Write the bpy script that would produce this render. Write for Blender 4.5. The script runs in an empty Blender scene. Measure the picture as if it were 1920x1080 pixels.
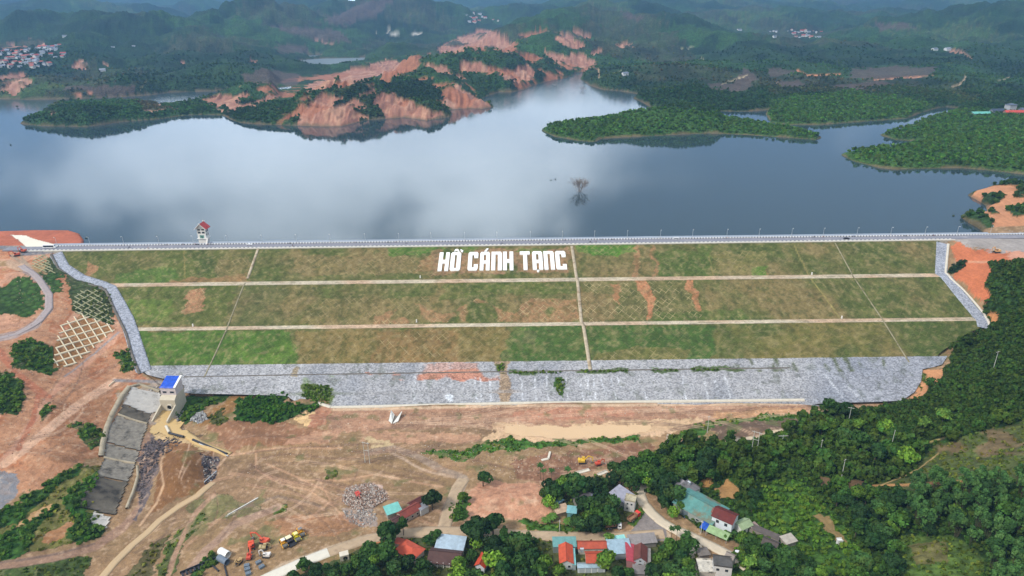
import bpy, math, random
import numpy as np
from mathutils import Vector, Matrix
S = bpy.context.scene
COL = S.collection
R = math.radians
# ---------------------------------------------------------------- camera
FPX = 1281.0
PITCH = math.atan(530/FPX); ROLL = 0.0122; CH = 235.0
fw = np.array([0, math.cos(PITCH), -math.sin(PITCH)])
up0 = np.array([0, math.sin(PITCH), math.cos(PITCH)]); rt0 = np.array([1., 0, 0])
rt = rt0*math.cos(ROLL)-up0*math.sin(ROLL); up = up0*math.cos(ROLL)+rt0*math.sin(ROLL)
cam = bpy.data.objects.new('camera', bpy.data.cameras.new('camera')); COL.objects.link(cam)
cam.matrix_world = Matrix(((rt[0], up[0], -fw[0], 0), (rt[1], up[1], -fw[1], 0), (rt[2], up[2], -fw[2], CH), (0, 0, 0, 1)))
cam.data.sensor_width = 36; cam.data.lens = FPX/1920*36
cam.data.clip_start = 1; cam.data.clip_end = 60000
S.camera = cam
# ---------------------------------------------------------------- world: cloudy sky
SUN_EL, SUN_AZ = 46, 238
W = bpy.data.worlds.new('World'); S.world = W; W.use_nodes = True
nt = W.node_tree; N = nt.nodes; L = nt.links
bg = N['Background']
sky = N.new('ShaderNodeTexSky'); sky.sky_type = 'NISHITA'; sky.sun_disc = False
sky.sun_elevation = R(SUN_EL); sky.sun_rotation = R(SUN_AZ); sky.air_density = 1.3; sky.dust_density = 1.5; sky.ozone_density = 2.0
tc = N.new('ShaderNodeTexCoord')
def wn(t, **k):
    n = N.new(t)
    for a, b in k.items(): setattr(n, a, b)
    return n
def blob(az, el, saz, sel):      # a bank of cloud round a compass direction
    sx = wn('ShaderNodeSeparateXYZ'); L.new(wv.outputs[0], sx.inputs[0])
    a = wn('ShaderNodeMath', operation='ARCTAN2'); L.new(sx.outputs[0], a.inputs[0]); L.new(sx.outputs[1], a.inputs[1])
    e = wn('ShaderNodeMath', operation='ARCSINE'); L.new(sx.outputs[2], e.inputs[0])
    out = []
    for s, c, w_ in ((a, az, saz), (e, el, sel)):
        m = wn('ShaderNodeMath', operation='SUBTRACT'); L.new(s.outputs[0], m.inputs[0]); m.inputs[1].default_value = R(c)
        d = wn('ShaderNodeMath', operation='DIVIDE'); L.new(m.outputs[0], d.inputs[0]); d.inputs[1].default_value = R(w_)
        p = wn('ShaderNodeMath', operation='POWER'); L.new(d.outputs[0], p.inputs[0]); p.inputs[1].default_value = 2
        out.append(p)
    s = wn('ShaderNodeMath', operation='ADD'); L.new(out[0].outputs[0], s.inputs[0]); L.new(out[1].outputs[0], s.inputs[1])
    m = wn('ShaderNodeMapRange', interpolation_type='SMOOTHERSTEP'); L.new(s.outputs[0], m.inputs[0])
    m.inputs[1].default_value = -.1; m.inputs[2].default_value = 2.3; m.inputs[3].default_value = 1; m.inputs[4].default_value = 0
    return m
nz = wn('ShaderNodeTexNoise'); nz.inputs['Scale'].default_value = 7; nz.inputs['Detail'].default_value = 5
mp = wn('ShaderNodeMapping'); mp.inputs['Scale'].default_value = (1, 1, 1.6); L.new(tc.outputs['Generated'], mp.inputs[0]); L.new(mp.outputs[0], nz.inputs[0])
sb = wn('ShaderNodeVectorMath', operation='SUBTRACT'); L.new(nz.outputs['Color'], sb.inputs[0]); sb.inputs[1].default_value = (.5, .5, .5)
sc_ = wn('ShaderNodeVectorMath', operation='SCALE'); L.new(sb.outputs[0], sc_.inputs[0]); sc_.inputs['Scale'].default_value = 0.24
wv = wn('ShaderNodeVectorMath', operation='ADD'); L.new(tc.outputs['Generated'], wv.inputs[0]); L.new(sc_.outputs[0], wv.inputs[1])
WB = []
# (azimuth, elevation, half widths, strength)
for q in SKYBANKS if 'SKYBANKS' in globals() else [(-11, 8.5, 19, 9, 1.0), (4, 3.5, 12, 7, 1.0), (-28, 11, 8, 3.5, .5), (-8, 15.5, 10, 3.5, .45), (30, 3, 20, 5, .3)]:
    m = blob(*q[:4]); k = wn('ShaderNodeMath', operation='MULTIPLY'); L.new(m.outputs[0], k.inputs[0]); k.inputs[1].default_value = q[4]; WB.append(k)
acc = WB[0]
for k in WB[1:]:
    a = wn('ShaderNodeMath', operation='MAXIMUM'); L.new(acc.outputs[0], a.inputs[0]); L.new(k.outputs[0], a.inputs[1]); acc = a
n2 = wn('ShaderNodeTexNoise'); n2.inputs['Scale'].default_value = 3.2; n2.inputs['Detail'].default_value = 6; L.new(mp.outputs[0], n2.inputs[0])
n2r = wn('ShaderNodeMapRange'); L.new(n2.outputs[0], n2r.inputs[0]); n2r.inputs[1].default_value = .35; n2r.inputs[2].default_value = .7; n2r.inputs[3].default_value = .75; n2r.inputs[4].default_value = 1.15
cl = wn('ShaderNodeMath', operation='MULTIPLY'); L.new(acc.outputs[0], cl.inputs[0]); L.new(n2r.outputs[0], cl.inputs[1])
# overcast: grey cloud deck overhead
sx2 = wn('ShaderNodeSeparateXYZ'); L.new(tc.outputs['Generated'], sx2.inputs[0])
deck = wn('ShaderNodeMapRange'); L.new(sx2.outputs[2], deck.inputs[0]); deck.inputs[1].default_value = .33; deck.inputs[2].default_value = .7
mxd = wn('ShaderNodeMix', data_type='RGBA'); L.new(deck.outputs[0], mxd.inputs[0])
base = wn('ShaderNodeMix', data_type='RGBA'); base.inputs[0].default_value = .9; L.new(sky.outputs[0], base.inputs[6]); base.inputs[7].default_value = (2.65, 2.95, 3.15, 1)
L.new(base.outputs[2], mxd.inputs[6]); mxd.inputs[7].default_value = (6.2, 6.4, 6.6, 1)
mxc = wn('ShaderNodeMix', data_type='RGBA'); L.new(cl.outputs[0], mxc.inputs[0]); L.new(mxd.outputs[2], mxc.inputs[6]); mxc.inputs[7].default_value = (25, 27.2, 28.6, 1)
L.new(mxc.outputs[2], bg.inputs[0]); bg.inputs[1].default_value = 0.10
sun = bpy.data.lights.new('sun', 'SUN'); sun.energy = 2.0; sun.angle = R(10); sun.color = (1, .95, .88)
so = bpy.data.objects.new('sun', sun); COL.objects.link(so)
az = R(SUN_AZ); so.rotation_euler = (R(90-SUN_EL), 0, math.pi-az)
so.rotation_euler = (-Vector((math.sin(az)*math.cos(R(SUN_EL)), math.cos(az)*math.cos(R(SUN_EL)), math.sin(R(SUN_EL))))).to_track_quat('-Z', 'Y').to_euler()
S.view_settings.view_transform = 'Standard'; S.view_settings.look = 'None'; S.view_settings.exposure = 0.75; S.view_settings.gamma = 1
S.render.engine = 'CYCLES'; S.cycles.volume_bounces = 1; S.cycles.max_bounces = 6; S.cycles.diffuse_bounces = 2; S.cycles.glossy_bounces = 2
# ---------------------------------------------------------------- maths helpers
rng = np.random.default_rng(7); random.seed(7)
_T = rng.random((256, 256))
def vnoise(x, y):
    xi = np.floor(x).astype(int); yi = np.floor(y).astype(int); fx = x-xi; fy = y-yi
    fx = fx*fx*(3-2*fx); fy = fy*fy*(3-2*fy)
    a = _T[xi & 255, yi & 255]; b = _T[(xi+1) & 255, yi & 255]; c = _T[xi & 255, (yi+1) & 255]; d = _T[(xi+1) & 255, (yi+1) & 255]
    return (a*(1-fx)+b*fx)*(1-fy)+(c*(1-fx)+d*fx)*fy
def fbm(x, y, o=4, s=0.0):
    r = 0; a = .5; t = 0
    for i in range(o):
        r = r+a*vnoise(x+s+i*17.3, y-s+i*31.7); t += a; a *= .5; x = x*2.03; y = y*2.03
    return r/t-.5
def sm(a, b, x):
    t = np.clip((x-a)/(b-a), 0, 1); return t*t*(3-2*t)
def proj(X, Y, Z):
    d = (X, Y, Z-CH)
    xc = d[0]*rt[0]+d[1]*rt[1]+d[2]*rt[2]; yc = d[0]*up[0]+d[1]*up[1]+d[2]*up[2]; zc = d[0]*fw[0]+d[1]*fw[1]+d[2]*fw[2]
    zc = np.maximum(zc, 1e-3)
    return 960+FPX*xc/zc, 540-FPX*yc/zc
def rayd(px, py):
    a = (np.asarray(px, float)-960)/FPX; b = (540-np.asarray(py, float))/FPX
    return [fw[i]+a*rt[i]+b*up[i] for i in range(3)]
def P(px, py, z):
    d = rayd(px, py); t = (z-CH)/d[2]
    return d[0]*t, d[1]*t
def inpoly(px, py, poly):
    xs = [p[0] for p in poly]; ys = [p[1] for p in poly]
    m = (px > min(xs)) & (px < max(xs)) & (py > min(ys)) & (py < max(ys))
    r = np.zeros(px.shape, bool)
    if not m.any(): return r
    qx = px[m]; qy = py[m]; c = np.zeros(qx.shape, bool); n = len(poly)
    for i in range(n):
        x1, y1 = poly[i]; x2, y2 = poly[(i+1) % n]
        if y1 == y2: continue
        k = ((y1 > qy) != (y2 > qy)) & (qx < (x2-x1)*(qy-y1)/(y2-y1)+x1)
        c ^= k
    r[m] = c
    return r
def segdist(x, y, pts, closed=False):
    d = np.full(x.shape, 1e12); n = len(pts)
    for i in range(n if closed else n-1):
        x1, y1 = pts[i]; x2, y2 = pts[(i+1) % n]; dx = x2-x1; dy = y2-y1
        t = np.clip(((x-x1)*dx+(y-y1)*dy)/(dx*dx+dy*dy+1e-9), 0, 1)
        d = np.minimum(d, (x-x1-t*dx)**2+(y-y1-t*dy)**2)
    return np.sqrt(d)
def lin(c):
    c = np.asarray(c, float)/255
    return np.where(c < .04045, c/12.92, ((c+.055)/1.055)**2.4)
# ---------------------------------------------------------------- dam profile (Y, Z), crest runs along X
PROF = [(370, -2.9), (378.2, -.9), (402.5, 6), (404.6, 6.0), (414.8, 8.8), (449.5, 18.7), (455.4, 18.7), (502.4, 32.2), (509.9, 32.2), (554.8, 45), (571, 45), (574.5, 41), (650, 20)]
PY = np.array([p[0] for p in PROF], float); PZ = np.array([p[1] for p in PROF], float)
def damz(Y): return np.interp(Y, PY, PZ)
def DP(px, py):            # pixel on the dam face -> world
    d = rayd(px, py); lo, hi = 200., 900.
    ts = np.linspace(350/d[1], 572/d[1], 3000)
    f = CH+d[2]*ts-damz(d[1]*ts); i = int(np.argmax(f <= 0)); t = ts[i]
    return d[0]*t, d[1]*t, float(damz(d[1]*t))
LAKE = 40.0
WATER = [(-900, 195), (0, 186), (60, 187), (120, 186), (180, 184), (240, 181), (285, 178), (320, 173), (360, 172), (400, 171), (450, 168), (500, 166), (545, 162), (546, 166), (480, 174), (430, 180), (390, 187), (350, 194), (322, 199), (300, 199), (270, 193), (220, 191), (150, 193), (110, 196), (92, 204), (75, 214), (50, 224), (38, 232), (75, 236), (162, 238), (225, 229), (300, 223), (340, 217), (375, 215), (418, 216), (430, 223), (450, 230), (480, 233), (540, 235), (600, 237), (640, 237), (655, 233), (690, 225), (720, 223), (760, 220), (800, 226), (845, 219), (848, 213), (830, 207), (850, 205), (880, 203), (905, 204), (927, 200), (908, 194), (900, 188), (908, 182), (935, 173), (960, 173), (985, 167), (1000, 160), (1030, 152), (1060, 146), (1075, 141), (1082, 136), (1096, 134), (1092, 142), (1088, 148), (1105, 160), (1130, 168), (1165, 171), (1200, 177), (1188, 184), (1205, 192), (1222, 202), (1290, 206), (1372, 209), (1405, 209), (1440, 206), (1436, 214), (1445, 230), (1480, 234), (1540, 234), (1600, 229), (1700, 222), (1725, 212), (1755, 203), (1775, 200), (1795, 203), (1797, 210), (1770, 217), (1730, 226), (1690, 242), (1650, 253), (1680, 262), (1750, 268), (1690, 280), (1620, 284), (1577, 290), (1600, 302), (1650, 315), (1680, 318), (1740, 316), (1800, 315), (1850, 319), (1920, 327), (2000, 331), (2100, 335), (2100, 345), (1960, 350), (1880, 352), (1850, 356), (1815, 366), (1830, 374), (1848, 385), (1852, 396), (1845, 401), (1800, 406), (1812, 416), (1830, 426), (1845, 437), (1850, 470), (960, 480), (150, 480), (158, 452), (150, 440), (130, 434), (70, 434), (0, 436), (-250, 440), (-600, 430), (-900, 420)]
POND = [(541, 118), (562, 113), (600, 110), (645, 109), (685, 108), (680, 118), (655, 121), (635, 125), (620, 131), (592, 128)]
POND2 = [(1358, 175), (1370, 174), (1386, 176), (1380, 180), (1366, 179)]
POND3 = [(574, 104), (600, 102), (606, 106), (590, 109), (578, 108)]
def topoly(px): return [tuple(float(v) for v in P(a, b, LAKE)) for a, b in px]
WATERS = [topoly(w) for w in (WATER, POND, POND2, POND3)]
ISLE = topoly([(1015, 244), (1060, 235), (1120, 229), (1190, 222), (1300, 218), (1372, 221), (1430, 232), (1500, 248), (1541, 258), (1530, 262), (1460, 257), (1400, 253), (1330, 250), (1280, 252), (1200, 256), (1128, 260), (1115, 266), (1085, 264), (1040, 256)])
# hills: summit pixel, distance along view, lateral radius, depth radius (m)
HILLS = [
 (205, 183, 1300, 120, 60), (150, 205, 1250, 60, 40), (290, 192, 1300, 50, 35), (400, 190, 1330, 60, 30), (360, 203, 1290, 60, 30),
 (480, 195, 1270, 60, 45), (560, 172, 1330, 80, 60), (620, 172, 1290, 70, 50), (640, 140, 1420, 90, 70), (738, 112, 1540, 55, 60), (700, 135, 1480, 45, 50), (700, 165, 1330, 70, 50), (790, 170, 1340, 60, 60), (860, 150, 1480, 100, 70),
 (780, 150, 1480, 110, 80), (830, 110, 1650, 120, 90), (905, 55, 1980, 150, 130), (850, 80, 1900, 120, 120), (940, 100, 1750, 120, 100), (1000, 80, 2050, 150, 120), (900, 150, 1450, 60, 50), (940, 130, 1600, 80, 70),
 (1060, 66, 2500, 170, 130), (1110, 78, 2500, 140, 100), (1070, 105, 2050, 120, 80), (1180, 85, 2600, 150, 120), (1010, 120, 1800, 80, 70), (1090, 118, 1950, 60, 60),
 (1275, 192, 1190, 95, 42), (1150, 225, 1160, 110, 32), (1400, 236, 1150, 80, 22), (1060, 240, 1150, 50, 16),
 (1530, 178, 1400, 85, 55), (1640, 168, 1520, 130, 80), (1330, 165, 1560, 200, 60), (1250, 172, 1450, 110, 55), (1480, 150, 1800, 220, 80),
 (1230, 124, 1900, 200, 110), (1130, 135, 1800, 80, 60), (1380, 118, 2100, 200, 90), (1700, 150, 1750, 160, 90),
 (1815, 216, 1290, 130, 60), (1920, 205, 1350, 150, 90), (1830, 264, 960, 150, 48), (1960, 262, 980, 120, 60), (2100, 240, 1100, 200, 120),
 (1900, 130, 2100, 300, 160), (1800, 170, 1700, 150, 90),
 (1890, 365, 690, 60, 28), (1960, 350, 700, 80, 50), (1880, 420, 620, 45, 30), (2150, 340, 720, 150, 80),
 (150, 160, 1700, 90, 70), (60, 150, 1800, 120, 80), (20, 135, 1750, 90, 70), (240, 150, 1800, 130, 90), (330, 140, 1850, 130, 80), (420, 120, 2000, 130, 100), (500, 140, 1700, 110, 70), (90, 90, 2300, 200, 160), (220, 100, 2400, 200, 140), (340, 95, 2500, 200, 140), (450, 100, 2500, 160, 140), (-150, 130, 1900, 200, 150),
 (70, 32, 3400, 420, 300), (175, 33, 3200, 120, 160), (275, 20, 3300, 330, 260), (120, 75, 2700, 260, 200), (400, 50, 3200, 260, 240), (490, 4, 3900, 400, 350), (440, 25, 3600, 350, 300), (600, 58, 3700, 260, 160), (560, 84, 3250, 160, 100), (660, 92, 3150, 150, 80), (740, 80, 2900, 120, 80), (420, 75, 2800, 160, 140),
 (730, -12, 4700, 330, 500), (560, -12, 6200, 420, 400), (90, -4, 6500, 900, 500), (1190, -16, 6500, 800, 500), (640, 10, 4600, 330, 400), (820, 28, 4600, 330, 300), (560, 2, 5600, 420, 500), (920, 24, 6500, 600, 400), (880, 8, 8500, 1100, 700), (980, 17, 5200, 380, 300),
 (1085, 20, 3500, 330, 250), (1040, 30, 3100, 230, 200), (1150, 10, 4300, 420, 400), (1180, -6, 5800, 900, 700), (1320, 2, 6300, 1000, 700), (1240, 40, 3300, 300, 250), (1330, 60, 2900, 280, 220),
 (1450, 25, 4600, 700, 500), (1600, 28, 4700, 600, 400), (1470, 85, 2600, 300, 160), (1620, 80, 2700, 330, 200), (1560, 5, 7500, 1500, 800), (1800, 45, 3300, 450, 350), (1920, 18, 3300, 500, 500), (2200, 0, 3500, 900, 700), (1880, 85, 2500, 350, 200), (1720, 100, 2300, 250, 130), (1800, 5, 6500, 1300, 800),
 (80, 0, 5200, 700, 500), (-200, -8, 5500, 900, 700), (230, 12, 5600, 420, 400), (340, 14, 7500, 700, 400), (370, 6, 7000, 300, 300), (-300, 50, 3200, 500, 400), (20, -4, 8500, 2500, 800), (430, 0, 9500, 900, 800), (1500, -8, 10500, 3500, 1000)]
_h = []
for px, py, D, rx, ry in HILLS:
    d = rayd(px, py); t = D/d[1]; _h.append((d[0]*t, D, max(CH+d[2]*t-LAKE-(3 if D < 1900 else 8 if D < 2600 else 0), 5), rx, ry))
_ub = [2.5]
CTRL = [(600, 800, -.5), (760, 800, -.5), (900, 800, 0), (1050, 800, 0), (1200, 800, 0), (1350, 790, 0), (1450, 790, 0), (620, 762, -.8), (800, 762, -.8), (1000, 760, -.8), (1200, 758, -.8), (1400, 756, -.8), (700, 900, 1), (900, 900, 2), (1100, 900, 3), (500, 900, 0), (440, 850, -1), (560, 760, -.5), (450, 770, -.5), (370, 870, -1), (300, 900, -2), (260, 950, -1), (400, 1000, 1), (600, 1050, 3), (900, 1050, 5), (1200, 1050, 6), (1000, 980, 4), (1300, 950, 6), (1400, 1050, 8), (1200, 900, 4), (1350, 850, 3), (800, 1200, 5), (400, 1200, 1), (1300, 1200, 8), (200, 1200, 1), (250, 830, -1), (310, 800, -3), (330, 770, -2),
 (-500, 470, 60), (-250, 455, 50), (-60, 450, 46), (0, 470, 44.5), (-100, 480, 46), (30, 490, 42), (60, 500, 41), (85, 520, 40), (0, 540, 38), (110, 560, 34), (0, 620, 31), (60, 630, 30), (150, 620, 23), (190, 640, 17), (100, 680, 21), (170, 700, 11), (200, 750, 8), (100, 740, 18), (0, 700, 27), (225, 715, 8), (250, 720, 7), (190, 820, 3), (140, 780, 11), (0, 780, 21), (60, 850, 13), (130, 840, 10), (180, 860, 3), (0, 900, 13), (0, 960, 8), (100, 930, 6), (150, 1000, 3), (0, 1050, 5), (200, 1000, 0), (100, 1060, 3), (-300, 560, 60), (-400, 700, 50), (-300, 850, 30), (-300, 1050, 14), (-200, 500, 48),
 (1860, 450, 45), (1900, 470, 45.5), (1960, 460, 46), (2100, 450, 52), (1820, 500, 38), (1870, 485, 44), (1900, 540, 42), (1860, 560, 30), (1890, 600, 32), (1920, 640, 38), (1850, 660, 20), (1800, 690, 9), (1740, 705, 5.5), (1730, 735, 3), (1700, 762, 1), (1650, 780, 1), (1560, 780, 0), (1750, 780, 9), (1850, 750, 24), (1920, 740, 33), (1800, 820, 20), (1920, 830, 34), (1700, 850, 11), (1600, 880, 6), (1500, 850, 2), (1500, 950, 7), (1650, 950, 12), (1800, 930, 24), (1920, 930, 32), (1600, 1050, 11), (1750, 1050, 19), (1920, 1060, 28), (2200, 500, 80), (2200, 700, 75), (2200, 900, 60), (2200, 1100, 45), (1700, 1250, 18), (2500, 600, 110), (2500, 1200, 60), (1250, 850, 1), (1500, 790, 0)]
OUT_L = [(97, 475), (112, 500), (145, 522), (190, 535), (203, 545), (215, 570), (238, 612), (240, 622), (250, 660), (262, 690), (275, 702)]
OUT_R = [(1779, 455), (1776, 514), (1782, 518), (1805, 545), (1845, 588), (1852, 598), (1856, 615), (1838, 622), (1812, 640), (1780, 662), (1766, 684), (1730, 692), (1727, 715), (1715, 735), (1690, 752), (1640, 767), (1600, 769), (1560, 763), (1515, 757)]
OUT_B = [(1515, 757), (1300, 757), (960, 756), (720, 762), (620, 766), (615, 745), (566, 740), (545, 755), (540, 733), (480, 737), (420, 742), (370, 748), (345, 765), (335, 795), (330, 745), (290, 712), (275, 702)]
cx, cy, cz = [], [], []
for a, b, z in CTRL:
    x, y = P(a, b, z); cx.append(x); cy.append(y); cz.append(z)
for a, b in OUT_L+OUT_R+OUT_B[1:6]:
    x, y, z = DP(a, b); cx.append(x); cy.append(y); cz.append(z-.3)
cx = np.array(cx, float)/100; cy = np.array(cy, float)/100; cz = np.array(cz, float)
def phi(r2): return np.where(r2 > 0, .5*r2*np.log(r2+1e-12), 0)
NCT = len(cx); RX, RY, RZ = cx, cy, cz; A = np.zeros((NCT+3, NCT+3)); r2 = (RX[:, None]-RX)**2+(RY[:, None]-RY)**2
A[:NCT, :NCT] = phi(r2)+np.eye(NCT)*.002; A[:NCT, NCT] = 1; A[:NCT, NCT+1] = RX; A[:NCT, NCT+2] = RY; A[NCT:, :NCT] = A[:NCT, NCT:].T
WTS = np.linalg.solve(A, np.concatenate([RZ, [0, 0, 0]]))
NBUMP = []
for a_, b_, h_, rx_, ry_ in ((345, 868, 9, 15, 12), (330, 900, 6, 12, 12), (395, 880, -3, 7, 9), (958, 945, 3.0, 21, 12), (600, 785, 2.5, 12, 7), (282, 870, -2.5, 8, 22), (560, 825, 2, 30, 5), (480, 822, 3, 20, 6), (420, 790, 3.5, 14, 9), (500, 770, 3, 20, 9), (1420, 803, 2.5, 22, 5), (120, 700, 4, 18, 10), (40, 750, 4, 16, 12), (90, 890, 3, 25, 6), (160, 930, 3, 10, 14), (130, 780, -3, 22, 7), (60, 600, 3, 14, 9), (700, 862, 1.6, 18, 4), (1358, 915, -2, 6, 6), (1640, 1000, -4, 30, 30), (1750, 870, 5, 26, 18), (1850, 1000, 5, 30, 25)):
    x_, y_ = P(a_, b_, 2.); NBUMP.append((x_, y_, h_, rx_, ry_))
def near_h(X, Y):
    x = X.ravel()/100; y = Y.ravel()/100; o = np.empty(x.shape)
    for s in range(0, len(x), 60000):
        a = x[s:s+60000]; b = y[s:s+60000]
        o[s:s+60000] = phi((a[:, None]-RX)**2+(b[:, None]-RY)**2) @ WTS[:NCT]+WTS[NCT]+WTS[NCT+1]*a+WTS[NCT+2]*b
    o = o.reshape(X.shape)
    for bx, by, bh, brx, bry in NBUMP:
        q = ((X-bx)/brx)**2+((Y-by)/bry)**2; o = o+np.where(q < 9, bh*np.exp(-q*1.2), 0)
    return np.clip(o, -5, 120)
DAMPOLY_PX = OUT_L[::-1]+[(97, 462), (1790, 441)]+OUT_R+OUT_B[1:]
DAMW = []
for a, b in OUT_L[::-1]+[(97, 474)]: DAMW.append(DP(a, b)[:2])
DAMW.append((DAMW[-1][0]-3, 571)); x_ = DP(1779, 455)[0]; DAMW.append((x_+6, 571))
for a, b in OUT_R+OUT_B[1:]: DAMW.append(DP(a, b)[:2])
def inwater(X, Y):
    m = np.zeros(X.shape, bool)
    for w in WATERS: m |= inpoly(X, Y, w)
    return m & ~inpoly(X, Y, ISLE)
def far_h(X, Y, dsh, wat):
    H = np.zeros(X.shape); bases = 5+55*sm(2600, 6000, Y)+300*sm(6500, 12500, Y)
    for hx, hy, hh, rx, ry in _h:
        q = ((X-hx)/rx)**2+((Y-hy)/ry)**2
        m = q < 7
        if not m.any(): continue
        g = np.zeros(X.shape); g[m] = hh*np.exp(-q[m]*.75)
        H = np.maximum(H, g)+np.minimum(H, g)*.1*(g > 0)
    am = sm(700, 2500, Y)*.9+.25
    wl = 260.
    rdg = 1-np.abs(fbm(X/330, Y/330, 4, 3.)*4)
    H = H+bases*(.5+fbm(X/500, Y/500, 4)*1.6)*am+rdg*(12+10*sm(1500,3500,Y))*am+fbm(X/120, Y/120, 4)*(26+26*sm(2000, 3000, Y))*am*np.clip(H/40, .2, 1)+(np.abs(fbm(X/420+7, Y/420, 3))*2.2-.22)*80*sm(1500, 2400, Y)*np.clip(H/50, .3, 1)-np.abs(fbm(X/110+7, Y/110, 3))*30*am*np.clip(H/60, 0, 1)
    H = H-np.clip(np.abs(fbm(X/120+5, Y/200, 3, 9.)), 0, .06)*0
    H = np.maximum(H, 3)
    k = .34+.5*fbm(X/60, Y/60, 2, 40.)
    sh = dsh*np.clip(k, .16, .9)+1.0*np.sqrt(dsh)
    sh = np.minimum(sh, 400)
    hl = LAKE+(1-np.exp(-sh/np.maximum(H, 1)*1.7))*H
    pxl, _ = proj(X, Y, np.full(X.shape, LAKE))
    for a_, b_, d0, d1, f_ in ((530, 700, 1560, 2340, .12), (1362, 1448, 1100, 1262, .35), (290, 420, 1260, 1400, .55), (430, 545, 1300, 1480, .6), (1340, 1400, 1300, 1800, .5)):
        k_ = sm(a_-25, a_, pxl)*sm(b_+25, b_, pxl)*sm(d0-60, d0, Y)*sm(d1+40, d1, Y); hl = LAKE+(hl-LAKE)*(1-k_*(1-f_))
    return np.where(wat, LAKE-np.minimum(.5+dsh*.3, 6), hl)
def terrain(X, Y):
    X = np.asarray(X, float); Y = np.asarray(Y, float)
    wat = inwater(X, Y)
    nb = np.zeros(X.shape)
    far = Y > 560; z = np.zeros(X.shape)
    if far.any():
        xs, ys, ws = X[far], Y[far], wat[far]
        d = np.full(xs.shape, 1e9)
        for w in WATERS+[ISLE]: d = np.minimum(d, segdist(xs, ys, w, True))
        z[far] = far_h(xs, ys, d, ws)
    nr = Y < 650
    if nr.any():
        xs, ys = X[nr], Y[nr]
        h = near_h(xs, ys); h = h+fbm(xs/18, ys/18, 4)*1.1*sm(0, 60, np.abs(h-45)+20)
        t = sm(572, 600, ys); zz = h*(1-t)+z[nr]*t if far.any() else h
        k = ws_ = wat[nr] & (ys > 572); zz = np.where(k, np.minimum(zz, LAKE-1-(ys-572)*.15), zz)
        ind = inpoly(xs, ys, DAMW); zz = np.where(ind, damz(ys)-2.5, zz)
        z[nr] = zz
    return z
def G(px, py):            # pixel -> point of the terrain (or lake) it shows
    px = np.atleast_1d(np.asarray(px, float)); py = np.atleast_1d(np.asarray(py, float)); out = []
    for a, b in zip(px, py):
        d = rayd(a, b); t0 = 150/d[1]
        t1 = min((CH+5)/max(-d[2], .012), 12000.)
        ts = t0*(t1/t0)**np.linspace(0, 1, 700)
        x = d[0]*ts; y = d[1]*ts; z = terrain(x, y); z = np.maximum(z, np.where(y > 575, LAKE, -9))
        f = CH+d[2]*ts-z; i = int(np.argmax(f <= 0))
        if f[i] > 0: i = len(ts)-1
        a0 = f[max(i-1, 0)]; a1 = f[i]; k = a0/(a0-a1) if a0 != a1 else 0
        t = ts[max(i-1, 0)]+(ts[i]-ts[max(i-1, 0)])*min(max(k, 0), 1)
        X, Y = d[0]*t, d[1]*t
        out.append((X, Y, float(max(terrain(np.array([X]), np.array([Y]))[0], LAKE if Y > 575 else -9))))
    return out
def G1(px, py): return G(px, py)[0]
# ---------------------------------------------------------------- mesh + material helpers
def put(o, parent=None, name=None, label=None, cat=None, group=None, kind=None):
    if o.name not in COL.objects: COL.objects.link(o)
    if parent is not None: o.parent = parent
    if label: o['label'] = label
    if cat: o['category'] = cat
    if group: o['group'] = group
    if kind: o['kind'] = kind
    return o
def mesh_np(name, V, F, mat=None, col=None, veg=None, smooth=False, parent=None, link=True, **k):
    me = bpy.data.meshes.new(name); V = np.asarray(V, np.float32); F = np.asarray(F, np.int32)
    nf, w = F.shape
    me.vertices.add(len(V)); me.vertices.foreach_set('co', V.ravel())
    me.loops.add(nf*w); me.loops.foreach_set('vertex_index', F.ravel())
    me.polygons.add(nf); me.polygons.foreach_set('loop_start', np.arange(0, nf*w, w, dtype=np.int32))
    me.polygons.foreach_set('loop_total', np.full(nf, w, np.int32))
    if smooth: me.polygons.foreach_set('use_smooth', np.ones(nf, bool))
    me.update(calc_edges=True)
    if col is not None:
        a = me.color_attributes.new('Col', 'FLOAT_COLOR', 'POINT'); c = np.ones((len(V), 4), np.float32); c[:, :3] = col; a.data.foreach_set('color', c.ravel())
    if veg is not None:
        a = me.attributes.new('veg', 'FLOAT', 'POINT'); a.data.foreach_set('value', np.asarray(veg, np.float32))
    if mat: me.materials.append(mat)
    if not link: return me
    return put(bpy.data.objects.new(name, me), parent, **k)
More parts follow.
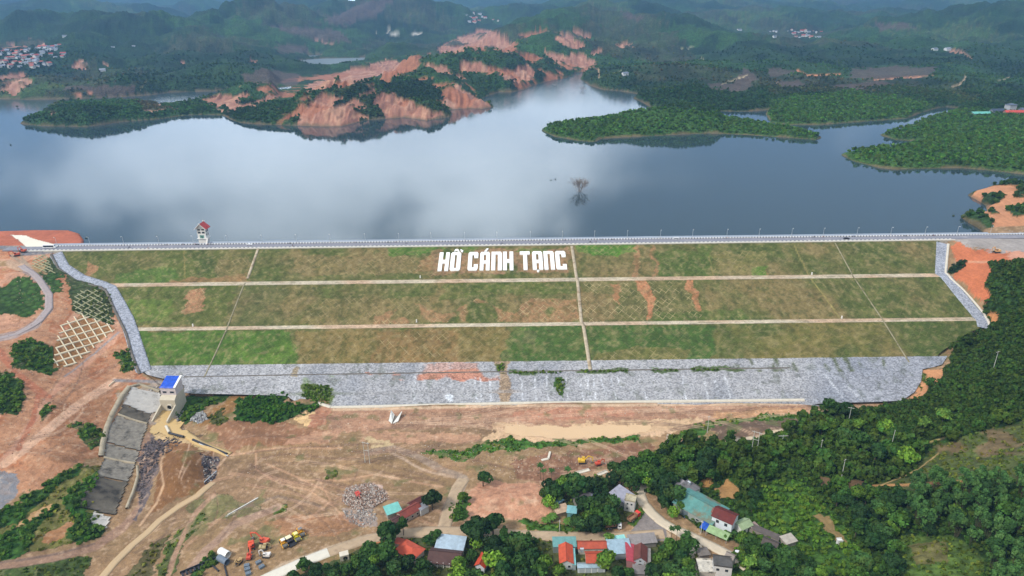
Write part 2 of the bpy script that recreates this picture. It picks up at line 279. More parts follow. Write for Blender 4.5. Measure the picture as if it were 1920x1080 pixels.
class MB:                       # collects shapes into one mesh
    def __init__(s): s.v = []; s.f = []; s.m = Matrix.Identity(4)
    def add(s, vs, fs):
        n = len(s.v); s.v += [tuple(s.m @ Vector(v)) for v in vs]; s.f += [tuple(i+n for i in f) for f in fs]; return s
    def box(s, x0, x1, y0, y1, z0, z1, tx=0, ty=0):
        mx = (x0+x1)/2; my = (y0+y1)/2
        v = [(x0, y0, z0), (x1, y0, z0), (x1, y1, z0), (x0, y1, z0)]+[(x+(mx-x)*tx, y+(my-y)*ty, z1) for x, y in ((x0, y0), (x1, y0), (x1, y1), (x0, y1))]
        return s.add(v, [(3, 2, 1, 0), (4, 5, 6, 7), (0, 1, 5, 4), (1, 2, 6, 5), (2, 3, 7, 6), (3, 0, 4, 7)])
    def tube(s, a, b, r0, r1=None, n=8, caps=True):
        r1 = r0 if r1 is None else r1; a = Vector(a); b = Vector(b); d = (b-a).normalized()
        u = d.orthogonal().normalized(); w = d.cross(u); v = []
        for c, r in ((a, r0), (b, r1)):
            for i in range(n):
                t = 2*math.pi*i/n; v.append(c+u*math.cos(t)*r+w*math.sin(t)*r)
        f = [(i, (i+1) % n, n+(i+1) % n, n+i) for i in range(n)]
        if caps: f += [tuple(range(n))[::-1], tuple(range(n, 2*n))]
        return s.add(v, f)
    def prism(s, pts, z0, z1):
        n = len(pts); v = [(x, y, z0) for x, y in pts]+[(x, y, z1) for x, y in pts]
        return s.add(v, [tuple(range(n))[::-1], tuple(range(n, 2*n))]+[(i, (i+1) % n, n+(i+1) % n, n+i) for i in range(n)])
    def gable(s, x0, x1, y0, y1, z0, h, t=.15, ov=.4):   # ridge along x, sheets with thickness
        ym = (y0+y1)/2; 
        for (ya, sg) in ((y0, -1), (y1, 1)):
            ye = ya+sg*ov; k = h/abs(ya-ym); ze = z0-ov*k; X0 = x0-ov; X1 = x1+ov
            yr = ym+sg*.0
            v = [(X0, ye, ze), (X1, ye, ze), (X1, yr, z0+h), (X0, yr, z0+h)]; v += [(a, b, c+t) for a, b, c in v]
            f = [(3, 2, 1, 0), (4, 5, 6, 7), (0, 1, 5, 4), (1, 2, 6, 5), (3, 0, 4, 7)]
            if sg > 0: f = [q[::-1] for q in f]
            s.add(v, f)
        return s
    def gwall(s, x, y0, y1, z0, h, t=.12):       # gable triangle
        ym = (y0+y1)/2
        return s.add([(x-t, y0, z0), (x-t, y1, z0), (x-t, ym, z0+h), (x+t, y0, z0), (x+t, y1, z0), (x+t, ym, z0+h)], [(0, 2, 1), (3, 4, 5), (0, 1, 4, 3), (1, 2, 5, 4), (2, 0, 3, 5)])
    def build(s, name, mat, parent=None, smooth=False, bevel=0, **k):
        me = bpy.data.meshes.new(name); me.from_pydata(s.v, [], s.f); me.materials.append(mat)
        if smooth: me.polygons.foreach_set('use_smooth', [True]*len(me.polygons))
        me.update(); o = put(bpy.data.objects.new(name, me), parent, **k)
        return o
def empty(name, loc, rz=0, label=None, cat=None, group=None, sc=1, parent=None):
    o = bpy.data.objects.new(name, None); o.empty_display_size = .5; o.location = loc; o.rotation_euler = (0, 0, rz); o.scale = (sc, sc, sc)
    return put(o, parent, label=label, cat=cat, group=group)
def copy_tree(o, parent=None):
    c = o.copy(); COL.objects.link(c)
    if parent is not None: c.parent = parent
    for ch in list(o.children): copy_tree(ch, c)
    return c
_M = {}
def newmat(name, rough=.9, spec=.3):
    m = bpy.data.materials.new(name); m.use_nodes = True; b = m.node_tree.nodes['Principled BSDF']
    b.inputs['Roughness'].default_value = rough; b.inputs['Specular IOR Level'].default_value = spec
    return m, m.node_tree, b
def mat(name, c, rough=.85, var=.18, scale=.6, metal=0, bump=0, stain=None):
    """weathered plain material: srgb colour with noise in brightness"""
    if name in _M: return _M[name]
    m, t, b = newmat(name, rough); _M[name] = m
    tc = t.nodes.new('ShaderNodeTexCoord'); n = t.nodes.new('ShaderNodeTexNoise'); n.inputs['Scale'].default_value = scale; n.inputs['Detail'].default_value = 6; n.inputs['Roughness'].default_value = .65
    t.links.new(tc.outputs['Object'], n.inputs[0])
    r = t.nodes.new('ShaderNodeMapRange'); r.inputs[1].default_value = .3; r.inputs[2].default_value = .7; r.inputs[3].default_value = 1-var; r.inputs[4].default_value = 1+var; t.links.new(n.outputs[0], r.inputs[0])
    x = t.nodes.new('ShaderNodeMix'); x.data_type = 'RGBA'; x.blend_type = 'MULTIPLY'; x.inputs[0].default_value = 1
    l = lin(c); x.inputs[6].default_value = (*l, 1); t.links.new(r.outputs[0], x.inputs[7]); src = x.outputs[2]
    if stain:
        n2 = t.nodes.new('ShaderNodeTexNoise'); n2.inputs['Scale'].default_value = stain[1]; n2.inputs['Detail'].default_value = 8; n2.inputs['Roughness'].default_value = .7; t.links.new(tc.outputs['Object'], n2.inputs[0])
        r2 = t.nodes.new('ShaderNodeMapRange'); r2.inputs[1].default_value = stain[2]; r2.inputs[2].default_value = stain[2]+.15; t.links.new(n2.outputs[0], r2.inputs[0])
        y = t.nodes.new('ShaderNodeMix'); y.data_type = 'RGBA'; t.links.new(r2.outputs[0], y.inputs[0]); t.links.new(src, y.inputs[6]); y.inputs[7].default_value = (*lin(stain[0]), 1); src = y.outputs[2]
    t.links.new(src, b.inputs['Base Color']); b.inputs['Metallic'].default_value = metal
    if bump:
        bp = t.nodes.new('ShaderNodeBump'); bp.inputs['Strength'].default_value = .6; bp.inputs['Distance'].default_value = bump; t.links.new(n.outputs[0], bp.inputs['Height']); t.links.new(bp.outputs[0], b.inputs['Normal'])
    return m
def roofmat(name, c, pitch=.35, kind='sheet', stain=None, axis=0):
    if name in _M: return _M[name]
    m = mat(name, c, .7, .22, .45, stain=stain or ((70, 62, 55), .25, .56)); t = m.node_tree; b = t.nodes['Principled BSDF']
    tc = t.nodes.new('ShaderNodeTexCoord'); w = t.nodes.new('ShaderNodeTexWave'); w.wave_profile = 'SIN'; w.bands_direction = 'X' if axis == 0 else 'Y'
    w.inputs['Scale'].default_value = .32/pitch; t.links.new(tc.outputs['Object'], w.inputs[0])
    bp = t.nodes.new('ShaderNodeBump'); bp.inputs['Strength'].default_value = 1; bp.inputs['Distance'].default_value = .08; t.links.new(w.outputs[0], bp.inputs['Height']); t.links.new(bp.outputs[0], b.inputs['Normal'])
    return m
def painted_mat(name, kind):
    """surface whose colour is the material painted per vertex, broken up by procedural detail"""
    m, t, b = newmat(name, .95, .2); nd = t.nodes; lk = t.links
    at = nd.new('ShaderNodeAttribute'); at.attribute_name = 'Col'; vg = nd.new('ShaderNodeAttribute'); vg.attribute_name = 'veg'
    tc = nd.new('ShaderNodeTexCoord')
    def noise(sc, det=6, ro=.65, stretch=None):
        n = nd.new('ShaderNodeTexNoise'); n.inputs['Scale'].default_value = sc; n.inputs['Detail'].default_value = det; n.inputs['Roughness'].default_value = ro
        if stretch:
            mp = nd.new('ShaderNodeMapping'); mp.inputs['Scale'].default_value = stretch[0]; mp.inputs['Rotation'].default_value = (0, 0, stretch[1]); lk.new(tc.outputs['Object'], mp.inputs[0]); lk.new(mp.outputs[0], n.inputs[0])
        else: lk.new(tc.outputs['Object'], n.inputs[0])
        return n
    def mr(src, a, bb, c, d):
        r = nd.new('ShaderNodeMapRange'); r.inputs[1].default_value = a; r.inputs[2].default_value = bb; r.inputs[3].default_value = c; r.inputs[4].default_value = d; lk.new(src, r.inputs[0]); return r.outputs[0]
    def mth(op, a, bb):
        q = nd.new('ShaderNodeMath'); q.operation = op
        for i, v in enumerate((a, bb)):
            if isinstance(v, (int, float)): q.inputs[i].default_value = v
            else: lk.new(v, q.inputs[i])
        return q.outputs[0]
    if kind == 'terrain':
        a = mr(noise(.05).outputs[0], .3, .7, .82, 1.18); bq = mr(noise(.5, 5, .8).outputs[0], .3, .7, .78, 1.22)
        tr = mr(noise(.35, 4, .6, ((1, .16, 1), 1.15)).outputs[0], .35, .65, .93, 1.07)
        tr2 = mr(noise(.35, 4, .6, ((1, .07, 1), -1.0)).outputs[0], .35, .65, .9, 1.1)
        dirt = mth('MULTIPLY', mth('MULTIPLY', a, bq), mth('MULTIPLY', tr, mr(noise(2.2, 4, .8).outputs[0], .3, .7, .85, 1.15)))
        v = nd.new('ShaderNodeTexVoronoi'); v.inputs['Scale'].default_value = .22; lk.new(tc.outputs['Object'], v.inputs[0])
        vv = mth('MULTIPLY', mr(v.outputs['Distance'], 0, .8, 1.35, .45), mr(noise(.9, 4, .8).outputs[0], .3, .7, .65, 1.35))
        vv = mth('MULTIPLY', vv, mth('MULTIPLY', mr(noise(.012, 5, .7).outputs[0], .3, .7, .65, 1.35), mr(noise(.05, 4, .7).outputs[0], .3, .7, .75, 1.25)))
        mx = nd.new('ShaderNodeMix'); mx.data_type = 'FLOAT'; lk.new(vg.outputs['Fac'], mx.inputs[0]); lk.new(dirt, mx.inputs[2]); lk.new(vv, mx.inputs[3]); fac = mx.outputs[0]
        hgt = mth('MULTIPLY', mth('MULTIPLY', mr(v.outputs['Distance'], 0, .8, 1, 0), vg.outputs['Fac']), 4.0)
        hgt = mth('ADD', hgt, mth('MULTIPLY', noise(.4, 6, .75).outputs[0], 1.2))
        dist = 1.0
    elif kind == 'grass':
        a = mth('MULTIPLY', mr(noise(.06, 5, .6).outputs[0], .3, .7, .85, 1.15), mr(noise(.28, 4, .7).outputs[0], .3, .7, .75, 1.25)); bq = mr(noise(.9, 5, .85).outputs[0], .3, .7, .6, 1.4)
        fac = mth('MULTIPLY', a, bq)
        hgt = noise(1.2, 4, .8).outputs[0]; dist = .25
    elif kind == 'rock':
        v = nd.new('ShaderNodeTexVoronoi'); v.inputs['Scale'].default_value = 1.1; lk.new(tc.outputs['Object'], v.inputs[0])
        sp = nd.new('ShaderNodeSeparateColor'); lk.new(v.outputs['Color'], sp.inputs[0])
        fac = mth('MULTIPLY', mr(sp.outputs[0], 0, 1, .62, 1.38), mr(noise(.07).outputs[0], .3, .7, .88, 1.12))
        hgt = v.outputs['Distance']; dist = .35
    mul = nd.new('ShaderNodeMix'); mul.data_type = 'RGBA'; mul.blend_type = 'MULTIPLY'; mul.inputs[0].default_value = 1
    lk.new(at.outputs['Color'], mul.inputs[6]); lk.new(fac, mul.inputs[7]); lk.new(mul.outputs[2], b.inputs['Base Color'])
    bp = nd.new('ShaderNodeBump'); bp.inputs['Strength'].default_value = .7; bp.inputs['Distance'].default_value = dist; lk.new(hgt, bp.inputs['Height']); lk.new(bp.outputs[0], b.inputs['Normal'])
    return m
# ---------------------------------------------------------------- painting of the ground
RED = (180, 132, 100); ORG = (168, 106, 72); TAN = (144, 118, 86); SAND = (205, 172, 136); GRN = (62, 94, 38); LGR = (92, 116, 48); DGR = (34, 56, 28); GREY = (140, 136, 134)
def paint_near(X, Y, px, py):
    n1 = fbm(X/14, Y/14, 4, 2.); n2 = fbm(X/14, Y/14, 4, 52.); n3 = fbm(X/50, Y/50, 4, 9.)
    n1b = fbm(X/3.2, Y/3.2, 3, 12.); n2b = fbm(X/3.2, Y/3.2, 3, 62.); qx = px+n1*34+n1b*16; qy = py+n2*20+n2b*10
    C = np.empty(X.shape+(3,)); veg = np.zeros(X.shape); C[:] = lin(TAN)
    def mixc(m, c, v=None):
        m = np.asarray(m, float)[..., None]; C[:] = C*(1-m)+lin(c)*m
        if v is not None: veg[:] = veg*(1-m[..., 0])+v*m[..., 0]
    def reg(poly, c, v=0.0, k=1.0, raw=False, thr=None):
        m = inpoly(px if raw else qx, py if raw else qy, poly).astype(float)*k
        if thr is not None: m = m*sm(thr-.04, thr+.04, n3*1.0+n1*.7)
        mixc(m, c, v)
    def trk(pts, w, c, k=1.0, v=0.0, j=.25):
        xs = [p[0] for p in pts]; ys = [p[1] for p in pts]; b = (px > min(xs)-40) & (px < max(xs)+40) & (py > min(ys)-40) & (py < max(ys)+40)
        if not b.any(): return
        d = np.full(px.shape, 1e6); d[b] = segdist((px+n1*34*j)[b], ((py+n2*20*j)[b])*1.0, pts)
        mixc(sm(w/2+1.2, w/2-1.2, d)*k, c, v)
    globals()['_trk'] = trk
    n6 = fbm(X/7, Y/4, 4, 21.); n7 = fbm(X/2, Y/2, 3, 91.); mixc(sm(-.05, .15, n3)*.5, (130, 104, 82)); mixc(sm(.0, .2, fbm(X/30, Y/30, 3, 77))*.45, (164, 130, 96))
    # left, excavated red bank
    reg([(-900, 400), (100, 465), (115, 520), (205, 540), (245, 640), (285, 715), (225, 735), (195, 850), (150, 870), (60, 920), (-900, 1300)], RED)
    reg([(-900, 400), (100, 465), (115, 520), (205, 540), (245, 640), (285, 715), (225, 735), (195, 850), (150, 870), (60, 920), (-900, 1300)], ORG, thr=.02, k=.75)
    reg([(-900, 400), (200, 400), (205, 540), (245, 640), (225, 735), (150, 870), (-900, 1300)], (200, 158, 132), thr=.12, k=.7)
    reg([(100, 760), (230, 740), (205, 850), (150, 870), (90, 860)], (150, 108, 78), k=.7)
    reg([(0, 885), (35, 890), (30, 930), (0, 960), (-200, 1000), (-200, 900)], (128, 128, 132))
    reg([(0, 520), (-200, 560), (-200, 640), (60, 610), (80, 590), (20, 600), (0, 540)], (196, 148, 120), k=.8)
    reg([(0, 487), (30, 495), (70, 490), (100, 500), (98, 515), (60, 520), (20, 500), (0, 505)], (150, 126, 84), k=.8)
    reg([(95, 500), (125, 508), (150, 530), (200, 545), (200, 555), (140, 545), (100, 520)], ORG, k=.8)
    reg([(-200, 435), (30, 436), (60, 445), (95, 462), (60, 466), (25, 468), (-200, 465)], (134, 132, 128), raw=True)
    reg([(-900, 425), (0, 436), (70, 434), (130, 434), (152, 440), (160, 460), (110, 462), (60, 448), (20, 440), (-900, 436)], (178, 104, 78), raw=True)
    trk([(0, 462), (20, 468), (40, 476), (95, 472)], 7, (120, 122, 128)); trk([(22, 480), (55, 500), (35, 475)], 6, (160, 140, 120))
    trk([(40, 500), (75, 525), (92, 555), (90, 580), (70, 605), (30, 628), (-30, 640), (-200, 660)], 15, (158, 140, 134))
    trk([(40, 500), (75, 525), (92, 555), (90, 580), (70, 605), (30, 628), (-30, 640)], 3, (188, 170, 160)); 
    trk([(20, 495), (40, 502)], 16, (180, 150, 125)); trk([(225, 620), (190, 655), (150, 690), (100, 735), (60, 790), (20, 850), (-60, 930)], 13, (190, 142, 116)); trk([(222, 624), (150, 683), (120, 705)], 3, (150, 145, 145))
    trk([(215, 715), (160, 750), (110, 790), (60, 830), (10, 870)], 16, (205, 164, 136)); trk([(0, 660), (30, 700), (70, 730), (90, 745)], 14, (180, 116, 88)); trk([(75, 730), (60, 790), (35, 840)], 10, (176, 112, 84))
    trk([(215, 713), (300, 716)], 6, (140, 134, 134), j=.1)
    for q in ([(0, 540), (38, 519), (72, 530), (84, 560), (78, 580), (50, 592), (-100, 590), (-100, 545)], [(75, 512), (100, 508), (116, 525), (112, 548), (97, 560)], [(18, 650), (50, 643), (97, 648), (99, 690), (90, 705), (60, 696), (25, 690)], [(-100, 690), (0, 697), (40, 715), (46, 740), (28, 780), (-100, 775)], [(72, 785), (92, 757), (100, 772), (82, 790)], [(150, 792), (185, 792), (194, 830), (182, 846), (158, 830)], [(222, 660), (240, 658), (248, 692), (224, 696)], [(128, 795), (150, 790), (150, 802), (132, 802)]): reg(q, GRN, .9)
    reg([(50, 500), (118, 475), (130, 490), (205, 545), (210, 590), (212, 615), (140, 580), (120, 520), (60, 490)], (60, 76, 40), .6)
    reg([(100, 650), (150, 590), (215, 615), (135, 688), (98, 690)], (150, 108, 66), raw=True)
    # lower left: planted strips
    reg([(-300, 960), (0, 965), (60, 920), (140, 870), (195, 870), (190, 940), (200, 990), (180, 1010), (60, 1035), (-300, 1080)], (112, 112, 58), .5)
    for q in ([(-200, 1000), (0, 965), (60, 922), (120, 885), (148, 872), (152, 885), (110, 915), (70, 950), (30, 985), (-200, 1040)], [(120, 935), (160, 905), (192, 872), (196, 885), (175, 930), (165, 965), (200, 990), (185, 1010), (140, 1022), (120, 1010), (145, 985), (130, 960)], [(-200, 1050), (0, 1010), (50, 985), (110, 945), (112, 955), (60, 995), (70, 1020), (30, 1048), (-200, 1075)]): reg(q, (56, 92, 36), .9)
    reg([(30, 985), (100, 945), (108, 950), (60, 980), (28, 992)], (180, 144, 100)); reg([(95, 1000), (130, 980), (145, 985), (110, 1015), (90, 1020)], (165, 112, 78), k=.8)
    reg([(-200, 1065), (60, 1050), (180, 1045), (160, 1090), (-200, 1150)], (74, 92, 46), .7)
    trk([(-80, 1075), (0, 1060), (100, 1045), (180, 1025), (230, 990), (262, 950), (270, 900), (265, 840), (290, 805)], 16, (150, 120, 100)); trk([(-80, 1070), (0, 1055), (100, 1040), (178, 1020)], 4, (120, 100, 88))
    # pit with dark spoil
    reg([(265, 835), (290, 815), (330, 812), (345, 820), (300, 850), (285, 900), (262, 960), (250, 975), (255, 900)], (96, 88, 90)); reg([(340, 818), (400, 850), (412, 880), (395, 905), (320, 945), (280, 965), (290, 900), (310, 840)], (128, 92, 60))
    reg([(375, 860), (410, 860), (405, 895), (385, 912)], (92, 84, 88)); trk([(310, 838), (300, 870), (306, 910), (292, 945), (262, 985)], 4, (190, 156, 124))
    reg([(300, 715), (345, 720), (345, 745), (335, 800), (300, 800), (260, 790), (250, 760), (225, 740)], (168, 160, 152), k=.6)
    reg([(280, 780), (300, 765), (330, 790), (400, 850), (350, 830), (290, 825)], (196, 168, 124))
    reg([(345, 745), (430, 736), (442, 742), (385, 762), (350, 790), (330, 790)], GRN, .9); reg([(405, 765), (440, 745), (470, 735), (470, 745), (450, 760), (420, 800), (395, 800), (370, 790)], (140, 104, 62)); reg([(395, 775), (425, 770), (425, 800), (400, 805)], (74, 80, 40), .6)
    reg([(446, 760), (470, 742), (540, 730), (545, 757), (575, 757), (592, 765), (560, 780), (530, 795), (470, 805), (448, 795)], (52, 90, 34), .95)
    reg([(545, 790), (585, 770), (592, 775), (570, 796)], (214, 180, 130)); reg([(590, 765), (617, 768), (610, 800), (575, 806), (570, 795)], (168, 118, 92))
    reg([(380, 800), (450, 790), (580, 800), (620, 810), (560, 830), (450, 840), (430, 850)], (140, 102, 76)); reg([(335, 790), (380, 815), (365, 820), (335, 805)], (90, 76, 60))
    # ground below the toe
    reg([(620, 764), (760, 762), (960, 757), (1510, 753), (1522, 775), (1400, 788), (1250, 800), (960, 800), (620, 812)], (170, 130, 104))
    reg([(620, 776), (780, 774), (940, 780), (930, 800), (760, 808), (620, 810)], (140, 110, 88), thr=-.05, k=.8); reg([(960, 770), (1180, 768), (1180, 785), (960, 788)], (182, 128, 102), k=.8)
    reg([(1340, 775), (1500, 762), (1520, 778), (1400, 790), (1340, 790)], (194, 150, 112))
    reg([(925, 797), (960, 790), (1060, 796), (1180, 790), (1300, 785), (1330, 792), (1290, 800), (1230, 815), (1180, 823), (1060, 827), (960, 832), (915, 838), (905, 825), (935, 812)], SAND)
    reg([(560, 812), (700, 812), (900, 815), (900, 828), (700, 830), (560, 828), (520, 835)], (182, 140, 112), thr=-.1, k=.8)
    reg([(690, 825), (740, 822), (745, 835), (700, 846)], (196, 172, 132), thr=-.1)
    trk([(625, 768), (960, 761), (1500, 757)], 5, (206, 176, 146), j=.1)
    for q in ([(788, 850), (830, 843), (870, 845), (900, 832), (960, 822), (1000, 828), (1080, 828), (1195, 820), (1200, 828), (1080, 836), (980, 844), (960, 848), (900, 850), (865, 862), (815, 858)], [(1255, 818), (1330, 793), (1400, 784), (1480, 776), (1530, 775), (1520, 785), (1420, 793), (1345, 803), (1290, 822)]): reg(q, (70, 112, 44), .8)
    reg([(1335, 803), (1420, 792), (1510, 786), (1480, 803), (1420, 812), (1350, 828)], (104, 86, 72)); trk([(1345, 836), (1380, 826), (1420, 820), (1465, 808)], 9, (205, 190, 165), j=.4)
    reg([(965, 858), (1080, 845), (1215, 830), (1225, 850), (1225, 870), (1150, 870), (1080, 895), (1020, 910), (960, 895)], (132, 96, 74)); reg([(1080, 865), (1150, 850), (1160, 865), (1090, 878)], (182, 146, 120), k=.7)
    reg([(880, 930), (900, 905), (1000, 905), (1035, 940), (1035, 960), (985, 978), (880, 972)], (188, 138, 110)); reg([(905, 920), (940, 912), (1000, 925), (1025, 950), (960, 960), (900, 950)], (208, 168, 138), thr=.0, k=.7)
    trk([(690, 850), (740, 840), (780, 855), (830, 880), (870, 895), (850, 920), (835, 950), (825, 990)], 12, (150, 130, 112)); trk([(730, 845), (790, 880), (850, 893)], 5, (178, 152, 128))
    for i, q in enumerate([[(420, 855), (520, 840), (640, 840)], [(460, 850), (560, 838), (720, 832)], [(480, 850), (480, 880), (520, 905), (580, 920), (625, 950), (660, 985)], [(470, 870), (540, 915), (600, 950), (640, 980)], [(500, 870), (580, 905), (640, 935)], [(700, 880), (760, 895), (820, 900)], [(710, 890), (780, 905), (830, 912)], [(880, 860), (960, 880), (1080, 890)], [(560, 900), (640, 900), (700, 890)], [(490, 860), (540, 850), (640, 860)], [(600, 900), (620, 940), (560, 990)]]): trk(q, 3.5, ((206, 162, 130), (118, 92, 76))[i % 2], .6, j=.15)
    reg([(635, 925), (690, 905), (728, 935), (700, 955), (650, 955)], (196, 170, 156)); reg([(640, 958), (700, 955), (700, 985), (660, 980)], (150, 140, 136), k=.7)
    reg([(500, 980), (560, 970), (640, 965), (690, 975), (640, 1000), (560, 1010)], (176, 122, 88), k=.5)
    reg([(360, 940), (410, 930), (480, 945), (500, 960), (430, 975), (385, 980), (365, 985)], (106, 112, 70), .5, k=.7); trk([(425, 968), (480, 935)], 2.5, (200, 196, 190), j=.05)
    reg([(505, 952), (532, 946), (534, 962), (512, 968)], (78, 110, 44), .8); reg([(615, 880), (640, 882), (640, 892), (620, 896)], (90, 104, 50), .7)
    reg([(290, 1080), (330, 1000), (370, 960), (385, 965), (345, 1020), (310, 1090)], (84, 106, 50), .8, k=.9); reg([(230, 1090), (300, 1010), (325, 1000), (280, 1090)], (78, 84, 48), .7, k=.8); reg([(345, 1085), (400, 1035), (420, 1045), (380, 1090)], (60, 92, 40), .9)
    trk([(300, 1120), (320, 1060), (345, 1000), (370, 960), (400, 930)], 9, (164, 132, 108)); trk([(320, 1110), (380, 1040), (440, 985), (520, 950)], 14, (160, 132, 112)); trk([(430, 960), (520, 930), (600, 950)], 6, (120, 104, 92), .6)
    reg([(560, 1060), (600, 1040), (700, 1000), (740, 1010), (700, 1060), (640, 1090), (560, 1120)], (128, 104, 70), .3); reg([(680, 1010), (720, 1000), (712, 1035), (690, 1045)], (186, 120, 76))
    trk([(465, 1110), (530, 1065), (610, 1035), (690, 1010), (760, 1000), (880, 997), (1000, 1005), (1180, 1005), (1250, 1005)], 17, (176, 156, 132), j=.15)
    trk([(835, 990), (850, 940), (870, 900)], 22, (158, 140, 122))
    rt_ = random.Random(3)
    for k in range(120):
        zx, zy, an, ln, zc = rt_.choice([(520, 880, 12, 260, 0), (600, 930, 35, 170, 0), (740, 900, 8, 170, 0), (560, 960, 40, 120, 0), (640, 850, -6, 260, 0), (430, 1000, -48, 180, 1), (500, 980, -25, 160, 1), (250, 1040, -45, 150, 1), (1050, 880, -8, 200, 0), (800, 790, -2, 500, 0), (1150, 775, -2, 500, 2), (60, 760, -42, 180, 3), (100, 830, -35, 150, 3), (330, 900, -70, 110, 1), (960, 940, -20, 90, 2), (360, 900, -60, 90, 1)])
        x = zx+rt_.gauss(0, 55); y = zy+rt_.gauss(0, 16); a = R(an+rt_.gauss(0, 7)); L_ = ln*rt_.uniform(.5, 1.1); cv = rt_.gauss(0, .5); pts = []
        for i in range(7):
            pts.append((x, y)); a += cv/7; x += math.cos(a)*L_/7; y += math.sin(a)*L_/7*.7
        cl_ = rt_.choice(((206, 172, 144), (112, 90, 76), (190, 150, 122), (130, 100, 80)))
        for o_ in (0, 3.2): trk([(p[0], p[1]+o_) for p in pts], 1.25, cl_, .75, j=.1)
    mixc((1-veg)*sm(.06, .22, n6)*.22, (120, 90, 68)); mixc((1-veg)*sm(-.06, -.22, n6)*.16, (200, 162, 130)); mixc((1-veg)*sm(.14, .22, n7)*.3, (208, 178, 150)); mixc((1-veg)*sm(-.14, -.22, n7)*.3, (96, 74, 58)); mixc((1-veg)*sm(.16, .26, fbm(X/11, Y/11, 4, 71.))*(px > 330)*.55, (96, 104, 62))
    # village greens
    for q in ([(970, 975), (1060, 985), (1130, 985), (1160, 992), (1130, 1000), (985, 995)], [(845, 950), (860, 920), (880, 925), (880, 970), (845, 980)]): reg(q, (72, 108, 44), .8)
    reg([(1165, 985), (1185, 960), (1205, 955), (1212, 975), (1195, 990)], (84, 120, 48), .8); reg([(1180, 1000), (1210, 960), (1250, 990), (1250, 1015), (1190, 1012)], (128, 120, 116), raw=True)
    reg([(1040, 940), (1130, 890), (1195, 930), (1190, 980), (1060, 980)], (86, 92, 52), .5)
    reg([(680, 1030), (760, 1010), (1240, 1012), (1310, 1030), (1300, 1300), (400, 1300), (560, 1080)], (66, 84, 44), .7, k=.85)
    # right: wooded hill
    reg([(1205, 880), (1225, 850), (1260, 828), (1350, 832), (1450, 815), (1530, 775), (1590, 770), (1700, 752), (1735, 745), (1768, 700), (1772, 676), (1815, 640), (1848, 620), (1850, 520), (1862, 490), (1930, 480), (2600, 440), (2900, 1300), (1320, 1300), (1420, 1040), (1330, 1000), (1250, 940), (1205, 915)], (50, 76, 32), 1.)
    reg([(1360, 1060), (1450, 900), (1500, 900), (1590, 990), (1620, 1060), (1560, 1090), (1380, 1110)], (66, 98, 38), .9)
    reg([(1630, 915), (1700, 885), (1760, 830), (1860, 805), (1930, 783), (2100, 760), (2100, 900), (1930, 905), (1780, 912), (1660, 918)], (86, 96, 52), .7)
    reg([(1700, 850), (1800, 825), (1930, 785), (1930, 880), (1740, 890)], (124, 102, 76), .4, thr=.0, k=.8); trk([(1635, 912), (1700, 908), (1770, 905), (1850, 900)], 5, (168, 124, 82)); trk([(1700, 860), (1740, 830), (1800, 812)], 4, (150, 134, 86)); trk([(1640, 915), (1720, 880), (1760, 850)], 2.5, (165, 140, 95))
    reg([(1330, 920), (1370, 898), (1385, 920), (1370, 940), (1345, 935)], (158, 120, 76)); reg([(1300, 900), (1330, 893), (1330, 915), (1305, 915)], (170, 128, 76)); reg([(1540, 895), (1625, 905), (1600, 920), (1545, 910)], (130, 96, 76), k=.7)
    reg([(1525, 960), (1560, 965), (1590, 1020), (1585, 1030), (1550, 1000)], (150, 120, 84), k=.8)
    reg([(1680, 1005), (1790, 1000), (1850, 1060), (1840, 1110), (1680, 1110)], (82, 104, 48), .8); reg([(1700, 1020), (1760, 1015), (1780, 1055), (1720, 1060)], (104, 100, 60), .6)
    # right abutment
    reg([(1775, 446), (1790, 441), (2300, 430), (2300, 500), (1925, 478), (1860, 476), (1820, 460), (1785, 453)], (160, 152, 146)); reg([(1783, 455), (1805, 458), (1835, 468), (1865, 475), (1900, 478), (1930, 490), (1860, 492), (1852, 530), (1858, 562), (1840, 560), (1810, 535), (1790, 520), (1785, 490)], (190, 112, 76)); reg([(1890, 474), (1960, 468), (2200, 470), (2200, 520), (1920, 496)], (204, 148, 122))
    reg([(1795, 490), (1808, 492), (1800, 512), (1782, 518), (1778, 505)], DGR, .9); trk([(1815, 492), (1860, 490)], 3, (196, 148, 118))
    reg([(1853, 590), (1872, 588), (1868, 610), (1856, 612)], (190, 130, 84)); reg([(1725, 692), (1768, 690), (1756, 725), (1725, 745), (1700, 752), (1732, 715)], (196, 140, 98))
    reg([(1712, 695), (1730, 695), (1738, 720), (1722, 745), (1735, 722)], (96, 112, 58), .7)
    return C, veg
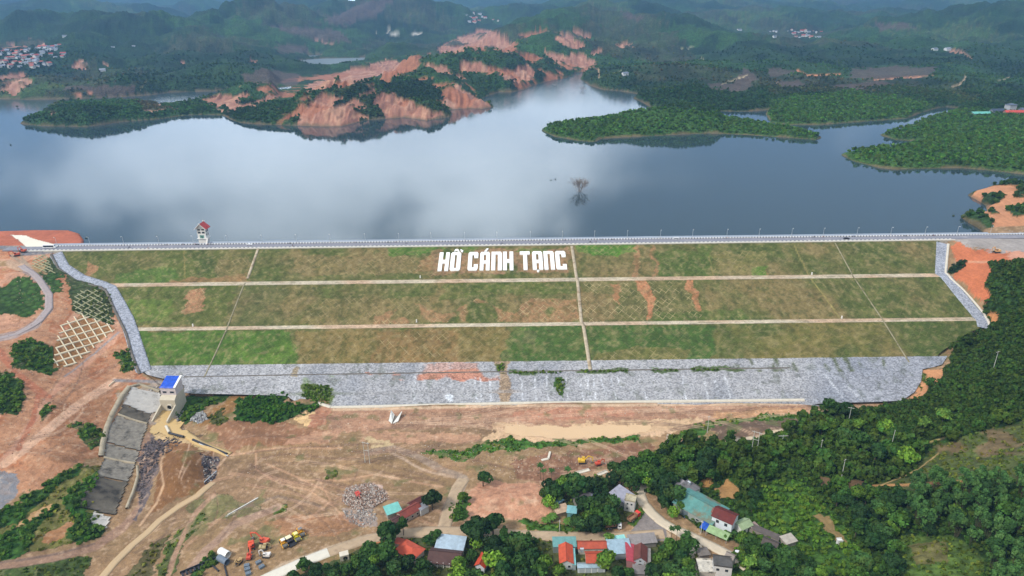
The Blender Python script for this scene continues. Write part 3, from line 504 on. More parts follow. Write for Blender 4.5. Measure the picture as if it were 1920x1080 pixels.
def paint_far(X, Y, Z, px, py, dsh):
    n1 = fbm(X/30, Y/30, 4, 2.); n2 = fbm(X/30, Y/30, 4, 52.); n3 = fbm(X/130, Y/130, 4, 9.); s = np.clip(900/np.maximum(Y, 600), .12, 1)
    qx = px+n1*46*s; qy = py+n2*30*s
    C = np.empty(X.shape+(3,)); veg = np.ones(X.shape); C[:] = lin((48, 78, 40))
    def mixc(m, c, v=None):
        m = np.asarray(m, float)[..., None]; C[:] = C*(1-m)+lin(c)*m
        if v is not None: veg[:] = veg*(1-m[..., 0])+v*m[..., 0]
    def reg(poly, c, v=0.0, k=1.0, thr=None):
        m = inpoly(qx, qy, poly).astype(float)*k
        if thr is not None: m = m*sm(thr-.04, thr+.04, n3+n1*.5)
        mixc(m, c, v)
    def trk(pts, w, c, k=1.0, v=0.0):
        xs = [p[0] for p in pts]; ys = [p[1] for p in pts]; b = (px > min(xs)-20) & (px < max(xs)+20) & (py > min(ys)-20) & (py < max(ys)+20)
        if b.any():
            d = np.full(px.shape, 1e6); d[b] = segdist((px+n1*5)[b], (py+n2*4)[b], pts); mixc(sm(w/2+.9, w/2-.9, d)*k, c, v)
    mixc(sm(1300, 2200, Y)*.6, (38, 68, 40))
    # plantation blocks of different age
    cell = _T[(np.floor((X+n1*220)/330).astype(int)) & 255, (np.floor((Y+n2*260+X*.4)/430).astype(int)) & 255]
    mixc((cell > .62)*sm(900, 1500, Y)*.9, (58, 94, 46)); mixc((cell < .17)*sm(1100, 1600, Y)*.45, (84, 84, 64), .8); mixc((cell < .34)*(cell > .2)*sm(900, 1500, Y)*.7, (34, 60, 34)); mixc((cell > .9)*sm(1300, 1600, Y)*.6, (78, 104, 52), .8)
    n5 = fbm(X/60, Y/60, 4, 31.); mixc(sm(.04, .16, n5)*.45, (62, 90, 44)); mixc(sm(-.03, -.16, n5)*.5, (30, 52, 30)); mixc(sm(.05, .2, n3)*.35, (60, 88, 40)); mixc(sm(-.02, -.2, n3)*.35, (32, 54, 30))
    for q in ([(1010, 270), (1010, 230), (1280, 185), (1545, 260), (1400, 262)], [(1430, 245), (1430, 190), (1600, 170), (1760, 190), (1760, 230), (1560, 245)], [(1570, 330), (1570, 250), (1660, 205), (1930, 205), (2200, 200), (2200, 340)], [(1185, 215), (1185, 195), (1225, 180), (1230, 200)]): reg(q, (66, 100, 40), 1., .9)
    reg([(1190, 200), (1180, 165), (1300, 150), (1445, 165), (1435, 205), (1372, 212), (1300, 208), (1225, 203)], (44, 72, 36), 1., .85); reg([(1640, 165), (1760, 160), (1800, 190), (1790, 200), (1700, 190)], (46, 74, 36), 1, .6)
    for q in ([(820, 90), (850, 75), (900, 55), (930, 58), (960, 85), (960, 98), (900, 88), (870, 90), (850, 100), (822, 102)], [(862, 112), (900, 115), (925, 130), (915, 140), (880, 138), (860, 128)], [(935, 135), (985, 120), (1005, 135), (990, 150), (945, 148)], [(1018, 92), (1050, 105), (1090, 98), (1110, 112), (1120, 120), (1090, 128), (1060, 120), (1030, 108)], [(1038, 70), (1065, 62), (1095, 80), (1110, 88), (1075, 92), (1060, 84)], [(1105, 100), (1140, 88), (1165, 80), (1190, 83), (1165, 90), (1140, 98), (1112, 102)], [(1070, 52), (1110, 68), (1108, 74), (1070, 60)],
              [(640, 140), (660, 125), (695, 118), (725, 110), (740, 112), (768, 130), (745, 140), (700, 145), (680, 152), (640, 162), (630, 155)], [(568, 165), (600, 150), (625, 148), (625, 160), (600, 168), (575, 172)], [(800, 118), (830, 125), (850, 138), (830, 140), (805, 128)], [(852, 138), (870, 140), (872, 150), (856, 148)], [(555, 236), (580, 190), (600, 170), (640, 178), (680, 188), (682, 200), (665, 208), (690, 218), (650, 238)], [(700, 195), (710, 170), (740, 175), (760, 188), (790, 200), (840, 215), (800, 228), (720, 225)], [(660, 175), (680, 155), (700, 155), (700, 175), (680, 182)],
              [(805, 168), (850, 165), (870, 170), (905, 185), (928, 200), (880, 206), (850, 205), (820, 190)], [(845, 155), (865, 158), (868, 172), (850, 170)], [(262, 182), (290, 186), (308, 200), (335, 203), (300, 210), (280, 215), (265, 205)], [(375, 188), (400, 180), (460, 175), (465, 182), (430, 195), (415, 210), (400, 200)], [(420, 192), (470, 190), (520, 180), (520, 192), (470, 200), (430, 208)], [(92, 210), (104, 205), (108, 215), (95, 218)],
              [(0, 140), (35, 133), (58, 148), (50, 165), (20, 175), (0, 172)], [(0, 85), (40, 75), (85, 78), (80, 88), (30, 86), (0, 92)], [(132, 118), (155, 112), (165, 122), (160, 132), (140, 128)], [(190, 118), (205, 118), (202, 125)], [(335, 115), (350, 115), (348, 122)], [(465, 110), (480, 112), (480, 120)]):
        reg(q, (162, 116, 96), 0.); reg(q, (184, 144, 122), thr=.03, k=.7); reg(q, (52, 72, 42), 1., thr=.13, k=.9)
    mixc((1-veg)*sm(.0, .2, fbm(X/7, Y/26, 3, 5.))*.5, (136, 92, 76)); mixc((1-veg)*sm(-.02, -.2, fbm(X/9, Y/30, 3, 15.))*.5, (204, 158, 128))
    reg([(530, 240), (400, 175), (760, 105), (1000, 60), (1100, 60), (1120, 130), (900, 210), (800, 232)], (172, 112, 86), thr=.10, k=.85)
    for q in ([(630, 205), (650, 178), (680, 150), (810, 150), (830, 190), (800, 196), (760, 185), (700, 165)], [(660, 195), (705, 196), (704, 218), (665, 215)]): reg(q, (38, 62, 34), 1, thr=-.12)
    for q in ([(120, 165), (190, 160), (250, 160), (250, 178), (180, 176), (130, 172)], [(450, 140), (500, 130), (560, 140), (560, 160), (470, 160)], [(500, 50), (560, 50), (640, 60), (660, 80), (590, 80), (540, 62)], [(600, 40), (700, 0), (750, -5), (690, 40), (640, 50)], [(510, 88), (570, 85), (580, 100), (530, 102)], [(1600, 130), (1680, 125), (1760, 128), (1740, 145), (1640, 150), (1590, 148)], [(1440, 130), (1500, 130), (1480, 142), (1440, 145)], [(1370, 150), (1400, 130), (1420, 150), (1400, 175), (1380, 175)], [(1330, 155), (1390, 160), (1380, 170), (1330, 165)], [(1160, 20), (1210, 35), (1200, 45), (1175, 35)], [(1640, 45), (1700, 45), (1720, 55), (1650, 60)], [(1460, 155), (1500, 150), (1510, 162), (1470, 168)], [(1540, 165), (1640, 152), (1680, 160), (1600, 172)]): reg(q, (96, 82, 76), .6, .8)
    for p_, w_, c_ in (([(1495, 131), (1515, 142), (1575, 140)], 3.5, (200, 136, 100)), ([(1640, 150), (1690, 146), (1750, 142)], 2.5, (190, 140, 110)), ([(1785, 163), (1800, 158), (1812, 145), (1808, 140)], 3, (190, 168, 140)), ([(1455, 157), (1464, 150)], 2, (180, 150, 120)), ([(1780, 94), (1800, 96), (1815, 105), (1820, 110)], 5, (176, 132, 112)), ([(1122, 130), (1123, 147)], 3, (176, 150, 120)), ([(1125, 147), (1165, 133)], 1.6, (150, 150, 110)), ([(1272, 92), (1300, 89)], 2, (150, 150, 120)), ([(1355, 158), (1400, 141)], 2.5, (186, 170, 140)), ([(1315, 108), (1320, 112)], 2, (170, 165, 130)), ([(110, 177), (150, 178), (180, 172)], 2, (176, 120, 96)), ([(705, 62), (760, 63), (795, 62)], 2.6, (180, 175, 165)), ([(260, 168), (270, 160), (274, 152)], 2, (150, 140, 96)), ([(1870, 153), (1895, 145)], 1.6, (180, 160, 130)), ([(590, 75), (625, 85)], 1.5, (170, 130, 110))): trk(p_, w_, c_)
    # near right shore
    reg([(1795, 380), (1815, 360), (1880, 350), (1940, 345), (2200, 340), (2200, 436), (1845, 436), (1800, 410)], (190, 134, 98)); reg([(1795, 380), (1815, 360), (1880, 350), (2200, 340), (2200, 436), (1845, 436), (1800, 410)], (204, 160, 124), thr=.04)
    for q in ([(1845, 375), (1860, 368), (1890, 370), (1870, 380), (1850, 386)], [(1800, 402), (1830, 398), (1860, 428), (1840, 437), (1805, 412)], [(1850, 392), (1872, 390), (1870, 400), (1850, 402)], [(1902, 350), (1960, 345), (1960, 368), (1905, 368)], [(1895, 385), (1960, 378), (1960, 400), (1900, 405)], [(1812, 362), (1832, 358), (1825, 368)]): reg(q, (52, 78, 38), .9)
    reg([(-900, 420), (165, 425), (175, 470), (-900, 480)], (178, 104, 78), 0.)
    # bare strip at the waterline
    mixc(sm(3.6, 1.2, dsh+fbm(X/25, Y/25, 3, 4.)*12+1)*(Z > LAKE-.5)*.7, (116, 98, 76), 0.); mixc((Z < LAKE-.3)*1., (110, 98, 80), 0.)
    return C, veg
# ---------------------------------------------------------------- terrain sheet
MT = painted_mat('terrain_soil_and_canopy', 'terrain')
def rows_from_py(p0, p1, st, z):
    py = np.arange(p0, p1, -st); return [P(960, v, z)[1] for v in py]
q = QUAL if 'QUAL' in globals() else 1.0
rows = rows_from_py(1330, 470, 1.5*q, 12.)+[]
y0 = rows[-1]; r2 = [y for y in rows_from_py(540, 60, .8*q, 45.) if y > y0+1]
rows += r2
while rows[-1] < 15000: rows.append(rows[-1]*1.015)
rows = np.array(rows); aa = np.tan(np.linspace(-1, 1, int(1500/q))*math.atan(1.06))
nr, nc = len(rows), len(aa)
YY = np.repeat(rows[:, None], nc, 1); XX = (YY+170)*aa[None, :]*.97
XX = np.where(YY > 0, XX, XX)
d_all = np.full(XX.shape, 1e9)
mfar = YY > 560
for w_ in WATERS+[ISLE]: d_all[mfar] = np.minimum(d_all[mfar], segdist(XX[mfar], YY[mfar], w_, True))
ZZ = terrain(XX, YY)
C = np.zeros(XX.shape+(3,)); VG = np.zeros(XX.shape)
px_, py_ = proj(XX, YY, ZZ)
m = YY <= 590
c_, v_ = paint_near(XX[m], YY[m], px_[m], py_[m]); C[m] = c_; VG[m] = v_
m2 = YY > 575; c_, v_ = paint_far(XX[m2], YY[m2], ZZ[m2], px_[m2], py_[m2], d_all[m2])
wa = ((px_[m2] < 165) & (py_[m2] > 430)) | ((px_[m2] > 1770) & (py_[m2] > 425))
t_ = np.where(YY[m2] < 590, 1.0, 0)*1.0; cc = C[m2]; vv = VG[m2]
keep = (YY[m2] < 590) & (~inwater(XX[m2], YY[m2])); c_[keep] = cc[keep]; v_[keep] = vv[keep]; C[m2] = c_; VG[m2] = v_
mm = (px_ < 165) & (py_ > 432) & (YY > 570) & (ZZ > LAKE-1.5); C[mm] = lin((178, 104, 78)); VG[mm] = 0
# canopy relief: tree tops lift the sheet where woods grow
cn = (vnoise(XX/7.5, YY/7.5)*.6+vnoise(XX/3.6+9, YY/3.6)*.4)
ZZ = ZZ+np.where((ZZ > LAKE) & (YY > 600), VG*sm(1, 12, d_all)*cn*(3.0+6*sm(2400, 3000, YY)), 0)
# eroded gullies on bare far slopes
gl = np.abs(fbm(XX/16, YY/70, 3, 5.))*26+np.abs(fbm(XX/6, YY/40, 2, 8.))*6; ZZ = ZZ-np.where((YY > 900) & (VG < .3) & (ZZ > LAKE+1), gl*np.clip((ZZ-LAKE)/12, 0, 1), 0)
split = int(np.searchsorted(rows, 572))
def sheet(name, i0, i1):
    V = np.stack([XX[i0:i1], YY[i0:i1], ZZ[i0:i1]], -1).reshape(-1, 3); r = i1-i0
    a = (np.arange(r-1)[:, None]*nc+np.arange(nc-1)[None, :]).ravel(); F = np.stack([a, a+1, a+1+nc, a+nc], 1)
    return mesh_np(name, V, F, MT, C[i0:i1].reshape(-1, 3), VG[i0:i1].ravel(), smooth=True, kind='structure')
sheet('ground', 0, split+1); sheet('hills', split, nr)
# ---------------------------------------------------------------- reservoir water
def water_mat(name, deep, ior, rough, waves=.02, scale=.25, mix=1.0):
    m, t, b = newmat(name, rough, .5); b.inputs['Base Color'].default_value = (*lin(deep), 1); b.inputs['IOR'].default_value = ior
    tc = t.nodes.new('ShaderNodeTexCoord'); n = t.nodes.new('ShaderNodeTexNoise'); n.inputs['Scale'].default_value = scale; n.inputs['Detail'].default_value = 3; t.links.new(tc.outputs['Object'], n.inputs[0])
    n2 = t.nodes.new('ShaderNodeTexNoise'); n2.inputs['Scale'].default_value = .004; n2.inputs['Detail'].default_value = 3; t.links.new(tc.outputs['Object'], n2.inputs[0])
    r = t.nodes.new('ShaderNodeMapRange'); r.inputs[1].default_value = .4; r.inputs[2].default_value = .65; r.inputs[3].default_value = .1; r.inputs[4].default_value = 1; t.links.new(n2.outputs[0], r.inputs[0])
    bp = t.nodes.new('ShaderNodeBump'); bp.inputs['Distance'].default_value = waves; t.links.new(r.outputs[0], bp.inputs['Strength']); t.links.new(n.outputs[0], bp.inputs['Height']); t.links.new(bp.outputs[0], b.inputs['Normal'])
    return m
MW = water_mat('reservoir_water', (50, 66, 72), 1.45, .05, .03)
t_ = MW.node_tree; tc_ = t_.nodes.new('ShaderNodeTexCoord'); sx_ = t_.nodes.new('ShaderNodeSeparateXYZ'); t_.links.new(tc_.outputs['Object'], sx_.inputs[0]); mr_ = t_.nodes.new('ShaderNodeMapRange')
mr_.inputs[1].default_value = 1230; mr_.inputs[2].default_value = 1650; mr_.inputs[3].default_value = .05; mr_.inputs[4].default_value = .17; t_.links.new(sx_.outputs[1], mr_.inputs[0]); t_.links.new(mr_.outputs[0], t_.nodes['Principled BSDF'].inputs['Roughness'])
w = MB(); w.add([(-1400, 571.5, LAKE), (1400, 571.5, LAKE), (6500, 6000, LAKE), (-6500, 6000, LAKE)], [(0, 1, 2, 3)]); w.build('reservoir_water', MW, kind='structure')
w = MB(); P1 = [topoly([(520, 104), (705, 104), (705, 134), (520, 134)])]; w.add([(x, y, LAKE+.12) for x, y in P1[0]], [(3, 2, 1, 0)]); w.build('pond_water', water_mat('rippled_water', (70, 88, 92), 1.5, .45, .05), kind='structure')
# ---------------------------------------------------------------- the dam
MG = painted_mat('dam_grass', 'grass'); MR = painted_mat('dam_riprap', 'rock')
def lattice(m):               # concrete diamond grid showing through thin grass, strength in the 'lat' attribute
    t = m.node_tree; nd = t.nodes; lk = t.links; b = nd['Principled BSDF']; src = b.inputs['Base Color'].links[0].from_socket
    tc = nd.new('ShaderNodeTexCoord'); nz = nd.new('ShaderNodeTexNoise'); nz.inputs['Scale'].default_value = .15; lk.new(tc.outputs['Object'], nz.inputs[0])
    sp = nd.new('ShaderNodeSeparateXYZ'); lk.new(tc.outputs['Object'], sp.inputs[0]); ds = []
    def mth(op, a, bb=None):
        q = nd.new('ShaderNodeMath'); q.operation = op
        for i, v in enumerate((a, bb)):
            if v is None: continue
            if isinstance(v, (int, float)): q.inputs[i].default_value = v
            else: lk.new(v, q.inputs[i])
        return q.outputs[0]
    for s in (1, -1):
        u = mth('ADD', mth('MULTIPLY', sp.outputs[0], 1/5.3), mth('MULTIPLY', sp.outputs[1], s/6.6))
        ds.append(mth('ABSOLUTE', mth('SUBTRACT', mth('FRACT', u), .5)))
    d = mth('MINIMUM', ds[0], ds[1])
    ln = nd.new('ShaderNodeMapRange'); lk.new(d, ln.inputs[0]); ln.inputs[1].default_value = .035; ln.inputs[2].default_value = .075; ln.inputs[3].default_value = 1; ln.inputs[4].default_value = 0
    br = nd.new('ShaderNodeMapRange'); lk.new(nz.outputs[0], br.inputs[0]); br.inputs[1].default_value = .4; br.inputs[2].default_value = .6
    at = nd.new('ShaderNodeAttribute'); at.attribute_name = 'veg'
    f = mth('MULTIPLY', mth('MULTIPLY', ln.outputs[0], at.outputs['Fac']), mth('ADD', mth('MULTIPLY', br.outputs[0], .7), .3))
    c = nd.new('ShaderNodeMix'); c.data_type = 'RGBA'; lk.new(br.outputs[0], c.inputs[0]); c.inputs[6].default_value = (*lin((84, 80, 50)), 1); c.inputs[7].default_value = (*lin((176, 160, 120)), 1)
    mx = nd.new('ShaderNodeMix'); mx.data_type = 'RGBA'; lk.new(f, mx.inputs[0]); lk.new(src, mx.inputs[6]); lk.new(c.outputs[2], mx.inputs[7]); lk.new(mx.outputs[2], b.inputs['Base Color'])
lattice(MG)
_ol = [DP(a, b)[:2] for a, b in OUT_L+[(345, 722), (346, 738), (538, 742), (552, 752), (600, 762), (620, 766)]]
_or = [DP(a, b)[:2] for a, b in OUT_R]
def edge(pts, Y):
    p = sorted(pts, key=lambda q: q[1]); return np.interp(Y, [a[1] for a in p], [a[0] for a in p])
def XL(Y): return edge(_ol, Y)
def XR(Y): return edge(_or, Y)
def paint_dam(X, Y, px, py, kind):
    n1 = fbm(X/9, Y/12, 4, 2.); n2 = fbm(X/9, Y/12, 4, 52.); n3 = fbm(X/26, Y/34, 4, 9.); n4 = fbm(X/5, Y/7, 3, 19.)
    qx = px+n1*34; qy = py+n2*14; C = np.empty(X.shape+(3,)); lat = np.full(X.shape, .12)
    def mixc(m, c):
        m = np.asarray(m, float)[..., None]; C[:] = C*(1-m)+lin(c)*m
    def reg(poly, c, k=1., thr=None, l=None, raw=False):
        m = inpoly(px if raw else qx, py if raw else qy, poly).astype(float)*k
        if thr is not None: m = m*sm(thr-.05, thr+.05, n3+n1*.6)
        mixc(m, c)
        if l is not None: lat[:] = lat*(1-m)+l*m
    def trk(pts, w, c, k=1.):
        d = segdist(px+n4*5, py+n4*2, pts); mixc(sm(w/2+.9, w/2-.9, d)*k, c)
    if kind == 'grass':
        C[:] = lin((100, 97, 56)); DK = (66, 80, 38); BR = (124, 107, 70); BG = (80, 108, 44); RD = (160, 116, 84)
        mixc(sm(.0, .15, n3)*.7, BR); mixc(sm(.02, -.14, n3+n4*.3)*.75, (78, 90, 42)); n8 = fbm(X/2.2, Y/3, 3, 29.); mixc(sm(.1, .2, n4)*.35, (60, 72, 34)); GT = lambda: (mixc(sm(.04, .2, n4)*.35, (68, 80, 38)), mixc(sm(-.04, -.2, n4)*.3, (136, 122, 84)), mixc(sm(.08, .2, n8)*.4, (58, 70, 34)), mixc(sm(-.1, -.22, n8)*.4, (150, 136, 98)))
        reg([(90, 470), (480, 460), (470, 530), (200, 536)], (84, 92, 42), .6); reg([(220, 515), (310, 498), (340, 515), (320, 530), (215, 534)], BG, .8); reg([(155, 505), (168, 490), (175, 500), (165, 520), (185, 530), (160, 525)], RD, .8); reg([(320, 525), (460, 515), (470, 530), (320, 532)], RD, .6)
        reg([(380, 485), (410, 475), (400, 510), (370, 515)], DK, .7); reg([(410, 490), (470, 480), (465, 520), (400, 520)], BR, .6, l=.6)
        reg([(560, 480), (720, 475), (830, 485), (830, 515), (560, 515)], BR, .75, l=.6); reg([(720, 460), (830, 455), (830, 472), (770, 478), (730, 480)], (76, 116, 40), .85, l=.5); reg([(735, 475), (760, 472), (750, 505), (735, 500)], BR, .2, l=1); reg([(780, 490), (820, 480), (820, 505), (780, 510)], RD, .5)
        reg([(815, 470), (1070, 466), (1072, 512), (815, 514)], (150, 116, 88), .85, thr=-.12); reg([(820, 512), (870, 510), (870, 525), (820, 524)], DK, .6); reg([(870, 462), (895, 462), (890, 476), (870, 474)], (76, 110, 42), .8); reg([(965, 470), (1030, 464), (1030, 472), (980, 476)], (76, 110, 42), .7)
        reg([(1080, 455), (1195, 455), (1190, 475), (1160, 478), (1085, 474)], (74, 118, 36), .9, l=.55); reg([(1100, 480), (1200, 475), (1195, 515), (1100, 518)], BR, .5); reg([(1190, 460), (1200, 460), (1202, 520), (1190, 520)], RD, .7, l=.8); reg([(1222, 460), (1228, 460), (1234, 520), (1226, 520)], RD, .7)
        reg([(1235, 470), (1330, 470), (1330, 520), (1235, 520)], (74, 94, 40), .7); reg([(1300, 460), (1340, 460), (1330, 490)], (84, 110, 46), .5); reg([(1340, 475), (1440, 470), (1440, 515), (1340, 515)], (120, 112, 66), .6, l=.7); reg([(1415, 500), (1445, 500), (1445, 520), (1415, 520)], (84, 118, 42), .8)
        reg([(205, 540), (440, 530), (425, 612), (240, 612)], (84, 96, 42), .7); reg([(225, 560), (330, 560), (320, 600), (240, 605)], (92, 118, 46), .6, thr=-.1); reg([(340, 580), (350, 560), (370, 540), (388, 540), (375, 570), (378, 585), (345, 588)], (170, 122, 92), .85, l=.8)
        reg([(440, 535), (530, 540), (530, 610), (430, 612)], (92, 92, 56), .6); reg([(600, 560), (720, 560), (820, 555), (830, 608), (560, 610)], (124, 108, 70), .6, l=.55); reg([(700, 590), (780, 565), (830, 590), (900, 560), (960, 590), (1000, 560), (1085, 560), (1088, 604), (700, 610)], (158, 118, 86), .75, thr=-.12, l=.9); reg([(830, 530), (1080, 528), (1080, 550), (900, 555), (830, 560)], (84, 98, 44), .7)
        reg([(1092, 530), (1300, 528), (1310, 600), (1095, 604)], (104, 100, 60), .8, l=.95); reg([(1140, 530), (1155, 530), (1165, 575), (1150, 560)], (170, 116, 84), .7); reg([(1196, 525), (1212, 525), (1230, 595), (1212, 598)], (182, 122, 88), .9, l=.2); reg([(1284, 523), (1296, 523), (1308, 585), (1296, 580)], (182, 122, 88), .9, l=.2); reg([(1090, 545), (1150, 550), (1150, 600), (1095, 602)], (140, 112, 80), .5)
        reg([(1230, 585), (1400, 580), (1400, 604), (1230, 604)], (74, 98, 40), .6)
        reg([(240, 622), (540, 620), (560, 690), (270, 694)], (72, 104, 36), .9); reg([(430, 625), (520, 622), (545, 660), (530, 690), (440, 670)], (90, 118, 46), .8, thr=-.12); reg([(270, 625), (420, 622), (400, 670), (280, 670)], (88, 116, 42), .5, thr=.0)
        reg([(555, 620), (945, 612), (960, 640), (940, 684), (560, 690)], (122, 104, 62), .8, l=.3); reg([(700, 620), (860, 618), (860, 684), (700, 686)], (138, 106, 70), .6, l=.7); reg([(945, 640), (965, 612), (1098, 610), (1102, 682), (945, 682)], (64, 94, 40), .85); reg([(985, 622), (1010, 620), (1005, 650), (985, 645)], (98, 96, 64), .6)
        reg([(1105, 612), (1340, 608), (1340, 678), (1105, 680)], (62, 90, 38), .9); reg([(1200, 650), (1300, 655), (1290, 678), (1110, 678), (1120, 665)], (118, 106, 62), .6, l=.6); reg([(1340, 608), (1650, 602), (1690, 675), (1340, 678)], (108, 102, 54), .7, thr=-.1); reg([(1690, 602), (1860, 600), (1800, 650), (1720, 675)], (70, 84, 38), .75)
        GT()
        trk([(345, 470), (347, 520)], 2, (150, 132, 84), .6); trk([(1490, 460), (1515, 515), (1545, 555), (1575, 597)], 2.2, (150, 138, 84), .7); trk([(1330, 480), (1336, 515)], 2, (150, 132, 84), .5); trk([(970, 605), (1010, 606)], 1, RD, .0)
    else:
        C[:] = lin((154, 154, 157)); mixc(sm(.05, .2, n3)*.5, (164, 164, 166)); mixc(sm(-.05, -.2, n3)*.5, (126, 130, 138))
        mixc((px > 1480)*sm(1480, 1560, px)*.5, (128, 134, 148))
        if kind == 'rock':
            reg([(690, 700), (780, 700), (930, 688), (940, 712), (700, 712)], (178, 118, 92), .85, thr=-.05); reg([(780, 680), (925, 678), (925, 705), (780, 705)], (180, 130, 108), .6, thr=.02); reg([(925, 676), (958, 676), (958, 765), (930, 765), (940, 705)], (150, 124, 92), .8); reg([(930, 682), (955, 680), (950, 700), (932, 700)], (84, 90, 50), .8, thr=-.1)
            reg([(555, 688), (565, 688), (563, 706), (545, 706)], (140, 124, 92), .8); reg([(570, 708), (640, 706), (625, 720), (575, 722)], (96, 116, 62), .6, thr=-.05); reg([(568, 722), (620, 722), (620, 757), (600, 765), (566, 745)], (84, 98, 46), .95)
            reg([(960, 694), (1050, 694), (1050, 702), (960, 704)], (72, 92, 42), .9, thr=-.15); reg([(1085, 692), (1185, 690), (1185, 699), (1085, 700)], (70, 88, 40), .9, thr=-.12); reg([(1220, 690), (1275, 690), (1275, 698), (1220, 698)], (70, 88, 40), .9, thr=-.12); reg([(1295, 690), (1400, 688), (1400, 697), (1295, 697)], (70, 88, 40), .9, thr=-.12); reg([(1040, 708), (1060, 706), (1060, 728), (1052, 748), (1042, 735)], (56, 84, 38), 1)
            mixc(((px > 1370) & (px < 1660) & (py < 697))*sm(.08, .16, fbm(X/4, Y/14, 3, 44.))*.85, (80, 88, 54)); None
            for x0, y0, x1, y1 in ((976, 708, 980, 750), (1003, 705, 1005, 750), (1025, 705, 1028, 750), (1062, 710, 1065, 752), (1084, 708, 1094, 750), (1100, 706, 1106, 750), (1111, 706, 1117, 750), (1125, 710, 1140, 752), (1145, 710, 1158, 752), (1155, 704, 1165, 725), (1190, 726, 1194, 742), (1208, 735, 1214, 750), (1279, 704, 1286, 748), (1320, 710, 1328, 750), (1358, 704, 1372, 752), (1340, 712, 1346, 732), (890, 708, 895, 757), (900, 708, 902, 757), (918, 710, 921, 758), (778, 705, 778, 758), (1590, 725, 1628, 762), (1545, 700, 1580, 745)): trk([(x0, y0), (x1, y1)], 1.8, (205, 208, 214), .75)
            reg([(834, 744), (852, 742), (850, 754), (838, 754)], (205, 210, 216), 1)
            mixc(sm(.17, .22, n4)*.35, (66, 76, 48))
    return C, lat
dam = empty('embankment_dam', (0, 560, 45), label='long grassed embankment dam with two berm paths and a grey stone toe', cat='dam')
def rel(V): V = np.array(V, float); V[..., 1] -= 560; V[..., 2] -= 45; return V
def slope(name, Ya, Yb, kind, m, ins=0, dz=0., nU=None, dy=1.0, fl=None, label=None):
    n = max(2, int(abs(Yb-Ya)/dy)+1); Y = np.linspace(Ya, Yb, n)
    l = XL(Y)+(fl[0] if fl else ins); r = XR(Y)-(fl[1] if fl else ins); nu = nU or int((r-l).max()/1.1)
    u = np.linspace(0, 1, nu); X = l[:, None]+(r-l)[:, None]*u; YY = np.repeat(Y[:, None], nu, 1); Z = damz(YY)+dz
    Z = Z+(fbm(X/3, YY/3, 3)*.5 if kind != 'path' else fbm(X/9, YY/9, 2)*.1)
    px, py = proj(X, YY, Z)
    if kind == 'path':
        C = np.empty(X.shape+(3,)); C[:] = lin((184, 172, 150)); k = sm(-.1, .2, fbm(X/40, YY/20, 3, 8))[..., None]; C = C*(1-k*.6)+lin((186, 148, 118))*k*.6; lat = np.zeros(X.shape)
        k2 = sm(.12, .2, fbm(X/6, YY/2, 3, 8))[..., None]*.5; C = C*(1-k2)+lin((120, 112, 84))*k2
    else: C, lat = paint_dam(X, YY, px, py, kind)
    V = rel(np.stack([X, YY, Z], -1)).reshape(-1, 3); a = (np.arange(n-1)[:, None]*nu+np.arange(nu-1)).ravel(); F = np.stack([a, a+1, a+1+nu, a+nu], 1)
    if Yb < Ya: F = F[:, ::-1]
    return mesh_np(name, V, F, m, C.reshape(-1, 3), lat.ravel(), smooth=True, parent=dam, label=label)
dw = 9.5
slope('grass_slope', 509.9, 553.8, 'grass', MG, ins=7)
slope('berm_path', 502.4, 509.9, 'path', MG, ins=1, dz=.06)
slope('grass_slope', 455.4, 502.4, 'grass', MG, ins=8)
slope('berm_path', 449.5, 455.4, 'path', MG, ins=1, dz=.06)
slope('grass_slope', 414.8, 449.5, 'grass', MG, ins=7)
slope('rock_toe', 371.5, 414.8, 'rock', MR, ins=0, dy=.8)
# riprap drains down both abutments
def strip(pts, w, h, m, name, parent=None, dz=.15, step=2., kind=None, surf=None, colr=None, **k):
    P3 = []; surf = surf or (lambda x, y: damz(y))
    for (x0, y0), (x1, y1) in zip(pts[:-1], pts[1:]):
        n = max(1, int(math.hypot(x1-x0, y1-y0)/step)); P3 += [(x0+(x1-x0)*i/n, y0+(y1-y0)*i/n) for i in range(n)]
    P3.append(pts[-1]); P3 = np.array(P3); T = np.gradient(P3, axis=0); T /= np.linalg.norm(T, axis=1)[:, None]+1e-9; Nn = np.stack([-T[:, 1], T[:, 0]], 1)
    cols = max(2, int(w/1.2)+1); o = np.linspace(-w/2, w/2, cols); X = P3[:, 0][:, None]+Nn[:, 0][:, None]*o; Y = P3[:, 1][:, None]+Nn[:, 1][:, None]*o
    Z = np.asarray(surf(X, Y), float)+dz+h
    n = len(P3); V = np.stack([X, Y, Z], -1); 
    a = (np.arange(n-1)[:, None]*cols+np.arange(cols-1)).ravel(); F = np.stack([a, a+cols, a+1+cols, a+1], 1)
    V = V.reshape(-1, 3); nb = len(V); extra = []
    # skirts
    i0 = np.arange(n)*cols; i1 = i0+cols-1; vb = V[np.concatenate([i0, i1])].copy(); vb[:, 2] -= h+1.0; V = np.concatenate([V, vb])
    s0 = nb+np.arange(n); s1 = nb+n+np.arange(n)
    F2 = np.stack([i0[:-1], s0[:-1], s0[1:], i0[1:]], 1); F3 = np.stack([i1[:-1], i1[1:], s1[1:], s1[:-1]], 1); F = np.concatenate([F, F2, F3])
    if parent is dam: V = rel(V)
    col = None
    if colr is not None: col = np.repeat(lin(colr)[None], len(V), 0)
    return mesh_np(name, V, F, m, col, np.zeros(len(V)) if col is not None else None, smooth=False, parent=parent, kind=kind, **k)
MC = mat('weathered_concrete', (186, 180, 168), .9, .15, .5, stain=((120, 116, 104), .35, .56))
MCL = mat('pale_concrete', (206, 198, 182), .9, .12, .5, stain=((150, 142, 124), .4, .6)); MCD = mat('dark_stained_concrete', (112, 106, 98), .95, .3, .4, stain=((62, 58, 54), .2, .52))
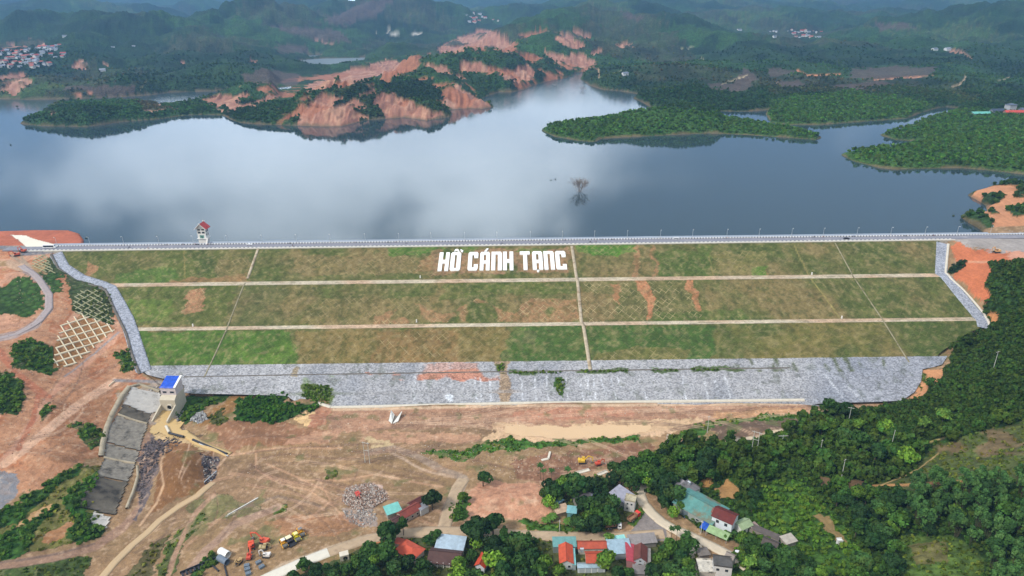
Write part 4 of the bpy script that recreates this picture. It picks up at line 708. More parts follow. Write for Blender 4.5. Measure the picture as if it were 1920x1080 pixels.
def dpw(L_): return [DP(a, b)[:2] for a, b in L_]
strip(dpw([(105, 476), (118, 502), (150, 523), (190, 534), (205, 540), (222, 570), (238, 600), (246, 622), (256, 655), (270, 698)]), 9.5, .0, MR, 'stone_drain', dam, dz=.35, colr=(152, 156, 166))
strip(dpw([(1767, 456), (1765, 514), (1776, 522), (1800, 552), (1832, 590), (1842, 600), (1846, 616)]), 9, .0, MR, 'stone_drain', dam, dz=.35, colr=(150, 154, 164))
strip(dpw([(96, 478), (110, 505), (140, 526), (190, 540), (200, 548), (214, 580), (231, 615), (238, 630), (247, 665), (262, 702)]), 1.8, .7, MCD, 'drain_wall', dam)
strip(dpw([(1778, 458), (1773, 512), (1782, 522), (1815, 552), (1846, 590), (1856, 612)]), 1.8, .5, MCL, 'drain_wall', dam)
for q, w_ in (([(484, 467), (464, 523)], 2.0), ([(1072, 462), (1081, 521), (1083, 529), (1090, 604), (1094, 612), (1107, 694)], 2.4)): strip(dpw(q), w_, .3, mat('worn_stair_concrete', (178, 164, 140), .9, .25, .3, stain=((130, 108, 82), .12, .5)), 'stairway', dam)
for q, w_ in (([(460, 531), (427, 612), (424, 620), (382, 708)], .9), ([(1566, 456), (1597, 513), (1600, 520), (1653, 597), (1658, 605), (1705, 680)], .9)): strip(dpw(q), w_, .12, mat('dull_gutter', (146, 138, 112), .9, .25, .3, stain=((98, 94, 64), .12, .5)), 'gutter', dam)
strip(dpw([(620, 765), (960, 757), (1300, 753), (1508, 751)]), 1.6, .7, MCL, 'toe_kerb', dam); strip(dpw([(595, 758), (620, 765)]), 2.2, .9, MCL, 'toe_kerb', dam)
strip(dpw([(345, 707), (560, 703), (960, 697), (1480, 690)]), .8, .15, MCD, 'ledge_gutter', dam)
crest = MB(); x0, x1 = XL(554)-8, XR(554)+4
crest.prism([(x0-1, 554.3-560), (x1, 554.3-560), (x1, 571.2-560), (x0-1, 571.2-560)], -9, -.02); crest.build('crest_body', MC, dam)
# ---------------------------------------------------------------- crest road and its walls
ASPH = mat('asphalt', (132, 132, 140), .85, .08, .25, stain=((160, 156, 160), .1, .55))
xr1 = 760.
r = MB(); r.box(x0-38, xr1, 557.2, 566.4, 44.2, 45.22); r.build('road', ASPH, kind='structure')
PAV = mat('pavement_tiles', (168, 174, 184), .85, .08, .4)
r = MB(); r.box(x0-2, xr1, 567.3, 571.0, 44.2, 45.36); r.build('pavement', PAV, kind='structure')
def striped(name, period, duty, ca=(238, 236, 228), cb=(44, 46, 58)):
    m, t, b = newmat(name, .7); tc = t.nodes.new('ShaderNodeTexCoord'); sp = t.nodes.new('ShaderNodeSeparateXYZ'); t.links.new(tc.outputs['Object'], sp.inputs[0])
    a = t.nodes.new('ShaderNodeMath'); a.operation = 'MULTIPLY'; a.inputs[1].default_value = 1/period; t.links.new(sp.outputs[0], a.inputs[0])
    f = t.nodes.new('ShaderNodeMath'); f.operation = 'FRACT'; t.links.new(a.outputs[0], f.inputs[0])
    g = t.nodes.new('ShaderNodeMath'); g.operation = 'GREATER_THAN'; g.inputs[1].default_value = duty; t.links.new(f.outputs[0], g.inputs[0])
    x = t.nodes.new('ShaderNodeMix'); x.data_type = 'RGBA'; t.links.new(g.outputs[0], x.inputs[0]); x.inputs[6].default_value = (*lin(ca), 1); x.inputs[7].default_value = (*lin(cb), 1); t.links.new(x.outputs[2], b.inputs['Base Color'])
    return m
WHITE = mat('white_paint', (236, 234, 228), .6, .05, 1.)
def wallpair(nm, y, period, bw, x0, x1, label, base=True, h=.8, wd=.7):
    e = empty(nm, (x0, y, 45.1), label=label, cat='guard wall'); L_ = x1-x0
    m = MB(); m.box(0, L_, -wd/2, wd/2, -.6, .32); m.build('kerb', WHITE if base else striped('kerb_stripes', period, .5), e)
    m = MB(); n = int(L_/period)
    for i in range(n): m.box(i*period, i*period+bw, -wd/2+.03, wd/2-.03, .33, h, .08, .1)
    m.build('kerb_blocks', WHITE, e)
    m = MB(); m.box(0, L_, -.08, .08, .5, .66)
    m.build('rail', mat('dark_rail', (52, 54, 62), .5), e)
wallpair('guard_wall', 555.7, 3.55, 1.9, x0-20, XR(554)+8, 'white block guard wall along the grass side of the crest road')
wallpair('guard_wall', 566.9, 2.5, 1.25, x0-2, xr1, 'black and white striped guard wall along the lake side of the crest road', base=False)
m = MB(); m.box(x0-2, XR(554)+46, 570.95, 571.5, 36, 46.1); m.build('wave_wall', mat('wave_wall', (176, 186, 200), .8, .06, .3), label='plain grey wave wall between the dam pavement and the lake', cat='wall')
MPOLE = mat('galvanised_pole', (190, 194, 198), .5, .05, 1., metal=.3)
def lamp():
    e = empty('street_lamp', (0, 0, 0), label='slim grey street lamp standing on the lake side of the dam crest', cat='street lamp', group='street lamps along the dam crest')
    m = MB(); m.tube((0, 0, 0), (0, 0, 7), .16, .1, 6); m.tube((0, 0, 6.9), (0, -1.3, 7.3), .08, .07, 5); m.build('pole', MPOLE, e)
    m = MB(); m.box(-.22, .22, -2.0, -1.1, 7.2, 7.42, .3, .1); m.build('lamp_head', WHITE, e)
    m = MB(); m.box(-.3, .3, -.3, .3, 0, .3); m.build('base', MC, e)
    return e
l0 = lamp(); first = True
for px in [110, 172, 235, 301, 365, 429, 494, 558, 621, 686, 749, 809, 872, 932, 994, 1054, 1114, 1175, 1237, 1297, 1361, 1421, 1482, 1541, 1604, 1667, 1731, 1791, 1853]:
    X = float(P(px, 448-.0122*(px-960), 45)[0]); o = l0 if first else copy_tree(l0); first = False; o.location = (X, 569.8, 45.36)
# ---------------------------------------------------------------- lettering on the slope
sg = empty('slope_lettering', (0, 530, 38), label='huge white slab letters reading the lake name on the upper grass slope', cat='lettering')
Yt = DP(960, 473.6)[1]; Yb_ = DP(960, 507.8)[1]
Yt, Yb_ = DP(822, 474.8)[1], DP(822, 508.9)[1]
def lpoly(polys, xa, xb):
    def wx(z): return float(DP(780+z/6, 491)[0])
    A = wx(xa); B = wx(xb); m = MB()
    for p in polys:
        b = [(A+(B-A)*u, Yb_+(Yt-Yb_)*v) for u, v in p]
        n = len(b); vs = [(x, y-530, float(damz(y))+.0-38-.3) for x, y in b]+[(x, y-530, float(damz(y))+.75-38) for x, y in b]
        ar = sum(b[i][0]*b[(i+1) % n][1]-b[(i+1) % n][0]*b[i][1] for i in range(n))
        f = [tuple(range(n))[::-1], tuple(range(n, 2*n))]+[(i, (i+1) % n, n+(i+1) % n, n+i) for i in range(n)]
        if ar < 0: f = [q[::-1] for q in f]
        m.add(vs, f)
    return m
def rc(a, b, c, d): return [(a, c), (b, c), (b, d), (a, d)]
Ls = [(0, .08), (.12, 0), (.4, 0), (.4, 1), (.12, 1), (0, .92)]; Lr = [(1-u, v) for u, v in Ls][::-1]
Al = [(0, 0), (.38, 0), (.38, 1), (.12, 1), (0, .92)]; Ar = [(1-u, v) for u, v in Al][::-1]
Ct = [(.4, .85), (.6, .85), (.6, .68), (1, .68), (1, .92), (.88, 1), (.4, 1)]; Cb = [(u, 1-v) for u, v in Ct][::-1]
GLY = {'H': [rc(0, .38, 0, 1), rc(.64, 1, 0, 1), rc(.38, .64, .4, .58)], 'O': [Ls, Lr, rc(.4, .6, .87, 1), rc(.4, .6, 0, .13)], 'C': [Ls, Ct, Cb],
 'A': [Al, Ar, rc(.38, .62, .86, 1), rc(.38, .62, .37, .52)], 'N': [rc(0, .38, 0, 1), Ar, rc(.38, .62, .87, 1)], 'T': [rc(0, 1, .84, 1), rc(.33, .72, 0, .84)],
 'G': [Ls, Ct, [(.4, 0), (1, 0), (1, .27), (.64, .27), (.64, .15), (.4, .15)]]}
ACC = {'1': [[(.25, 1.03), (.5, 1.1), (.5, 1.19), (.36, 1.17)], [(.5, 1.1), (.82, 1.03), (.66, 1.17), (.5, 1.19)], [(.9, 1.1), (1.08, 1.0), (1.18, 1.09), (.88, 1.18)]], '3': [[(.4, 1.04), (.64, 1.04), (.84, 1.2), (.64, 1.2)]], '7': [[(.5+.12*math.cos(t*math.pi/4), -.07+.055*math.sin(t*math.pi/4)) for t in range(8)]]}
LM = mat('white_slab_paint', (246, 246, 244), .6, .02, 1.)
for i, (g, a, b) in enumerate((('H', 256, 372), ('O', 388, 503), ('C', 586, 698), ('A', 720, 830), ('N', 848, 966), ('H', 978, 1095), ('T', 1170, 1283), ('A', 1310, 1425), ('N', 1440, 1556), ('G', 1572, 1690))):
    lpoly(GLY[g], a, b).build('letter', LM, sg)
    if str(i) in ACC: lpoly(ACC[str(i)], a, b).build('accent', LM, sg)
# ---------------------------------------------------------------- vegetation
def leaf_mat(name, rnd=True):
    m, t, b = newmat(name, .75, .25); at = t.nodes.new('ShaderNodeAttribute'); at.attribute_name = 'Col'
    oi = t.nodes.new('ShaderNodeObjectInfo'); r = t.nodes.new('ShaderNodeMapRange'); r.inputs[3].default_value = .8; r.inputs[4].default_value = 1.25; t.links.new(oi.outputs['Random'], r.inputs[0])
    n = t.nodes.new('ShaderNodeTexNoise'); n.inputs['Scale'].default_value = 1.6; tc = t.nodes.new('ShaderNodeTexCoord'); t.links.new(tc.outputs['Object'], n.inputs[0])
    r2 = t.nodes.new('ShaderNodeMapRange'); r2.inputs[1].default_value = .3; r2.inputs[2].default_value = .7; r2.inputs[3].default_value = .75; r2.inputs[4].default_value = 1.25; t.links.new(n.outputs[0], r2.inputs[0])
    q = t.nodes.new('ShaderNodeMath'); q.operation = 'MULTIPLY'; t.links.new(r.outputs[0], q.inputs[0]); t.links.new(r2.outputs[0], q.inputs[1])
    x = t.nodes.new('ShaderNodeMix'); x.data_type = 'RGBA'; x.blend_type = 'MULTIPLY'; x.inputs[0].default_value = 1; t.links.new(at.outputs['Color'], x.inputs[6]); t.links.new(q.outputs[0], x.inputs[7])
    t.links.new(x.outputs[2], b.inputs['Base Color'])
    tr = t.nodes.new('ShaderNodeBsdfTranslucent'); t.links.new(x.outputs[2], tr.inputs[0]); ms = t.nodes.new('ShaderNodeMixShader'); ms.inputs[0].default_value = .35; t.links.new(b.outputs[0], ms.inputs[1]); t.links.new(tr.outputs[0], ms.inputs[2]); t.links.new(ms.outputs[0], t.nodes['Material Output'].inputs['Surface'])
    return m
LEAF = leaf_mat('leaves'); BARK = mat('bark', (92, 82, 68), .95, .25, 2.)
def leaves(cent, nrm, size, col, asp=1.0):
    """one quad per leaf clump"""
    n = len(cent); nrm = nrm/(np.linalg.norm(nrm, axis=1)[:, None]+1e-9); a = rng.normal(size=(n, 3)); a -= (a*nrm).sum(1)[:, None]*nrm; a /= np.linalg.norm(a, axis=1)[:, None]+1e-9
    b = np.cross(nrm, a); s = (size*np.ones(n))[:, None]; V = np.stack([cent-a*s-b*s*.6*asp, cent+a*s*.7-b*s*asp, cent+a*s+b*s*.7*asp, cent-a*s*.6+b*s*asp], 1)
    V += rng.normal(size=V.shape)*s[:, None]*.12
    return V.reshape(-1, 3), np.arange(n*4).reshape(n, 4), np.repeat(col, 4, 0)
def crown(R_, H, z0, blobs, nleaf, ls, base, flat=.75, bright=.25, inner=0.0):
    """crown of rounded boughs: leaf clumps on the skin of several lumps"""
    th = rng.random(blobs)*6.28; rr = R_*.62*np.sqrt(rng.random(blobs)); zz = z0+H*(.25+.6*rng.random(blobs)*(1-.45*(rr/R_))); rr[0] *= .2; zz[0] = z0+H*.8
    br = R_*(.34+.28*rng.random(blobs)); bt = .75+.5*rng.random(blobs); bh = rng.normal(size=blobs)*.08
    i = rng.integers(0, blobs, nleaf); d = rng.normal(size=(nleaf, 3)); d[:, 2] = np.abs(d[:, 2])*1.1-.35; d /= np.linalg.norm(d, axis=1)[:, None]
    c = np.stack([rr*np.cos(th), rr*np.sin(th), zz], 1)[i]+d*(br[i]*(.82+.25*rng.random(nleaf)))[:, None]*np.array([1, 1, flat])
    nn = d+rng.normal(size=d.shape)*.45; t = 1.55*(bt[i]*(.78+.44*rng.random(nleaf)))[:, None]
    cc = lin(base)[None]*np.array([1.3, 1.12, .85])*t*np.stack([1+bh[i]*1.5, np.ones(nleaf), 1-bh[i]], 1)
    return leaves(c, nn, ls*(.7+.6*rng.random(nleaf)), cc)
def trunk(mb, h, r, n=4, spread=.5, zs=.45):
    mb.tube((0, 0, -.6), (.1, .05, h*.55), r, r*.7, 7); ang = random.random()*6
    for k in range(n):
        a = ang+k*6.28/n; z = h*(zs+.12*random.random()); mb.tube((.07, .04, z), (math.cos(a)*h*spread*.45, math.sin(a)*h*spread*.45, z+h*.33), r*.5, r*.2, 5)
TPL = {}
def tpl(key, cr, tr):
    me = mesh_np('crown', *cr[:2], LEAF, cr[2], link=False); mb = MB(); tr(mb); m2 = bpy.data.meshes.new('trunk'); m2.from_pydata(mb.v, [], mb.f); m2.materials.append(BARK); TPL[key] = (me, m2)
for i in range(4):
    tpl('round%d' % i, crown(4.2, 5.5, 3.0, 9+i, 620, .52, [(58, 92, 38), (44, 74, 34), (66, 100, 40), (50, 78, 40)][i]), lambda mb: trunk(mb, 8, .28, 5))
for i in range(3):
    tpl('tall%d' % i, crown(3.2, 8.5, 4.5, 11, 620, .5, [(46, 78, 36), (36, 62, 30), (70, 104, 44)][i], .9), lambda mb: trunk(mb, 12, .25, 5, .35, .4))
for i in range(2):
    tpl('dark%d' % i, crown(3.6, 5.0, 2.2, 8, 620, .5, [(30, 54, 28), (36, 62, 30)][i], .85), lambda mb: trunk(mb, 7, .3, 4))
tpl('light0', crown(4.4, 5.0, 3.2, 15, 480, .5, (84, 124, 48), .55), lambda mb: trunk(mb, 8, .22, 6, .6))
tpl('light1', crown(3.6, 6.0, 3.0, 14, 440, .5, (90, 122, 56), .6), lambda mb: trunk(mb, 8, .2, 6, .5))
def bamboo():
    Vs, Fs, Cs, n = [], [], [], 0
    for k in range(9):
        a = rng.random()*6.28; r = 1.0+2.6*rng.random(); h = 8+4*rng.random(); cxy = np.array([math.cos(a)*r, math.sin(a)*r, h]); m = 75
        d = rng.normal(size=(m, 3)); d /= np.linalg.norm(d, axis=1)[:, None]; d[:, 2] = np.abs(d[:, 2]); s = np.array([1.35, 1.35, 1.2]); t = rng.random(m)**.6
        c = cxy+d*s*(.8+.2*rng.random(m))[:, None]-np.array([0, 0, 1])*((1-t)*4.5)[:, None]*(rng.random(m)**2)[:, None]
        v, f, cc = leaves(c, d+rng.normal(size=d.shape)*.4, .38*(.7+.6*rng.random(m)), lin([(78, 116, 56), (66, 102, 52), (88, 122, 62)][k % 3])[None]*(.75+.5*rng.random(m))[:, None])
        Vs.append(v); Fs.append(f+n); Cs.append(cc); n += len(v)
    return np.concatenate(Vs), np.concatenate(Fs), np.concatenate(Cs)
def bstem(mb):
    for k in range(9):
        a = k*.7; mb.tube((math.cos(a)*.5, math.sin(a)*.5, -.5), (math.cos(a)*2, math.sin(a)*2, 9), .07, .04, 4)
tpl('bamboo0', bamboo(), bstem); tpl('bamboo1', bamboo(), bstem)
def palm(n=11, L_=2.3, droop=1.2, base=(62, 98, 44), z0=8.5, wd=.55):
    Vs, Fs, Cs = [], [], []; q = 0
    for k in range(n):
        a = k*6.283/n+rng.random()*.4; e = .5+rng.random()*.5
        for sgn in (-1, 1):
            pts = []
            for t in np.linspace(0, 1, 5):
                r = L_*t; z = z0+e*r*1.0-droop*t*t*L_*.6; c_ = np.array([math.cos(a)*r, math.sin(a)*r, z]); sd = np.array([-math.sin(a), math.cos(a), -.5*1])*wd*sgn*math.sin(math.pi*min(t+.12, 1))
                sd[2] = -abs(wd)*.5*math.sin(math.pi*min(t+.12, 1)); pts += [c_, c_+sd]
            Vs += pts; Fs += [(q+2*j, q+2*j+2, q+2*j+3, q+2*j+1) for j in range(4)]; q += 10; cl = lin(base)*(.75+.5*rng.random()); Cs += [cl]*10
    return np.array(Vs), np.array(Fs), np.array(Cs)
tpl('palm0', palm(), lambda mb: mb.tube((0, 0, -.5), (0, 0, 8.6), .13, .09, 7)); tpl('banana0', palm(9, 2.1, 1.6, (92, 130, 52), 1.6, .8), lambda mb: mb.tube((0, 0, -.3), (0, 0, 1.7), .16, .12, 7))
def place_tree(X, Y, Z, key, s, label, group=None, name=None, cat='tree', rz=None, sz=None):
    cr, tr = TPL[key]; nm = name or ('palm_tree' if 'palm' in key else 'banana_plant' if 'banana' in key else 'bamboo_clump' if 'bamboo' in key else 'tree')
    e = empty(nm, (X, Y, Z), random.random()*6.28 if rz is None else rz, label, 'bamboo' if 'bamboo' in key else 'banana plant' if 'banana' in key else cat, group)
    e.scale = (s, s, s*(sz or 1)); put(bpy.data.objects.new('crown', cr), e); put(bpy.data.objects.new('stem' if ('bamboo' in key or 'banana' in key) else 'trunk', tr), e); return e
TREES = []          # (x, y, radius) of individually placed trees
def tree_px(cx, cy, h, key, label, group=None, **k):
    """cx, cy: middle of the crown in the photo; h: height in metres"""
    H0 = {'round': 8.6, 'tall0': 13, 'tall1': 13, 'tall2': 13, 'dark': 7.2, 'light': 8.4, 'bamb': 11.5, 'palm': 9.4, 'bana': 3.1}
    hh = [v for q, v in H0.items() if key.startswith(q)][0]; X, Y, Z = G1(cx, cy+h*.62*2.9); sc = FPX/math.hypot(Y, CH-Z); dep = math.atan2(CH-Z, Y)
    X, Y, Z = G1(cx+(cx-960)*.0, cy+h*.62*sc*math.cos(dep)); TREES.append((X, Y, h*.4)); return place_tree(X, Y, Z-.2, key, h/hh, label, group, **k)
VT = [
 (906, 897, 9, 'dark1', 'lone round dark tree on the bare earth above the village road'),
 (868, 934, 7, 'round2', 'upper tree of the roadside clump below the lone round tree'), (862, 962, 7, 'round0', 'lower wider tree of the roadside clump beside the round earth mound'),
 (811, 938, 10, 'dark0', 'dense dark tree overhanging the brown roofed house by the track'), (724, 1000, 13, 'dark1', 'tall dark tree below the teal roofed shed'), (757, 985, 11, 'tall0', 'thin straggly tree just below the brown tiled house'),
 (728, 1035, 11, 'round1', 'broad tree left of the orange hip roof'), (704, 1055, 8, 'round2', None), (765, 1058, 8, 'dark0', None), (795, 1066, 8, 'round1', None), (745, 1068, 9, 'round3', None),
 (821, 1006, 7, 'round1', 'round tree above the pale blue sheet roof'), (806, 1013, 6, 'dark1', None), (859, 1062, 9, 'round2', 'bright green tree in front of the dark brown roofed house'), (884, 1042, 6, 'round1', None),
 (895, 995, 12, 'dark0', 'big dark tree right of the pale blue sheet roof'), (925, 985, 11, 'dark1', None), (945, 1010, 12, 'tall0', 'tall thin stemmed tree at the bend of the village road'), (925, 1030, 11, 'dark0', None), (950, 1045, 12, 'tall1', None), (968, 1025, 11, 'round3', None), (940, 1068, 10, 'dark1', None), (975, 1062, 10, 'round1', None), (995, 1045, 10, 'dark1', None), (1015, 1070, 9, 'round0', None), (1050, 1072, 7, 'round2', None), (985, 1085, 9, 'dark0', None),
 (1138, 1052, 10, 'round2', 'large green tree between the orange tiled roof and the pink red roof'), (1140, 1010, 6, 'light1', 'light green bush like tree behind the orange tiled roof'), (1155, 1075, 8, 'dark1', None), (1175, 1078, 6, 'round1', None),
 (1255, 1028, 9, 'round0', 'leafy tree at the road junction below the palms'), (1240, 1050, 9, 'round2', None), (1272, 1045, 9, 'dark1', None), (1255, 1068, 9, 'round3', None), (1285, 1060, 8, 'round2', None), (1225, 1075, 8, 'dark0', None), (1290, 1080, 8, 'round0', None),
 (1268, 1000, 9, 'palm0', 'left palm of the pair at the road junction'), (1286, 1010, 9, 'palm0', 'right palm of the pair at the road junction'), (1258, 1000, 8, 'palm0', 'palm leaning behind the pair at the road junction'),
 (1013, 882, 10, 'palm0', 'tallest slim palm at the left end of the shaded yard'), (1019, 891, 9, 'palm0', None), (1034, 890, 9, 'palm0', 'slim palm on the edge of the bare field'), (1064, 889, 10, 'palm0', None), (1080, 896, 8, 'palm0', None),
 (1092, 908, 11, 'dark1', 'very wide dark tree over the old black roofs'), (1112, 912, 10, 'dark0', None), (1030, 912, 8, 'dark0', None), (1045, 930, 8, 'round1', None), (1060, 918, 9, 'dark1', None), (1022, 925, 7, 'round3', None),
 (1118, 962, 10, 'round0', 'large tree in the middle of the yard left of the dump trucks'), (1102, 975, 9, 'round2', None), (1142, 948, 10, 'round3', None), (1150, 968, 9, 'dark1', None), (1135, 982, 7, 'round0', None), (1035, 965, 5, 'banana0', 'banana plants at the end of the grass verge'), (1065, 975, 4.5, 'banana0', None), (1025, 972, 4.5, 'banana0', None), (1042, 952, 5, 'light1', None),
 (1180, 905, 10, 'round1', None), (1165, 893, 10, 'round3', None), (1195, 890, 10, 'round0', None), (1170, 875, 9, 'dark1', None), (1205, 870, 8, 'round1', None), (1150, 898, 8, 'dark0', None),
 (1243, 912, 11, 'dark0', 'dark tree on the inside of the bend of the concrete road'), (1262, 928, 11, 'round3', 'big olive crowned tree on the inside of the bend of the concrete road'), (1232, 895, 9, 'round1', None), (1240, 940, 8, 'dark1', None), (1255, 900, 9, 'dark1', None), (1275, 950, 6, 'round0', None), (1262, 960, 6, 'light0', None),
 (1360, 1000, 5, 'banana0', None), (1375, 1005, 6, 'palm0', None), (1390, 1010, 7, 'round2', 'bright tree between the concrete road and the small white shed'), (1400, 1025, 8, 'round1', None), (1415, 1040, 8, 'round0', None), (1430, 1060, 8, 'round3', None), (1405, 1060, 8, 'light1', None), (1390, 1045, 6, 'round2', None), (1440, 1030, 7, 'dark1', None), (1460, 1045, 8, 'round1', None), (1480, 1060, 8, 'round0', None),
 (573, 1062, 7, 'round1', 'leftmost tree below the concrete road end'), (595, 1072, 7, 'dark0', None), (630, 1080, 7, 'round3', None), (655, 1070, 7, 'round1', None), (680, 1080, 7, 'dark1', None), (555, 1080, 6, 'dark1', None),
 (1555, 765, 12, 'round1', 'big round tree at the right foot of the dam'), (1580, 768, 11, 'dark1', 'darker tree right of the big round tree at the foot of the dam'), (1660, 800, 10, 'light0', 'bright green spreading tree on the hill below the dam'), (1765, 780, 10, 'light1', 'pale feathery tree standing up from the dark wood'), (1730, 795, 9, 'light1', None), (1610, 795, 8, 'round2', None), (1540, 800, 9, 'round2', None),
 (1615, 830, 12, 'round1', 'massive crowned tree in the middle of the right wood'), (1640, 845, 11, 'dark1', None), (1575, 820, 11, 'round3', None), (1700, 855, 10, 'light0', None)]
LM_ = [((1577, 870), 'the power pole over the reddish clearing'), ((1573, 1014), 'the tiny white pump box'), ((1700, 905), 'the left end of the tan hillside path'), ((1477, 1012), 'the pale tin roofed hut'), ((1300, 946), 'the teal roofed warehouse'), ((1432, 998), 'the long dark pig shed'), ((1850, 850), 'the brown hillside clearing'), ((1890, 1070), 'the lower right corner'), ((1850, 910), 'the right end of the tan hillside path'), ((1640, 1065), 'the bottom edge of the right wood'), ((1770, 1040), 'the grassy opening on the lower slope'), ((1358, 915), 'the orange earth patch'), ((1254, 838), 'the steel pylon'), ((1414, 848), 'the double pole'), ((1284, 880), 'the weathered hut'), ((1615, 830), 'the massive crowned tree'), ((1520, 950), 'the open green garden slope'), ((1165, 935), 'the grey two storey block'), ((1092, 934), 'the old black cottage'), ((1070, 957), 'the teal clad hut'), ((1150, 990), 'the white cabbed dump truck'), ((1109, 1040), 'the deep orange tiled house'), ((1060, 1040), 'the bright orange gable roof'), ((1195, 1045), 'the brown gable with white front'), ((1350, 1058), 'the blackened slab roof'), ((768, 1030), 'the orange hip roofed bungalow'), ((840, 1030), 'the pale blue and brown roofs'), ((906, 1050), 'the narrow white house'), ((646, 1045), 'the culvert box'), ((560, 1060), 'the end of the fresh concrete road'), ((1275, 1000), 'the palms at the junction'), ((1392, 982), 'the small white shed'), ((1122, 880), 'the red excavator in the field'), ((960, 990), 'the bend of the village road'), ((1443, 1018), 'the dark roofed garden house')]
NL = {}
def nearlabel(px, py, kd, h):
    d = [((px-a)**2+((py-b)*1.6)**2, a, b, t) for (a, b), t in LM_]; _, a, b, t = min(d); dx, dy = px-a, (py-b)*1.6
    sz = 'small' if h < 6.6 else 'tall' if h > 9.3 else 'middle sized'; di = ('right of' if dx > 0 else 'left of') if abs(dx) > abs(dy) else ('below' if dy > 0 else 'above')
    if dx*dx+dy*dy < 200: di = 'right beside'
    lb = '%s %s %s %s' % (sz, kd, di, t); return lb, lb.replace('tree', 'trees').replace('clump', 'clumps')
VT += [(1712+random.random()*10, 890+random.random()*8, 9, 'bamboo0', 'bamboo clump at the left end of the tan hillside path')]
KDN = {'roun': 'round green tree', 'dark': 'dark dense tree', 'tall': 'narrow leafy tree', 'ligh': 'light green tree', 'bamb': 'feathery bamboo clump', 'palm': 'slim palm', 'bana': 'banana plant'}
for zp, n_ in (([(868, 985), (1025, 1003), (1030, 1080), (880, 1100), (925, 1050)], 16), ([(560, 1075), (700, 1030), (735, 1050), (800, 1062), (900, 1078), (900, 1110), (540, 1110)], 20), ([(1215, 1035), (1300, 1015), (1300, 1100), (1215, 1100)], 8), ([(1395, 1020), (1440, 1035), (1540, 1050), (1540, 1100), (1400, 1100)], 12), ([(1135, 880), (1225, 852), (1225, 890), (1195, 905), (1180, 915)], 8), ([(1222, 850), (1345, 850), (1345, 895), (1300, 895), (1260, 890), (1230, 905)], 14), ([(1020, 910), (1060, 905), (1110, 895), (1150, 905), (1150, 920), (1090, 922), (1030, 950)], 8), ([(1085, 945), (1150, 940), (1150, 985), (1085, 985)], 7)):
    c = 0
    for t_ in range(400):
        x = random.uniform(min(p[0] for p in zp), max(p[0] for p in zp)); y = random.uniform(min(p[1] for p in zp), max(p[1] for p in zp))
        if not inpoly(np.array([x]), np.array([y]), zp)[0] or any((x-v[0])**2+((y-v[1])*1.5)**2 < 15**2 for v in VT): continue
        VT.append((x, y, random.uniform(6, 10.5), random.choice(['round0', 'round1', 'dark0', 'dark1', 'round3', 'tall1', 'tall0', 'round2', 'light0']), None)); c += 1
        if c >= n_: break
for a in VT:
    lb = a[4]; gp = None
    if not lb: lb, gp = nearlabel(a[0], a[1], KDN[a[3][:4]], a[2])
    tree_px(*a[:4], lb, gp)
def scatter(x0, x1, y0, y1, sp):
    nx = int((x1-x0)/sp); ny = int((y1-y0)/sp); X = x0+(np.arange(nx)[None, :]+rng.random((ny, nx)))*sp; Y = y0+(np.arange(ny)[:, None]+rng.random((ny, nx)))*sp
    return X.ravel(), Y.ravel()
FREE = [[(1500, 845), (1445, 905), (1480, 1000), (1560, 1060), (1600, 1050), (1590, 990), (1560, 930)], [(1640, 915), (1700, 885), (1760, 830), (1860, 805), (1940, 780), (2050, 780), (2050, 895), (1780, 908)], [(1680, 1005), (1790, 1000), (1850, 1060), (1840, 1110), (1680, 1110)], [(1195, 925), (1215, 915), (1265, 975), (1320, 1010), (1400, 1060), (1420, 1100), (1290, 1110), (1290, 1010), (1230, 990)], [(1268, 900), (1300, 905), (1330, 895), (1345, 905), (1400, 960), (1430, 1000), (1450, 1020), (1400, 1035), (1330, 1010), (1262, 960)], [(1330, 915), (1370, 898), (1385, 920), (1370, 940)], [(1300, 1040), (1345, 1040), (1390, 1050), (1395, 1110), (1300, 1110)], [(1345, 836), (1380, 822), (1465, 802), (1470, 815), (1420, 826), (1380, 834), (1350, 845)], [(1520, 960), (1560, 965), (1590, 1030), (1550, 1020)]]
X, Y = scatter(60, 520, 170, 560, 5.8)
Zt = terrain(X, Y); px, py = proj(X, Y, Zt); C_, V_ = paint_near(X, Y, px, py)
ok = (V_ > .93) & (px > 1195) & (px < 2150) & (py < 1330) & ~inpoly(X, Y, DAMW); 
for f in FREE: ok &= ~inpoly(px, py-6, f)
for tx, ty, tr in TREES: ok &= (X-tx)**2+(Y-ty)**2 > (tr*.75)**2
X, Y, Zt, px, py, C_ = X[ok], Y[ok], Zt[ok], px[ok], py[ok], C_[ok]
dk = inpoly(px, py, [(1500, 790), (1590, 765), (1740, 745), (1850, 600), (1850, 480), (2200, 440), (2200, 760), (1860, 790), (1780, 820), (1640, 800)])     # dark plantation
od = np.argsort(Y); inview = (px > 1195) & (px < 1925) & (py < 1150)
big = [i for i in od if inview[i] and not dk[i]][:130]
bset = set(big)
for i in big:
    bm = inpoly(px[i:i+1], py[i:i+1], [(1690, 860), (2000, 860), (2000, 1300), (1880, 1300), (1700, 1000)])[0]; r_ = random.random(); h = 5.5+5*random.random()
    if bm and r_ < .75: key = random.choice(['bamboo0', 'bamboo1']); h = 9+3*random.random()
    else: key = random.choice(['round0', 'round1', 'round3', 'dark0', 'dark1', 'tall1', 'tall0', 'round2', 'light0' if r_ < .3 else 'dark1'])
    H0 = {'roun': 8.6, 'tall': 13, 'dark': 7.2, 'ligh': 8.4, 'bamb': 11.5}[key[:4]]
    if key[:4] == 'tall': h *= 1.25
    lb, gp = nearlabel(px[i], py[i]-12, KDN[key[:4]], h)
    place_tree(X[i], Y[i], Zt[i]-.2, key, h/H0, lb, gp)
